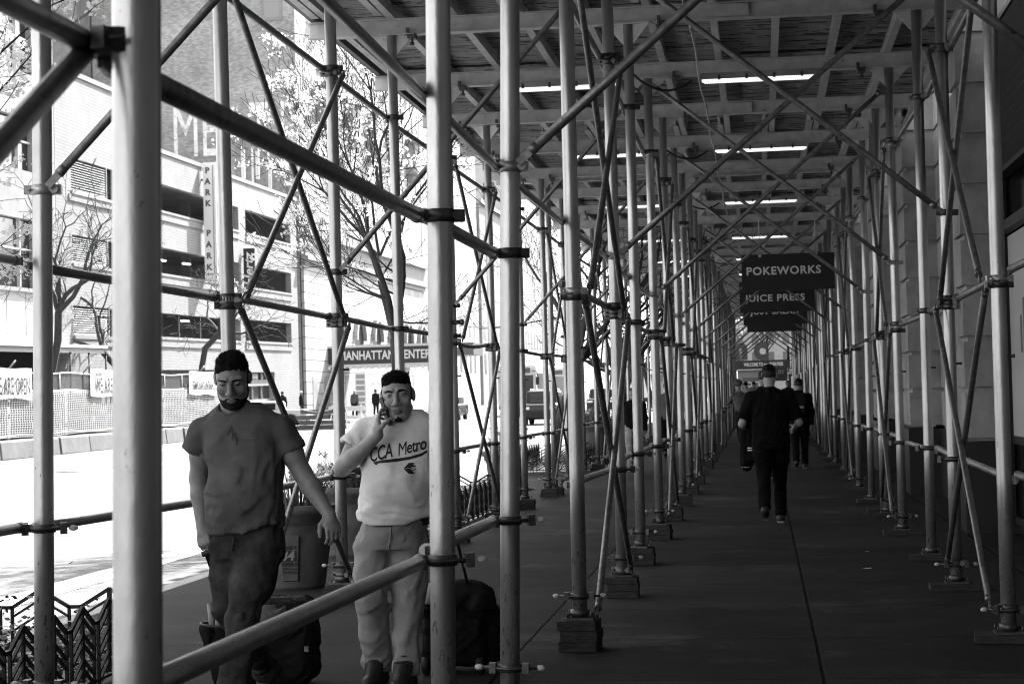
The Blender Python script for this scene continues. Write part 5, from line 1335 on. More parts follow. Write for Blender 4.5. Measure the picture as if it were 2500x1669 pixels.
# ------------------------------------------------------------------ traffic
M['tyre'] = mat('tyre', .02, .9); M['chrome'] = mat('chrome', .7, .15, 1.0); M['carglass'] = mat('car_glass', .02, .05, spec=.8)
def wheel_at(mb_t, mb_r, x, y, r=.34, w=.22):
    mb_t.lathe([(r*.62,-w/2),(r*.92,-w/2),(r,-w*.35),(r,w*.35),(r*.92,w/2),(r*.62,w/2)], 20, c=(x,y,r), ax='X'); mb_r.lathe([(.02,-w*.42),(r*.6,-w*.46),(r*.63,0),(r*.6,w*.46),(.02,w*.42)], 14, c=(x,y,r), ax='X')
def car(x, y, rz, label, paint, suv=True, L_=4.5, W_=1.82, H_=1.68):
    z = ground(y)-.15; o = empty('parked_car' if not suv else 'sport_utility_car', (x,y,z), rz, label, 'car')
    S = Solid((-W_/2-.1,-L_/2-.1,.1),(W_/2+.1,L_/2+.1,H_+.1),.06)
    S.rbox((0,0,.62),(W_/2,L_/2,.36),.16,0); S.rbox((0,-L_*.36,.80),(W_/2-.03,L_*.13,.2),.14,.1)
    S.rbox((0,.22 if suv else .1,H_-.42),(W_/2-.14,L_*.34 if suv else L_*.24,.42),.20,.14)
    for xx in (-W_/2, W_/2):
        for yy in (-L_*.31, L_*.30): S.cone((xx-.15,yy,.34),(xx+.15,yy,.34),.41,.41,.02,sub=True)
    body = S.build('body', mat('car_paint_'+('dark' if paint < .2 else 'pale'), paint, .3, .0, spec=.4), o, 2)
    yr = L_/2
    mb = MB(); mb.add([(-.62,yr-.13,1.02),(.62,yr-.13,1.02),(.55,yr-.46 if suv else yr-.9,1.50),(-.55,yr-.46 if suv else yr-.9,1.50),(-.62,yr-.05,1.02),(.62,yr-.05,1.02),(.56,yr-.33,1.50),(-.56,yr-.33,1.50)], [(4,5,6,7),(0,1,5,4),(1,2,6,5),(2,3,7,6),(3,0,4,7)]); mb.build('rear_window', M['carglass'], o)
    mb = MB(); mb.add([(-.66,-L_*.22,1.02),(.66,-L_*.22,1.02),(.56,-L_*.10,1.48),(-.56,-L_*.10,1.48),(-.64,-L_*.18,1.0),(.64,-L_*.18,1.0),(.54,-L_*.05,1.48),(-.54,-L_*.05,1.48)], [(0,1,2,3),(0,1,5,4),(1,2,6,5),(2,3,7,6),(3,0,4,7)]); mb.build('windscreen', M['carglass'], o)
    for s in (-1, 1):
        mb = MB(); mb.cbox((s*.70,yr-.02,.92),(.30,.10,.20)); mb.cbox((s*.80,yr-.08,1.05),(.12,.12,.22)); mb.build('tail_lamp', mat('tail_lamp', .35, .2), o)
        mb = MB(); mb.cbox((s*.66,-yr+.02,.82),(.34,.10,.13)); mb.build('headlight', M['chrome'], o)
        mb = MB(); mb.cbox((s*(W_/2-.06),.35,1.18),(.02,1.9,.34)); mb.build('side_window', M['carglass'], o)
        if suv: mb = MB(); mb.tube([(s*.62,-.5,H_+.02),(s*.64,-.3,H_+.06),(s*.64,1.2,H_+.05),(s*.62,1.4,H_)], .025, 8); mb.build('roof_rail', M['chrome'], o)
    mb = MB(); mb.cbox((0,yr+.0,.95),(.50,.03,.14)); mb.build('number_plate', M['white'], o); mb = MB(); mb.cbox((0,yr+.0,.48),(1.5,.10,.26)); mb.build('bumper', M['rubber'], o); mb = MB(); mb.cbox((0,-yr+.0,.5),(1.4,.08,.3)); mb.build('bumper', M['rubber'], o)
    for xx in (-W_/2+.11, W_/2-.11):
        for yy in (-L_*.31, L_*.30):
            a, b = MB(), MB(); wheel_at(a, b, xx, yy); t = a.build('wheel', M['tyre'], o); b.build('rim', M['chrome'], t)
    return o
p = ony(1341, 957, 101); car(p.x, 98.5, 0, 'grey sport utility car seen from behind in the carriageway beyond the planter', .035)
p = ony(1095, 985, 120); car(p.x, 120, pi, 'dark car facing the camera in front of the far pavement', .03, False, H_=1.5)
p = ony(668, 985, 106); car(p.x-.4, 106, pi/2+.1, 'pale car half hidden behind the man in the dark tee', .6, False, H_=1.48)
p = ony(1450, 980, 125); car(p.x, 132, 0, 'dark car with bright rear lamps far down the road among the posts', .05, True)
def bus(x, y, label, rz=0.0):
    o = empty('coach', (x,y,ground(y)-.15), rz, label, 'bus', 'white coaches in the road'); S = Solid((-1.4,-6.2,.2),(1.4,6.2,3.7),.09)
    S.rbox((0,0,1.85),(1.27,6.0,1.5),.22,0); S.rbox((0,.6,3.36),(1.0,4.0,.14),.1,.05); S.build('body', mat('coach_white', .75, .35), o, 2)
    mb = MB(); mb.box(-1.08,1.08,-6.06,-6.005,1.35,2.62); mb.build('windscreen', M['carglass'], o); mb = MB(); mb.box(-.9,.9,-6.06,-6.005,2.78,3.1); mb.build('destination_panel', M['signtext'], o)
    for s in (-1,1):
        mb = MB(); mb.box(s*1.27-.02,s*1.27+.02,-5.4,5.5,1.75,2.75); mb.build('side_windows', M['carglass'], o); mb = MB(); mb.tube([(s*1.0,-5.95,2.9),(s*1.35,-6.3,2.85),(s*1.4,-6.35,2.5)], .03, 6); mb.cbox((s*1.4,-6.35,2.25),(.22,.12,.5)); mb.build('mirror', M['rubber'], o)
        mb = MB(); mb.cbox((s*.95,-6.03,.78),(.36,.08,.22)); mb.build('headlight', M['chrome'], o)
        for yy in (-4.0, 3.6):
            a, b = MB(), MB(); wheel_at(a, b, s*1.1, yy, .5, .3); t = a.build('wheel', M['tyre'], o); b.build('rim', M['chrome'], t)
    mb = MB(); mb.box(-1.15,1.15,-6.08,-6.0,.42,.62); mb.build('bumper', M['rubber'], o)
    put_text('commuter', .42, (0,-6.02,1.1), (1,0,0), (0,0,1), M['signgrey'], o, depth=.006)
    return o
p = ony(1262, 957, 128); bus(p.x, 134, 'white coach facing the camera beside the far pavement, nearer of two')
p = ony(1352, 957, 150); bus(p.x-.4, 158, 'white coach behind the grey sport utility car, farther of two')
bx = empty('box_truck', (-9.3, 150, ground(150)-.15), 0, 'pale box truck with louvred back far behind the kerb trees', 'truck')
mb = MB(); mb.box(-1.2,1.2,-3,3,.9,3.5); mb.build('cargo_box', M['white'], bx); mb = MB()
for k in range(5): mb.box(-.8,.8,-3.03,-3.005,2.3+k*.12,2.3+k*.12+.05)
mb.build('vent', M['print'], bx); mb = MB(); mb.box(-1.1,1.1,-3.0,5,.55,.88); mb.build('chassis', M['rubber'], bx); mb = MB(); mb.box(-1.05,1.05,3.2,5.0,.9,2.6); mb.build('cab', M['white'], bx)
for s in (-1,1):
    for yy in (-1.8,3.8): a, b = MB(), MB(); wheel_at(a, b, s*.95, yy, .42, .28); t = a.build('wheel', M['tyre'], bx); b.build('rim', M['chrome'], t)
# ------------------------------------------------------------------ people
M['skin'] = mat('skin', .22, .42, var=.22, scale=26, bump=.22, bscale=130, spec=.3)
M['skinpale'] = mat('skin_pale', .34, .5, var=.1, scale=18, spec=.4)
M['stubble'] = mat('stubble', .05, .7, var=.5, scale=260, bump=.3, bscale=300, spec=.1)
M['sidehair'] = mat('side_hair', .018, .7, var=.5, scale=260, bump=.4, bscale=300, spec=.1)
M['skinlight'] = mat('skin_light', .33, .42, var=.2, scale=26, bump=.2, bscale=130, spec=.3)
M['hair'] = mat('hair', .009, .6, var=.6, scale=90, bump=.7, bscale=220, spec=.12)
M['beard'] = mat('beard', .014, .8, var=.5, scale=220, bump=.5, bscale=300, spec=.1)
M['brow'] = mat('eyebrow', .007, .8, spec=.1)
M['eyewhite'] = mat('eye_white', .26, .3); M['iris'] = mat('iris', .02, .2); M['lip'] = mat('lips', .15, .5)
M['denim'] = mat('denim', .045, .85, var=.55, scale=9, bump=.8, bscale=26, spec=.06)
M['khaki'] = mat('khaki', .30, .85, var=.16, scale=8, bump=.6, bscale=24, spec=.06)
M['teegrey'] = mat('tee_grey', .10, .9, var=.16, scale=14, bump=.55, bscale=24, spec=.06)
M['teewhite'] = mat('tee_white', .86, .9, var=.05, scale=10, bump=.45, bscale=24, spec=.06)
M['blackcloth'] = mat('black_cloth', .007, .9, var=.3, scale=10, spec=.06)
M['darkcloth'] = mat('dark_cloth', .018, .9, var=.3, scale=10, bump=.2, bscale=200, spec=.06)
M['leather'] = mat('boot_leather', .02, .5, var=.4, scale=20, bump=.3, bscale=120)
M['sole'] = mat('shoe_sole', .30, .7)
V3 = lambda p: np.array(p, float)
def unit(v): v = V3(v); return v/max(np.linalg.norm(v), 1e-9)
def hand(S, w, d, n, curl=.5, s=1.0, thumb=1, spread=.012, k=.006, thumb_in=.3, curls=None):
    """palm and five jointed fingers: w wrist, d along the hand, n out of the palm; thumb=+1 puts it on the d x n side"""
    w = V3(w); d = unit(d); n = unit(n); n = unit(n-d*(n@d)); t = np.cross(d, n)*thumb
    pc = w+d*.048*s; S.cone(w, w+d*.03*s, .026*s, .029*s, .012)
    S.ell(pc+d*.005*s, (.046*s,.042*s,.018*s), .012, R=np.stack([d, t, n], 1))
    for i, (o, L_, r) in enumerate(((.030,.070,.0088),(.010,.079,.0092),(-.011,.072,.0088),(-.030,.056,.0078))):
        p = w+d*(.088-.004*abs(i-1.2))*s+t*o*s; c = (curls[i] if curls else curl*(1+.12*i)); a = c*.55; dd = d*math.cos(a)+n*math.sin(a)+t*(o*spread*20)
        pts = [w+d*.05*s+t*o*.8*s, p]; rr = [r*s*1.1, r*s*1.05]
        for j, f in enumerate((.45,.31,.24)):
            p = p+unit(dd)*L_*f*s; pts.append(p); rr.append(r*s*(1-.08*(j+1))); a += c*(.95 if j == 0 else .75); dd = d*math.cos(a)+n*math.sin(a)
        S.chain(pts, rr, k)
    p = w+d*.022*s+t*.026*s+n*.006*s; q = unit(d*.62+t*.62+n*thumb_in)
    S.chain([p, p+q*.034*s, p+q*.034*s+unit(d*.85+t*.2+n*thumb_in*1.6)*.030*s, p+q*.034*s+unit(d*.85+t*.2+n*thumb_in*1.6)*.030*s+unit(d*.9+n*(thumb_in*2.0))*.022*s], [.014*s,.0115*s,.0100*s,.0085*s], k+.002)
def head(S, c, R, s=1.0, jaw=1.0, k=.012):
    """skull, face, ears; R columns: right of the head, backwards (so the face is -column 1), up"""
    c = V3(c); R = np.array(R); P = lambda x, y, z: c+R@(V3((x,y,z))*s)
    E = lambda p, r, kk=k, Rq=None, sub=False: S.ell(P(*p), V3(r)*s, kk, R if Rq is None else R@Rq, sub)
    E((0,.022,.040),(.076,.093,.084),.02); E((0,-.030,.022),(.066,.062,.072),.025); E((0,-.018,-.045),(.061*jaw,.066,.066),.03)
    E((0,-.052,-.082),(.038*jaw,.036,.030),.025); S.cone(P(-.052*jaw,.018,-.055),P(-.024*jaw,-.058,-.092),.019*s,.020*s,.025); S.cone(P(.052*jaw,.018,-.055),P(.024*jaw,-.058,-.092),.019*s,.020*s,.025)
    for q in (-1, 1):
        E((q*.043,-.064,-.018),(.026,.022,.024),.02)                      # cheek
        E((q*.033,-.096,.020),(.020,.014,.013),.010,sub=True)              # eye socket
        S.cone(P(q*.014,-.092,.040),P(q*.054,-.076,.040),.0095*s,.008*s,.014)    # brow ridge
        E((q*.033,-.0785,.0195),(.0165,.0150,.0135),.003)                  # lidded eyeball
        E((q*.0815,.016,.008),(.0085,.021,.034),.006,rnp(0,0,-q*.35)); E((q*.088,.008,.010),(.006,.010,.020),.003,rnp(0,0,-q*.35),True)   # ear
        E((q*.0165,-.101,-.029),(.0105,.012,.0090),.007)                   # nostril wing
    S.cone(P(0,-.090,.026),P(0,-.112,-.020),.0095*s,.0140*s,.012); E((0,-.113,-.025),(.0145,.011,.0115),.006)
    E((0,-.093,-.0605),(.026,.012,.0065),.006); E((0,-.091,-.0715),(.022,.012,.0075),.006); E((0,-.103,-.0660),(.024,.010,.0016),.003,None,True)
    E((0,-.083,-.101),(.020,.017,.015),.014)
    return P
def face_parts(S, P, R, root, s, brow=.0, sides='sidehair', closed=False, beard=None, hairmat=None, hair_rows=None, seed=0, spikes=500, spike_len=.012, hairtop=.012):
    """brows, eyes, lips, beard and hair as thin shells that follow the head's own surface"""
    R = np.array(R); base = S.D.copy(); st = 0.0
    def shell(name, off, m, masks, parent=root, warp=None, sm=1, taper=0.0):
        T = Solid.__new__(Solid); T.x, T.y, T.z = S.x, S.y, S.z
        Q = Solid.__new__(Solid); Q.x, Q.y, Q.z = S.x, S.y, S.z; Q.D = np.full_like(base, .5)
        for mk in masks: mk(Q)
        if taper: nq = Noise(seed+5); Q.D = Q.D+(.0055*nq(S.x[:,None,None]*75, S.y[None,:,None]*75, S.z[None,None,:]*75)).astype(np.float32)
        T.D = np.maximum(base-(off if not taper else off*np.clip(.12-Q.D/taper, .12, 1.0)), Q.D)
        if warp: T.warp(warp, .03)
        return link(name, T.mesh(name, m, sm), parent)
    cone = lambda a, b, ra, rb: (lambda Q: Q.cone(P(*a), P(*b), ra*s, rb*s, .002))
    ell = lambda p, r, sub=False, k=.004, Rq=None: (lambda Q: Q.ell(P(*p), V3(r)*s, k, R if Rq is None else R@Rq, sub))
    shell('eyebrows', .0019*s, M['brow'], [cone((q*.015,-.098,.0360),(q*.036,-.094,.0400+brow),.0056,.0060) for q in (-1,1)]+[cone((q*.036,-.094,.0400+brow),(q*.057,-.078,.0345),.0056,.0026) for q in (-1,1)])
    if closed:
        shell('eyelashes', .0022*s, M['brow'], [cone((q*.020,-.096,.0135),(q*.046,-.090,.0135),.0050,.0046) for q in (-1,1)])  # lash line thickened to stand in for shade round the eyes
    else:
        shell('eyes', .0012*s, M['eyewhite'], [ell((q*.033,-.094,.0195),(.0135,.012,.0038)) for q in (-1,1)])
        shell('irises', .0020*s, M['iris'], [ell((q*.0335,-.094,.0198),(.0068,.012,.0046)) for q in (-1,1)])
        shell('eyelashes', .0026*s, M['brow'], [cone((q*.0195,-.096,.0235),(q*.033,-.097,.0258),.0018,.0024) for q in (-1,1)]+[cone((q*.033,-.097,.0258),(q*.048,-.089,.0222),.0024,.0016) for q in (-1,1)])
    shell('mouth_line', .0024*s, M['brow'], [cone((-.023,-.092,-.0668),(0,-.099,-.0655),.0014,.0020), cone((0,-.099,-.0655),(.023,-.092,-.0668),.0020,.0014)])
    shell('lips', .0010*s, M['lip'], [ell((0,-.097,-.0655),(.0245,.016,.0105))])
    if beard: shell('beard', .0032*s, M['beard'], [f for f in beard(cone, ell)], warp=None)
    hm = hair_rows(cone, ell)
    shell('hair_sides', .0022*s, M[sides], [ell((0,.040,.020),(.098,.086,.080)), ell((0,-.085,.010),(.085,.082,.075),True,.004)]+[ell((q*.092,.012,.004),(.0165,.030,.044),True,.004) for q in (-1,1)])
    nz = Noise(seed); sc = 150
    cc = V3(P(0,0,0)); uu = ((S.x[:,None,None]-cc[0])*R[0,2]+(S.y[None,:,None]-cc[1])*R[1,2]+(S.z[None,None,:]-cc[2])*R[2,2])/s
    h = shell('hair', hairtop*s*np.clip((uu-.045)/.055, .22, 1.0), hairmat or M['hair'], hm, taper=.035*s, warp=lambda x, y, z: .0042*nz(x*sc, y*sc, z*sc)+.0045*nz(x*70, y*70, z*70), sm=0)
    # short tufts so the outline of the hair is not smooth
    me = h.data; R_ = random.Random(seed); mb = MB(); polys = me.polygons; up = R[:,2]
    vs = me.vertices
    for i in range(spikes):
        pl = polys[R_.randrange(len(polys))]; c = Vector(pl.center); n = Vector(pl.normal)
        if n.dot(Vector(up)) < -.2: continue
        d = (n+Vector((R_.gauss(0,.35),R_.gauss(0,.35),R_.gauss(0,.35)))+Vector(up)*.25-Vector(R[:,1])*.2).normalized(); u = d.orthogonal().normalized(); v = d.cross(u); w = .0022*s; L_ = spike_len*R_.uniform(.4,1)*max(.18, min(1.0, .2+1.1*n.dot(Vector(up))))
        q = [c+u*w, c-u*w*.5+v*w*.87, c-u*w*.5-v*w*.87, c+d*L_]
        mb.add(q, [(0,1,3),(1,2,3),(2,0,3)])
    mb.build('hair_tufts', hairmat or M['hair'], h)
    return h
def folds(seed, amp, dirs, freq, warpf=3.0, ridge=True):
    """cloth folds: ridged noise stretched along a direction"""
    nz = Noise(seed, 9); n2 = Noise(seed+50, 6); d = unit(dirs); a = unit(np.cross(d, (0,1,.01))) if abs(d[1]) < .9 else V3((1,0,0)); b = np.cross(d, a)
    def f(x, y, z):
        p = x*a[0]+y*a[1]+z*a[2]; q = x*b[0]+y*b[1]+z*b[2]; r = (x*d[0]+y*d[1]+z*d[2])*.28
        w = .35*n2(x*warpf*4, y*warpf*4, z*warpf*4)
        v = nz((p*freq+w)*6.0, (q*freq+w)*6.0, r*freq*6.0)
        v = (.5-np.abs(v)*1.6) if ridge else v
        return -amp*v
    return f
def on_surface(o_target, me, origin, rdir, updir, view, lift=.002, cuts=2):
    """lay a flat lettering mesh on a garment: each point is pushed along view onto the cloth"""
    bm = bmesh.new(); bm.from_mesh(me); bmesh.ops.triangulate(bm, faces=bm.faces)
    for _ in range(cuts):
        es = [e for e in bm.edges if e.calc_length() > .010]
        if es: bmesh.ops.subdivide_edges(bm, edges=es, cuts=1); bmesh.ops.triangulate(bm, faces=bm.faces)
    tree = BVHTree.FromPolygons([v.co.copy() for v in o_target.data.vertices], [tuple(p.vertices) for p in o_target.data.polygons])
    r = Vector(rdir).normalized(); u = Vector(updir).normalized(); w = Vector(view).normalized(); o_ = Vector(origin); last = None
    for v in bm.verts:
        p = o_+r*v.co.x+u*v.co.y; hit = tree.ray_cast(p-w*.5, w)
        if hit[0] is not None: v.co = hit[0]-w*lift; last = v.co.copy()
        else: v.co = p if last is None else Vector((p.x, last.y, p.z))
    out = bpy.data.meshes.new(me.name); bm.to_mesh(out); bm.free(); out.materials.clear()
    return out

# ============ the man in the dark tee, walking towards the camera with a rolling bag
Y1 = 9.0; B1 = Vector((-2.33, Y1, 0))
def J1(px, py, dy=0.0): return V3(ony(px, py, Y1+dy)-B1)
def build_man_one():
    root = None
    neck = J1(567,1008,.02); hc = J1(567,929,-.03)
    Rh = np.array(rotm(0,0,math.radians(8)) @ rotm(math.radians(22),0,0) @ rotm(0,math.radians(-2),0))
    # --- skin
    fx = [(hc[0]-.11,hc[0]+.11,.0036),(-.33-.12,-.33+.1,.006)]; 
    hR = J1(814,1300,-.06); hL = J1(500,1335,.02); fx = [(hc[0]-.105,hc[0]+.105,.0036),(hR[0]-.07,hR[0]+.07,.005),(hL[0]-.06,hL[0]+.06,.005)]
    S = Solid((-.52,-.38,.74),(.56,.36,1.80),.011, fx, [(hc[1]-.14,hc[1]+.13,.0036),(-.2,.2,.0055)], [(hc[2]-.15,hc[2]+.15,.0036),(hR[2]-.12,hR[2]+.1,.005)])
    P = head(S, hc, Rh, .975, jaw=1.10)
    faceD = (S, P)
    base_for_face = S.D.copy()
    S2 = S
    S.cone(neck+V3((0,.02,.05)), neck+V3((.005,.03,-.06)), .060,.068,.03)
    X0 = float(J1(597,1150)[0]); Xs = float(J1(586,1030)[0])
    S.loft([(.95,X0,.03,.14,.11),(1.10,X0,.02,.14,.115),(1.25,X0,.03,.145,.11),(1.36,Xs,.03,.14,.085),(1.43,Xs,.03,.075,.06)], .04)
    sl, sr = J1(497,1054,.04), J1(683,1050,.03)
    el, er = J1(485,1166,.07), J1(738,1154,.02); wl, wr = J1(495,1285,.02), J1(804,1256,-.05)
    S.chain([V3((sl[0]+.06,.03,sl[2]+.02)), sl, sl+(el-sl)*.5, el], [.06,.056,.050,.042], .03)
    S.chain([el, el+(wl-el)*.35, wl], [.042,.043,.029], .02)
    S.chain([V3((sr[0]-.06,.03,sr[2]+.02)), sr, sr+(er-sr)*.5, er], [.06,.058,.052,.043], .03)
    S.chain([er, er+(wr-er)*.35, wr], [.043,.045,.029], .02)
    hand(S, wr, unit(J1(818,1312,-.10)-wr), (-.55,.75,.1), curl=.75, s=1.0, thumb=-1, thumb_in=.2)
    hand(S, wl, unit(J1(500,1335,-.02)-wl), (.45,.85,-.2), curl=1.15, s=1.0, thumb=1, thumb_in=.4)
    me = S.mesh('person', M['skin'], 1); root = link('person', me); root.location = B1
    tag(root, 'man in dark grey tee and jeans looking down, towing a rolling bag', 'person')
    S.D = base_for_face
    face_parts(S, P, Rh, root, .975, brow=-.003, closed=True, seed=3, spikes=2600, spike_len=.016, hairtop=.017,
        beard=lambda cone, ell: [ell((0,-.028,-.094),(.085,.095,.036)), ell((0,-.100,-.067),(.027,.035,.0125),True,.003)]+[cone((q*.074,.004,-.005),(q*.060,-.020,-.080),.004,.014) for q in (-1,1)]+[cone((q*.032,-.088,-.062),(q*.008,-.104,-.0495),.0048,.0048) for q in (-1,1)]+[cone((q*.033,-.086,-.062),(q*.030,-.078,-.090),.0055,.010) for q in (-1,1)]+[ell((0,-.096,-.086),(.009,.014,.008))],
        hair_rows=lambda cone, ell: [ell((0,.030,.074),(.090,.106,.070),k=.0), ell((0,-.060,.050),(.050,.060,.034),True,.006), ell((0,-.085,.010),(.078,.070,.068),True,.004)])
    # --- tee
    T = Solid((-.52,-.30,.86),(.50,.32,1.52),.0085)
    row = lambda y, x0, x1, ry, cy, dy=0: ((J1((x0+x1)/2,y,0)[2]), J1((x0+x1)/2,y,0)[0], cy, (x1-x0)/2/540.0, ry)
    T.loft([row(1300,504,690,.128,.015),row(1285,505,690,.132,.010),row(1240,506,691,.140,-.005),row(1190,507,690,.142,-.012),row(1140,505,690,.134,-.003),row(1095,499,690,.126,.012),row(1055,494,688,.115,.024),row(1028,492,688,.100,.030),row(1008,502,668,.086,.035),row(990,522,642,.072,.036),row(974,540,612,.062,.036)], .03, p=2.3)
    a, b = J1(473,1100,.05), J1(713,1099,.03)
    def sleeve(sh, e, r0, r1, inx):
        A = T.blank(); d = unit(e-sh); A.cone(V3((sh[0]+inx,.03,sh[2]+.012)), sh, r0*.98, r0, .03); A.cone(sh, e+d*.05, r0, r1, .03); A.half(e, d+V3((0,0,-.35))); A.cone(e-d*.045, e+d*.06, r1-.016, r1-.013, .0, sub=True); T.merge(A, .018)
    sleeve(sl, a, .062, .063, .06); sleeve(sr, b, .064, .064, -.06)
    X0 = float(J1(597,1150)[0]); T.loft([(.80,X0,.01,.166,.125),(.915,X0,.005,.164,.124),(.935,X0,.005,.10,.08)], .0, p=2.3, sub=True)
    nc = J1(571,992,.025); T.cone(nc+V3((0,.01,.12)), nc+V3((0,.004,.0)), .072,.072,.0, sub=True); T.ell(nc+V3((0,-.040,-.008)), (.064,.05,.036), .01, sub=True)
    gz = lambda x, y, z: np.exp(-((z-1.13)/.16)**2)
    f1 = folds(5,.030,(.70,.1,.75),4.5); f2 = folds(6,.022,(-.3,.1,.95),6.0); f3 = folds(8,.024,(1,.2,-.5),6)
    T.hem([J1(q,1300)[0] for q in (500,530,560,600,640,665,695)], [J1(598,w)[2] for w in (1297,1303,1310,1300,1285,1281,1288)])
    T.warp(lambda x, y, z: f1(x,y,z)*(.35+.65*gz(x,y,z))+f2(x,y,z)*.55*np.exp(-((z-.98)/.12)**2)+f3(x,y,z)*.5*np.exp(-((np.abs(x)-.19)/.06)**2-((z-1.30)/.12)**2)+.008*np.exp(-((z-.945-.02*np.sin(x*22))/.012)**2)*(-.6), .05)
    tee = T.build('tee_shirt', M['teegrey'], root, 1)
    nr = MB(); pts = [nc+V3((.075*math.cos(t), .072*math.sin(t)-.002, -.002+.036*math.sin(t))) for t in [2*pi*k/36 for k in range(37)]]
    nr.tube(pts, .0075, 8, caps=False); nr.build('collar', M['teegrey'], tee)
    c = J1(582,1056); me = text_mesh('A', .040, .0, .0012); 
    for txt, px, py, sz in (('A',577,1052,.055),('R',586,1065,.050),('I',593,1076,.050),('GENERAL CONTRACTING',612,1073,.0085)):
        me = text_mesh(txt, sz, .0, .0008 if sz > .02 else 0); q = J1(px,py); m2 = on_surface(tee, me, (q[0],0,q[2]), (1,0,-.02), (0.02,0,1), (0,1,0)); m2.materials.append(M['print']); link('chest_lettering', m2, tee)
    # --- jeans
    K = Solid((-.34,-.36,-.02),(.46,.78,.99),.010)
    hl, hr = J1(560,1335,.03), J1(640,1335,.02); kf, kb = J1(592,1508,-.12), J1(556,1482,.06); af, ab = V3((J1(566,1745,-.10)[0], -.12, .13)), J1(652,1636,.58)
    K.loft([(.80,X0,.03,.150,.115),(.87,X0,.025,.160,.122),(.93,X0,.02,.162,.122),(.965,X0,.02,.155,.116)], .03, p=2.3)
    K.chain([hr, hr+(kf-hr)*.5, kf], [.106,.092,.070], .03); K.chain([kf, kf+(af-kf)*.4, af], [.070,.068,.066], .02)
    K.chain([hl, hl+(kb-hl)*.5, kb], [.090,.080,.066], .03); K.chain([kb, kb+(ab-kb)*.45, ab], [.068,.066,.064], .02)
    f1 = folds(15,.026,(.8,0,.35),5.0); f2 = folds(16,.026,(1,.1,.1),7)
    K.warp(lambda x, y, z: f1(x,y,z)*.6+f2(x,y,z)*(np.exp(-((z-.15)/.10)**2)+.5*np.exp(-((z-.58)/.08)**2)+.45*np.exp(-((z-.85)/.05)**2)), .05)
    jn = K.build('jeans', M['denim'], root, 1)
    mb = MB(); q0, q1 = J1(570,1310,-.115), J1(567,1345,-.11); mb.tube([q0,q1], .005, 6); mb.build('fly_seam', M['denim'], jn)
    # --- shoes
    for (ank, toe, tl) in ((af, V3((af[0]-.02, af[1]-.20, .045)), 0), (ab, ab+V3((.0,-.10,-.155)), 1)):
        Q = Solid(np.minimum(ank, toe)-.13, np.maximum(ank, toe)+.13, .008); heel = ank+V3((0,.045,-.07)) if not tl else ank+V3((0,.075,-.015))
        Q.cone(heel, toe, .048,.042,.02, flat=((0,0,1) if not tl else (0,.8,.5), 1.15)); Q.cone(ank, heel, .055,.05,.03); Q.cone(ank, heel*.5+toe*.5, .045,.045,.03)
        if not tl: Q.half((0,0,.018), (0,0,-1))
        sh = Q.build('shoe', M['leather'], root, 1)
        mb = MB()
        for t in (.3,.45,.6): p = heel*(1-t)+toe*t+V3((0,-.01,.048 if not tl else .03)); mb.tube([p+V3((-.03,0,0)), p+V3((0,-.012,.006)), p+V3((.03,0,0))], .005, 6)
        mb.build('laces', M['teegrey'], sh)
    return root
man1 = build_man_one()

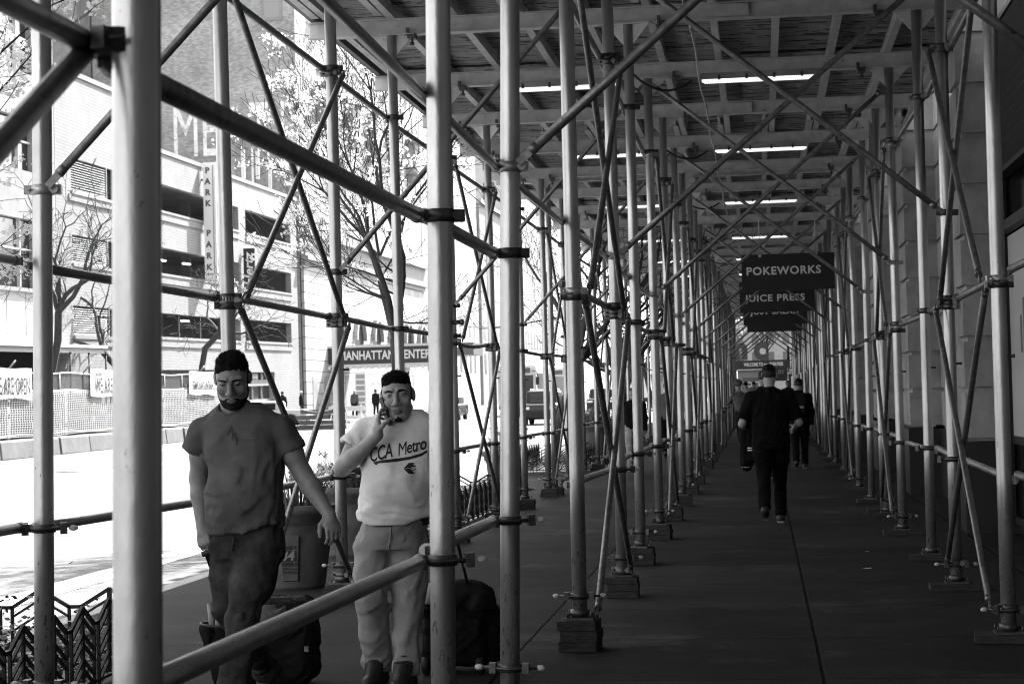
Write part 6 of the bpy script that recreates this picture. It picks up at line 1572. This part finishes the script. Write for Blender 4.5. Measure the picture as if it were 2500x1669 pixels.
# ============ the man in the pale tee, on the phone
Y2 = 10.3; B2 = Vector((-1.92, Y2, 0))
def J2(px, py, dy=0.0): return V3(ony(px, py, Y2+dy)-B2)
def build_man_two():
    hc = J2(970,971,-.02); neck = J2(980,1052,.03)
    Rh = np.array(rotm(0,0,math.radians(6)) @ rotm(math.radians(2),0,0) @ rotm(0,math.radians(-5),0))
    wr = J2(922,1062,-.17); el = J2(835,1143,-.05); sl = J2(894,1054,.03); sr = J2(1062,1056,.05); er = J2(1090,1178,.12); wrr = J2(1082,1292,.18)
    pc = J2(938,1006,-.06)          # phone centre
    S = Solid((-.42,-.36,.72),(.46,.42,1.74),.011, [(hc[0]-.17,hc[0]+.105,.0037)], [(hc[1]-.17,hc[1]+.13,.0040)], [(hc[2]-.20,hc[2]+.145,.0037)])
    P = head(S, hc, Rh, 1.03, jaw=1.03); bf = S.D.copy()
    S.cone(neck+V3((-.006,.0,.05)), neck+V3((0,.02,-.06)), .058,.066,.03)
    X0 = float(J2(970,1150)[0])
    S.loft([(.92,X0,.03,.15,.11),(1.10,X0,.02,.15,.115),(1.25,X0,.03,.155,.11),(1.33,X0,.03,.15,.085),(1.40,X0+.01,.03,.07,.06)], .04)
    S.chain([V3((sl[0]+.05,.03,sl[2])), sl, sl+(el-sl)*.5, el], [.06,.056,.050,.042], .03)
    S.chain([el, el+(wr-el)*.35, wr], [.042,.045,.029], .02)
    S.chain([V3((sr[0]-.05,.03,sr[2])), sr, er], [.06,.056,.042], .03); S.chain([er, er+(wrr-er)*.4, wrr], [.042,.042,.029], .02)
    d = unit(J2(921,1008,-.13)-wr)
    hand(S, wr, d, (.86,.42,.22), curl=.62, s=.98, thumb=-1, thumb_in=.55, spread=.010, curls=[.35,.55,.78,.9])
    hand(S, wrr, unit((.02,.25,-1)), (-.3,.9,.1), curl=1.1, s=1.0, thumb=1)
    me = S.mesh('person', M['skinlight'], 1); root = link('person', me); root.location = B2
    tag(root, 'man in pale printed tee holding a phone to his ear', 'person')
    S.D = bf
    face_parts(S, P, Rh, root, 1.03, brow=.001, sides='stubble', closed=False, seed=9, spikes=2200, spike_len=.020, hairtop=.014,
        beard=lambda cone, ell: [ell((0,-.080,-.107),(.021,.026,.015)), cone((0,-.104,-.078),(0,-.10,-.09),.003,.005)]+[cone((q*.030,-.090,-.060),(0,-.106,-.0505),.0028,.0030) for q in (-1,1)],
        hair_rows=lambda cone, ell: [ell((0,.022,.092),(.088,.104,.056),k=.0), ell((0,-.088,.022),(.078,.060,.058),True,.006), ell((0,-.070,-.01),(.082,.080,.05),True,.004)])
    # phone in the hand
    Rp = np.array(rotm(0,math.radians(-14),math.radians(24)) @ rotm(math.radians(-8),0,0)); ph = empty('mobile_phone', B2+Vector(J2(940,1004,-.075)), label='black mobile phone held at the ear of the man in the pale tee', cat='phone')
    ph.rotation_euler = Matrix(Rp.tolist()).to_euler(); mb = MB(); mb.box(-.0045,.0045,-.037,.037,-.076,.076); mb.build('case', M['rubber'], ph, bevel=.003); mb = MB(); mb.box(.0046,.0052,-.033,.033,-.070,.070); mb.build('screen', M['glassdark'], ph)
    # --- tee
    T = Solid((-.42,-.30,.82),(.42,.32,1.46),.0085)
    row = lambda y, x0, x1, ry, cy: (J2((x0+x1)/2,y,0)[2], J2((x0+x1)/2,y,0)[0], cy, (x1-x0)/2/472.0, ry)
    T.loft([row(1282,874,1060,.140,.015),row(1265,874,1062,.146,.012),row(1225,878,1062,.150,.0),row(1180,880,1062,.148,-.008),row(1130,880,1064,.138,.0),row(1090,880,1066,.126,.014),row(1058,882,1068,.112,.025),row(1038,884,1068,.100,.030),row(1018,898,1056,.086,.034),row(1004,922,1034,.072,.035),row(990,942,1014,.062,.035)], .03, p=2.3)
    a = J2(857,1091,-.02); b = J2(1078,1110,.10)
    def sleeve(sh, e, r0, r1, inx):
        A = T.blank(); d = unit(e-sh); A.cone(V3((sh[0]+inx,.03,sh[2]+.010)), sh, r0*.98, r0, .03); A.cone(sh, e+d*.05, r0, r1, .03); A.half(e, d+V3((0,0,-.25))); A.cone(e-d*.045, e+d*.06, r1-.016, r1-.013, .0, sub=True); T.merge(A, .018)
    sleeve(sl, a, .068, .068, .06); sleeve(sr, b, .066, .066, -.06)
    nc = J2(980,1016,.03); T.cone(nc+V3((0,.01,.12)), nc+V3((0,.004,.0)), .072,.072,.0, sub=True); T.ell(nc+V3((0,-.040,-.008)), (.062,.05,.036), .01, sub=True)
    T.loft([(.70,J2(967,1280)[0],.012,.178,.135),(.862,J2(967,1280)[0],.01,.176,.134),(.88,J2(967,1280)[0],.01,.11,.08)], .0, p=2.3, sub=True)
    hx = lambda x: .868+.018*np.exp(-((x-.10)/.07)**2)*2.2-.012*np.exp(-((x+.02)/.06)**2)
    f1 = folds(25,.034,(.62,.1,-.78),4.2); f2 = folds(26,.030,(.9,.1,-.25),5.5); f3 = folds(27,.026,(-.4,.1,.9),5.5)
    T.hem([J2(q,1280)[0] for q in (870,900,930,955,985,1010,1035,1066)], [J2(965,w)[2] for w in (1264,1272,1280,1284,1281,1272,1260,1252)])
    T.warp(lambda x, y, z: f1(x,y,z)*.55*np.exp(-((z-1.12)/.17)**2)+f2(x,y,z)*.95*np.exp(-((z-.93)/.08)**2)+f3(x,y,z)*.6*np.exp(-((x+.2)/.09)**2-((z-1.28)/.12)**2), .05)
    tee = T.build('tee_shirt', M['teewhite'], root, 1)
    nr = MB(); nr.tube([nc+V3((.075*math.cos(t), .072*math.sin(t)-.002, -.002+.036*math.sin(t))) for t in [2*pi*k/36 for k in range(37)]], .0075, 8, caps=False); nr.build('collar', M['teewhite'], tee)
    # script lettering with its swash, and the small cube mark
    th = .22; rd = (math.cos(th),0,math.sin(th)); ud = (-math.sin(th),0,math.cos(th))
    for txt, px, py, sz, b_ in (('CCA',938,1105,.104,.0016),('M',989,1096,.096,.0),('etro',1022,1087,.090,.0014)):
        q = J2(px,py); me = text_mesh(txt, sz, .0, b_, shear=.34, sx=.60 if txt == 'CCA' else .68, space=.94); m2 = on_surface(tee, me, (q[0],0,q[2]), rd, ud, (0,1,0)); m2.materials.append(M['print']); link('chest_lettering', m2, tee)
    def decal(pts2, name):
        bm = bmesh.new(); vs = [bm.verts.new((p[0],p[1],0)) for p in pts2]; bm.faces.new(vs); me = bpy.data.meshes.new(name); bm.to_mesh(me); bm.free(); return me
    c0 = J2(980,1118); L2 = lambda px, py: (J2(px,py)[0]-c0[0], J2(px,py)[2]-c0[2])
    sw = [L2(921,1126),L2(945,1120),L2(980,1116.5),L2(1010,1112),L2(1034,1105),L2(1048,1097),L2(1050,1102),L2(1037,1111),L2(1010,1119),L2(980,1124),L2(950,1127),L2(936,1128),L2(930,1133)]
    m2 = on_surface(tee, decal(sw,'swash'), (c0[0],0,c0[2]), (1,0,0), (0,0,1), (0,1,0), cuts=3); m2.materials.append(M['print']); link('lettering_swash', m2, tee)
    for poly in ([(997,1140),(1008,1127),(1022,1127),(1012,1140)],[(997,1141),(1012,1141),(1023,1153),(1010,1153.5)],[(1011,1139),(1017,1133),(1024,1133),(1024,1137),(1018,1137)]):
        m2 = on_surface(tee, decal([L2(*p) for p in poly],'cube_mark'), (c0[0],0,c0[2]), (1,0,0), (0,0,1), (0,1,0)); m2.materials.append(M['print']); link('cube_mark', m2, tee)
    q = J2(1018,1143); m2 = on_surface(tee, text_mesh('CCA', .016, 0, .0004), (q[0],0,q[2]), (1,0,0), (0,0,1), (0,1,0)); m2.materials.append(M['print']); link('mark_lettering', m2, tee)
    # --- trousers, belt
    K = Solid((-.30,-.34,.08),(.30,.36,.92),.0095)
    hl, hr = J2(912,1340,.02), J2(1000,1340,.03); kl, kr = J2(908,1462,-.08), J2(997,1488,-.02); al, ar = J2(921,1628,.03), J2(990,1640,-.12)
    K.loft([(.74,J2(955,1330)[0],.03,.17,.128),(.80,J2(957,1310)[0],.025,.172,.13),(.86,J2(962,1285)[0],.02,.170,.128),(.885,J2(964,1275)[0],.02,.162,.12)], .03, p=2.3)
    K.chain([hl, hl+(kl-hl)*.5, kl], [.102,.092,.074], .03); K.chain([kl, kl+(al-kl)*.5, al], [.074,.073,.068], .02); K.chain([hr, hr+(kr-hr)*.5, kr], [.102,.090,.070], .03); K.chain([kr, kr+(ar-kr)*.5, ar], [.070,.068,.064], .02)
    f1 = folds(35,.026,(.8,0,.4),5.5); f2 = folds(36,.034,(1,.1,.15),6.5); f3 = folds(37,.028,(.55,.1,-.8),6)
    K.warp(lambda x, y, z: f1(x,y,z)*.55+f2(x,y,z)*np.exp(-((z-.17)/.09)**2)+f3(x,y,z)*.7*np.exp(-((z-.45)/.13)**2)+f1(x,y,z)*.4*np.exp(-((z-.77)/.05)**2), .05)
    tr = K.build('trousers', M['khaki'], root, 1)
    mb = MB(); mb.tube([J2(955,1285,-.115), J2(952,1320,-.118), J2(948,1345,-.10)], .004, 6); mb.build('fly_seam', M['khaki'], tr)
    mb = MB(); n = 40; cz = J2(1040,1272)[2]; cx = J2(965,1278)[0]
    for (r, z0, z1) in ((0, cz-.018, cz+.018),):
        pts = [(cx+.174*math.cos(2*pi*k/n), .02+.133*math.sin(2*pi*k/n)) for k in range(n)]
        mb.add([(x,y,z0) for x,y in pts]+[(x,y,z1) for x,y in pts], [(k,(k+1) % n,n+(k+1) % n,n+k) for k in range(n)])
    mb.build('belt', M['leather'], tr)
    # --- boots
    for (ank, tz, ty) in ((al,.045,-.19),(ar,.045,-.20)):
        a0 = V3((ank[0], ank[1], .115)); toe = a0+V3((-.012,ty,-.068)); heel = a0+V3((0,.045,-.068))
        Q = Solid(np.minimum(toe, ank)-.12-V3((0,0,.05)), np.maximum(a0, ank)+.13, .008); Q.cone(heel, toe, .047,.043,.02); Q.cone(a0+V3((0,0,.05)), heel, .052,.05,.03); Q.cone(a0+V3((0,-.01,.06)), a0*.45+toe*.55+V3((0,0,.01)), .052,.046,.03); Q.half((0,0,.022), (0,0,-1)); Q.half((0,0,.165), (0,0,1))
        bt = Q.build('boot', M['leather'], root, 1); mb = MB()
        for t in range(5): p = a0+V3((0,-.050-.022*t,.075-.024*t)); mb.tube([p+V3((-.03,.014,0)), p+V3((0,-.008,.004)), p+V3((.03,.014,0))], .004, 6)
        mb.build('laces', M['clamp'], bt); mb = MB(); mb.prism([(a0[0]-.05,toe[1]-.03),(a0[0]+.045,toe[1]-.03),(a0[0]+.052,heel[1]+.04),(a0[0]-.052,heel[1]+.04)], .002, .022, 'XY'); mb.build('sole', M['rubber'], bt)
    return root
man2 = build_man_two()

# ============ their bags
M['bagcloth'] = mat('bag_nylon', .012, .7, var=.4, scale=20, bump=.3, bscale=150, spec=.06)
M['baggrey'] = mat('grey_sweatshirt', .10, .9, var=.2, scale=12, bump=.2, bscale=200, spec=.06)
def bag_one():
    Yb = 10.45; J = lambda px, py, dy=0: V3(ony(px, py, Yb+dy)) ; b = V3(onz(640, 1672, 0.0)); b = V3((J(640,1600)[0], Yb, 0)); L = lambda px, py, dy=0: J(px, py, dy)-b
    o = empty('rolling_bag', Vector(b), label='black rolling tool bag stuffed with grey clothing, behind the man in the dark tee', cat='bag')
    S = Solid((-.42,-.30,.0),(.42,.40,.66),.010); S.rbox((.03,.05,.24),(.24,.17,.22),.07,.02); S.rbox((.21,.03,.20),(.075,.15,.16),.05,.02); S.rbox((-.10,-.05,.16),(.13,.14,.13),.05,.02)
    f = folds(41,.030,(.6,.2,.6),6); S.warp(f, .05); body = S.build('body', M['bagcloth'], o, 1)
    S = Solid((-.45,-.35,.2),(.05,.15,.6),.008); c = L(535,1560,-.12); S.cone(c+V3((.02,0,-.12)), c+V3((-.005,0,.06)), .075,.095,.02, flat=((0,1,0),1.3)); S.half(c+V3((0,0,.075)), (-.1,0,1)); S.cone(c+V3((0,0,.02)), c+V3((0,0,.2)), .075,.09,.0,sub=True,flat=((0,1,0),1.35)); S.warp(folds(43,.018,(.3,0,1),8), .04); S.build('side_pocket', M['bagcloth'], o, 1)
    mb = MB(); q = c+V3((0,0,.075)); mb.tube([q+V3((.098*math.cos(t),.072*math.sin(t),-.01*math.cos(t))) for t in [2*pi*k/24 for k in range(25)]], .009, 6, caps=False); mb.build('pocket_hem', M['leather'], o)
    mb = MB()
    for (dx, dz, tl) in ((-.03,.10,.5),(.0,.08,.2),(.03,.06,-.2)): mb.tube([c+V3((dx,0,0)), c+V3((dx-.02*tl,.0,dz+.03)), c+V3((dx-.05*tl,.01,dz+.09))], [.02,.018,.012], 8)
    mb.build('glove_fingers', M['khaki'], o)
    S = Solid((-.2,-.30,.34),(.45,.36,.66),.008); S.ell(L(680,1500,.0),(.16,.15,.085),.03); S.ell(L(655,1520,-.1),(.12,.10,.075),.03); S.ell(L(715,1490,.05),(.10,.12,.06),.03); S.warp(folds(44,.040,(.7,.3,.3),6), .06); S.build('grey_clothing', M['baggrey'], o, 1)
    S = Solid((-.1,-.2,.34),(.5,.36,.66),.009); S.ell(L(730,1497,.06),(.075,.13,.075),.02); S.ell(L(745,1525,.04),(.05,.12,.10),.02); S.warp(folds(45,.034,(.5,.3,.8),6), .05); S.build('dark_jacket', M['darkcloth'], o, 1)
    h = V3(ony(504,1347,9.0))-b; mb = MB(); a0 = V3((-.16,-.06,.38)); mb.bar(a0, V3((h[0],h[1],h[2])), .022, .014); mb.build('pull_handle', M['rubber'], o); mb = MB(); mb.tube([V3((h[0]-.02,h[1]-.0,h[2]-.01)), V3((h[0]+.045,h[1],h[2]+.012))], .014, 10); mb.build('grip', M['rubber'], o)
    for x in (-.2,.2): mb = MB(); mb.lathe([(.01,-.02),(.05,-.02),(.055,0),(.05,.02),(.01,.02)], 14, c=(x,.19,.055), ax='X'); mb.build('wheel', M['rubber'], o)
    mb = MB(); mb.cbox(L(748,1583,-.19)-V3((0,.0,0)),(.022,.012,.03)); mb.build('buckle', M['chrome'], o)
def bag_two():
    Yb = 10.95; b = V3((ony(1115,1600,Yb)[0], Yb, 0)); L = lambda px, py, dy=0: V3(ony(px,py,Yb+dy))-b
    o = empty('rolling_bag', Vector(b), label='black rolling tool bag topped with a dark jacket and pale cap', cat='bag')
    S = Solid((-.30,-.30,0),(.34,.36,.60),.010); S.rbox((.0,.05,.245),(.20,.16,.205),.05,.02); S.rbox((.0,-.11,.18),(.175,.05,.13),.04,.02); S.rbox((.205,.04,.20),(.045,.12,.14),.03,.02); S.rbox((.10,-.15,.20),(.06,.03,.08),.02,.01); S.rbox((-.08,-.15,.20),(.07,.03,.08),.02,.01)
    S.warp(folds(51,.018,(.4,.2,.8),7), .05); S.build('body', M['bagcloth'], o, 1)
    S = Solid((-.22,-.28,.34),(.34,.34,.66),.009); S.ell(L(1130,1455,0),(.15,.15,.085),.03); S.ell(L(1175,1475,-.05),(.07,.13,.07),.03); S.ell(L(1195,1490,-.06),(.035,.08,.05),.02); S.warp(folds(52,.036,(.8,.2,.3),6), .05); S.build('folded_jacket', M['darkcloth'], o, 1)
    S = Solid((-.36,-.28,.32),(-.02,.2,.66),.007); S.ell(L(1040,1452,-.1),(.075,.09,.07),.02); S.half(L(1040,1472,-.1),(0,0,-1)); S.build('pale_cap', M['teewhite'], o, 1)
    S = Solid((-.36,-.30,.26),(-.02,.2,.52),.007); S.ell(L(1032,1480,-.12),(.07,.09,.022),.02,rnp(0,.25,0)); S.ell(L(1038,1490,-.12),(.06,.07,.02),.02,rnp(0,.2,0)); S.build('cap_brim', M['rubber'], o, 1)
    mb = MB(); h = L(1082,1312,-.47)
    for s in (-1,1): mb.tube([V3((-.01+s*.085,.08,.40)), V3((h[0]+s*.072,h[1],h[2]-.01))], .009, 8)
    mb.tube([V3((h[0]-.072,h[1],h[2]-.01)), V3((h[0]+.072,h[1],h[2]-.01))], .012, 10); mb.build('pull_handle', M['rubber'], o)
    for x in (-.15,.15): mb = MB(); mb.lathe([(.01,-.02),(.05,-.02),(.055,0),(.05,.02),(.01,.02)], 14, c=(x,-.13,.055), ax='X'); mb.build('wheel', M['rubber'], o)
bag_one(); bag_two()

# ============ walkers further along
def walker(x, y, face, label, H=1.75, top='blackcloth', legs='blackcloth', skin='skin', sleeves=True, stride=.0, arms=((0,0),(0,0)), step=.014, build=1.0, hood=False, hairk='hair', longcoat=0.0, group=None, gz=None, lean=0.0, shoes='leather', elbow_out=0.0, fine=.009):
    """a clothed figure; face = heading (0 walks away from the camera along the street); arms = swing of upper and fore arm for both sides"""
    k = H/1.75; S = Solid((-.55,-.55,.02),(.55,.55,1.80),step, [(-.11,.11,min(step,fine))], [(-.13,.13,min(step,fine))], [(1.46,1.79,min(step,fine))])
    up = lambda z: V3((0, lean*max(0,z-.95), 0))
    hc = V3((0,.01,1.615))+up(1.6)
    Rh = np.array(rotm(0,0,pi)); P = head(S, hc, Rh, .95); bf = S.D.copy()
    S.cone(V3((0,-.01,1.55))+up(1.5), V3((0,-.01,1.42))+up(1.4), .055,.062,.03)
    S.loft([(.90,0,0,.14,.10),(1.1,0,up(1.1)[1],.14,.10),(1.3,0,up(1.3)[1],.155,.10),(1.42,0,up(1.4)[1],.08,.06)], .03)
    hands = []
    J = {}
    for s, (a1, a2) in zip((-1,1), arms):
        sh = V3((s*.172*build,-.01,1.372))+up(1.37); el = sh+V3((s*(.045+elbow_out),math.sin(a1)*.28,-math.cos(a1)*.28)); wr = el+V3((-s*(.0+elbow_out*.8),math.sin(a2)*.25,-math.cos(a2)*.25))
        S.chain([sh, el], [.050,.040], .03); S.chain([el, wr], [.040,.027], .02); hand(S, wr, unit(wr-el+V3((0,.02,0))), (-s,.25,0), curl=.5, s=1.0, thumb=s); J[s] = (sh, el, wr)
    feet = {}
    for s in (-1,1):
        hp = V3((s*.09,0,.92)); f = s*stride; an = V3((s*.085, f, .09+max(0,-f)*.42)); kn = (hp+an)/2+V3((0,.05+.10*abs(stride),.0)); feet[s] = (hp, kn, an); S.chain([hp,kn,an], [.075,.055,.040], .02)
    root = S.build('person', M[skin], None, 1); root.location = (x, y, ground(y) if gz is None else gz); root.rotation_euler = (0,0,face); root.scale = (k,k,k)
    tag(root, label, 'person', group)
    # hair
    T = Solid.__new__(Solid); T.x, T.y, T.z = S.x, S.y, S.z; Q = Solid.__new__(Solid); Q.x, Q.y, Q.z = S.x, S.y, S.z; Q.D = np.full_like(bf, .5)
    Q.ell(P(0,.030,.058), (.092,.106,.082), 0, Rh); Q.ell(P(0,-.085,.025), (.08,.07,.055), .004, Rh, True); nzh = Noise(int(abs(x*13+y*5)) % 71)
    if step <= .013:
        T.D = np.maximum(bf-.002, S.blank().ell(P(0,.042,.012), (.09,.082,.080), 0, Rh).ell(P(0,-.085,.01), (.085,.082,.075), .004, Rh, True).ell(P(.092,.012,.004), (.0165,.030,.044), .004, Rh, True).ell(P(-.092,.012,.004), (.0165,.030,.044), .004, Rh, True).D); link('hair_sides', T.mesh('hair_sides', M['stubble'], 1), root)
        Q = S.blank(); Q.ell(P(0,.028,.085), (.090,.104,.060), 0, Rh); Q.ell(P(0,-.085,.025), (.08,.07,.055), .004, Rh, True)
    Q.D = Q.D+(.006*nzh(S.x[:,None,None]*70, S.y[None,:,None]*70, S.z[None,None,:]*70)).astype(np.float32); T.D = np.maximum(bf-.016*np.clip(.15-Q.D/.05, .1, 1.0), Q.D); T.warp(lambda a_, b_, c_: .004*nzh(a_*90, b_*90, c_*90)+.003*nzh(a_*200, b_*200, c_*200), .03); link('hair', T.mesh('hair', M[hairk], 0), root)
    # top
    T = Solid((-.50,-.55,.60 if longcoat else .82),(.50,.55,1.52),step); b = build
    T.loft([(.88-longcoat,0,0,.165*b,.125*b),(.96,0,0,.168*b,.13*b),(1.10,0,up(1.1)[1],.165*b,.128*b),(1.25,0,up(1.25)[1],.170*b,.125*b),(1.35,0,up(1.36)[1]-.01,.166*b,.108*b),(1.405,0,up(1.4)[1]-.01,.140*b,.092*b),(1.445,0,up(1.43)[1]-.01,.095*b,.075),(1.485,0,up(1.46)[1]-.01,.060,.058)], .03, p=2.3)
    for s in (-1,1):
        sh, el, wr = J[s]; T.cone(V3((s*.11,-.01,1.385))+up(1.38), sh, .060*b,.058*b,.04)
        if sleeves: T.chain([sh, el, wr], [.059*b,.054,.043], .03)
        else: e = sh+(el-sh)*.80; A = T.blank(); d = unit(e-sh); A.cone(sh, e+d*.05, .059*b,.058*b,.03); A.half(e, d); T.merge(A, .018)
    if hood: T.ell(P(0,.05,-.10), (.10,.075,.075), .03, Rh)
    T.warp(folds(int(abs(x*31+y*7)) % 97,.022,(.4,.1,.9),5), .05); topo = T.build('top', M[top], root, 1)
    # legs
    K = Solid((-.32,-.62,.03),(.32,.62,1.0),step)
    K.loft([(.82,0,0,.155*b,.115*b),(.90,0,0,.16*b,.12*b),(.965,0,0,.15*b,.11*b)], .03, p=2.3)
    for s in (-1,1): hp, kn, an = feet[s]; K.chain([hp, (hp+kn)/2, kn, an+V3((0,0,.02))], [.095*b,.085*b,.068,.060], .03)
    K.warp(folds(int(abs(x*11+y*3)) % 89,.020,(.9,.1,.3),6), .05); K.build('trousers', M[legs], root, 1)
    for s in (-1,1):
        hp, kn, an = feet[s]; Q = Solid(an-V3((.09,.16,.12)), an+V3((.09,.28,.09)), min(step,.010)); lift = an[2]-.09
        if lift > .04: Q.cone(an+V3((0,-.06,-.02)), an+V3((0,.10,-.075-lift*.4)), .042,.04,.02)
        else: Q.cone(an+V3((0,-.045,-.045)), an+V3((0,.155,-.048)), .040,.038,.02); Q.half(an+V3((0,0,-.087)), (0,0,-1))
        Q.cone(an+V3((0,0,.03)), an+V3((0,-.03,-.04)), .045,.042,.03); sh_ = Q.build('shoe', M[shoes], root, 1)
        mb = MB(); zz = an[2]-.088
        if lift <= .04: mb.prism([(an[0]-.035,an[1]-.08),(an[0]+.035,an[1]-.08),(an[0]+.042,an[1]+.12),(an[0],an[1]+.20),(an[0]-.042,an[1]+.12)], max(.002,zz), zz+.020, 'XY'); mb.build('sole', M['sole'], sh_)
        else: mb.cbox(an+V3((0,.01,-.075)), (.07,.22,.02), rotm(-.6,0,0)); mb.build('sole', M['sole'], sh_)
    return root
# the man in black walking away, a striped-cuff jacket over his arm
p = onz(1888, 1279, 0)
bm_ = walker(p.x, p.y, 0, 'broad man in black tee and black trousers walking away with a jacket over his arm', H=1.83, sleeves=False, stride=.24, arms=((.05,1.25),(.1,1.3)), step=.010, build=1.17, skin='skinpale', elbow_out=.06, fine=.006)
jk = Solid((-.42,-.2,.55),(-.08,.45,1.15),.009); jk.cone((-.27,.16,1.08),(-.27,.18,.66),.075,.085,.03,flat=((1,0,0),1.25)); jk.cone((-.20,.10,1.05),(-.20,.12,.72),.05,.06,.03); jk.cone((-.28,.25,1.06),(-.29,.2,.92),.06,.06,.03); jk.warp(folds(61,.014,(.2,.1,1),10), .05)
jo = link('folded_jacket', jk.mesh('folded_jacket', M['blackcloth'], 1)); jo.location = bm_.location; jo.scale = bm_.scale; tag(jo, 'black jacket with white striped cuffs hanging over the arm of the man in black', 'jacket')
mb = MB()
for z in (.615,.640): mb.lathe([(.071,z),(.073,z+.005),(.071,z+.011)], 20, c=(-.27,.18,0), squash=(.86,1.08))
for z in (.80,.825): mb.lathe([(.056,z),(.058,z+.005),(.056,z+.011)], 16, c=(-.20,.08,0), squash=(1.0,1.0))
mb.build('striped_cuffs', M['white'], jo)
p = ony(1864, 950, 34); wk = walker(p.x, 34.2, 0, 'man in two-tone jacket with dark shoulders walking ahead of the man in black', H=1.86, top='baggrey', stride=.22, arms=((.3,.5),(-.3,-.1)), step=.013)
T = Solid((-.3,-.3,1.30),(.3,.3,1.55),.012); T.loft([(1.34,0,-.01,.225,.125),(1.40,0,-.01,.20,.118),(1.44,0,-.01,.12,.095),(1.49,0,-.01,.07,.075)], .02, p=2.3); T.cone((0,0,1.42),(0,0,1.7),.058,.058,0,sub=True); T.build('jacket_yoke', M['blackcloth'], wk, 1)
p = onz(1957, 1147, .04); bw_ = walker(p.x, 38.0, 0, 'person in dark hooded jacket carrying a dark backpack on the walkway', H=1.72, top='blackcloth', stride=.12, arms=((.1,.35),(-.1,.1)), step=.013, hood=True, build=1.08)
bk = Solid((-.25,-.42,.9),(.25,.05,1.5),.012); bk.rbox((0,-.20,1.22),(.155,.09,.21),.06,.02); bk.rbox((0,-.29,1.13),(.11,.03,.10),.03,.02); bo = link('backpack', bk.mesh('backpack', M['bagcloth'], 1)); bo.location = bw_.location; tag(bo, 'dark backpack with a pale patch worn by the hooded person', 'backpack')
mb = MB(); mb.cbox((.02,-.322,1.16),(.12,.006,.04)); mb.build('patch', mat('backpack_patch', .25, .6), bo)
# cyclist with helmet and bike at the edge of the walkway
cx = ony(1812, 1000, 52).x; cy_ = walker(cx, 51.0, .25, 'cyclist in helmet and pale vest leaning over a parked bike by the middle row', H=1.70, top='baggrey', legs='darkcloth', stride=.16, arms=((.9,1.3),(.9,1.3)), step=.016, lean=.55)
mb = MB(); mb.sphere((0,.36,1.70), .125, 16, 10, (.92,1.15,.8)); hm = mb.build('helmet', M['baggrey'], cy_)
mb = MB(); [mb.tube([(x,.24+t*.05,1.72+.05*math.sin(t*pi/5)) for t in range(6)], .010, 6) for x in (-.06,0,.06)]; mb.build('helmet_vents', M['print'], hm)
bi = empty('bicycle', (cx-.52, 51.3, ground(51)), .15, 'black bicycle leaning by the cyclist beside the middle row of posts', 'bicycle')
for yy in (-.52,.52): mb = MB(); mb.lathe([(.315,-.018),(.34,0),(.315,.018),(.30,0),(.315,-.018)], 26, c=(0,yy,.34), ax='X'); w = mb.build('wheel', M['rubber'], bi); mb = MB(); [mb.tube([(0,yy,.34),(0,yy+.31*math.cos(t*pi/8),.34+.31*math.sin(t*pi/8))], .003, 4) for t in range(16)]; mb.build('spokes', M['silver'], w)
mb = MB(); A_, B_, C_, D_ = (0,-.52,.34),(0,-.10,.32),(0,-.22,.85),(0,.36,.82)
for a, b in ((A_,B_),(A_,C_),(B_,C_),(B_,D_),(C_,D_),(D_,(0,.52,.34))): mb.tube([a,b], .018, 8)
mb.build('frame', M['black'], bi); mb = MB(); mb.tube([(-.30,.36,1.04),(0,.40,.98),(.30,.36,1.04)], .014, 8); mb.tube([D_,(0,.39,.99)], .016, 8); mb.build('handlebar', M['rubber'], bi); mb = MB(); mb.sphere((0,-.24,.92), .07, 10, 6, (1,1.8,.5)); mb.build('saddle', M['rubber'], bi)
# people in the kerbside aisle
p = onz(1553, 1151, .04); walker(p.x-.05, 38.6, pi, 'man in black jacket and pale trousers walking towards the camera in the kerbside aisle', H=1.62, legs='khaki', stride=.14, arms=((.12,.1),(-.12,.05)), step=.013, build=1.18)
p = ony(1630, 1000, 44.5); walker(p.x, 44.5, .1, 'person in pale grey coat behind the man in the black jacket', H=1.74, top='baggrey', stride=.15, arms=((.15,.1),(-.1,.1)), step=.016)
p = ony(1700, 1000, 57); walker(p.x, 57, 0, 'small distant person in dark clothes between the kerb trees and posts', H=1.7, top='darkcloth', stride=.14, arms=((.1,.1),(-.1,.1)), step=.02)
for k, (px, yy, tp, lb) in enumerate(((1822, 66, 'khaki', 'small distant person in pale top past the cyclist'), (1925, 74, 'darkcloth', 'small distant dark-haired person beside the backpack wearer'), (1842, 82, 'baggrey', 'tiny distant person in grey at the end of the walkway'))):
    p = ony(px, 1000, yy); walker(p.x, yy, pi if k == 1 else 0, lb, H=1.7, top=tp, legs='darkcloth', stride=.13, arms=((.1,.1),(-.1,.1)), step=.022)
# people on the far pavement
for k, (px, yy, tp, fc, lb) in enumerate(((866, 118, 'baggrey', 0, 'white haired person in a puffy grey gilet walking away past the barricade'), (736, 116, 'darkcloth', -pi/2, 'white haired person in black beside the garage corner'), (690, 110, 'darkcloth', .6, 'person in a dark hooded coat by the garage shop window'), (918, 124, 'darkcloth', 0, 'person in dark top by the poster totem'))):
    p = ony(px, 1000, yy); walker(p.x, yy, fc, lb, H=1.72, top=tp, legs='darkcloth', stride=.14, arms=((.1,.1),(-.1,.1)), step=.024, hood=(k == 2), hairk='hair' if k > 1 else 'white', gz=ground(yy)+.15)
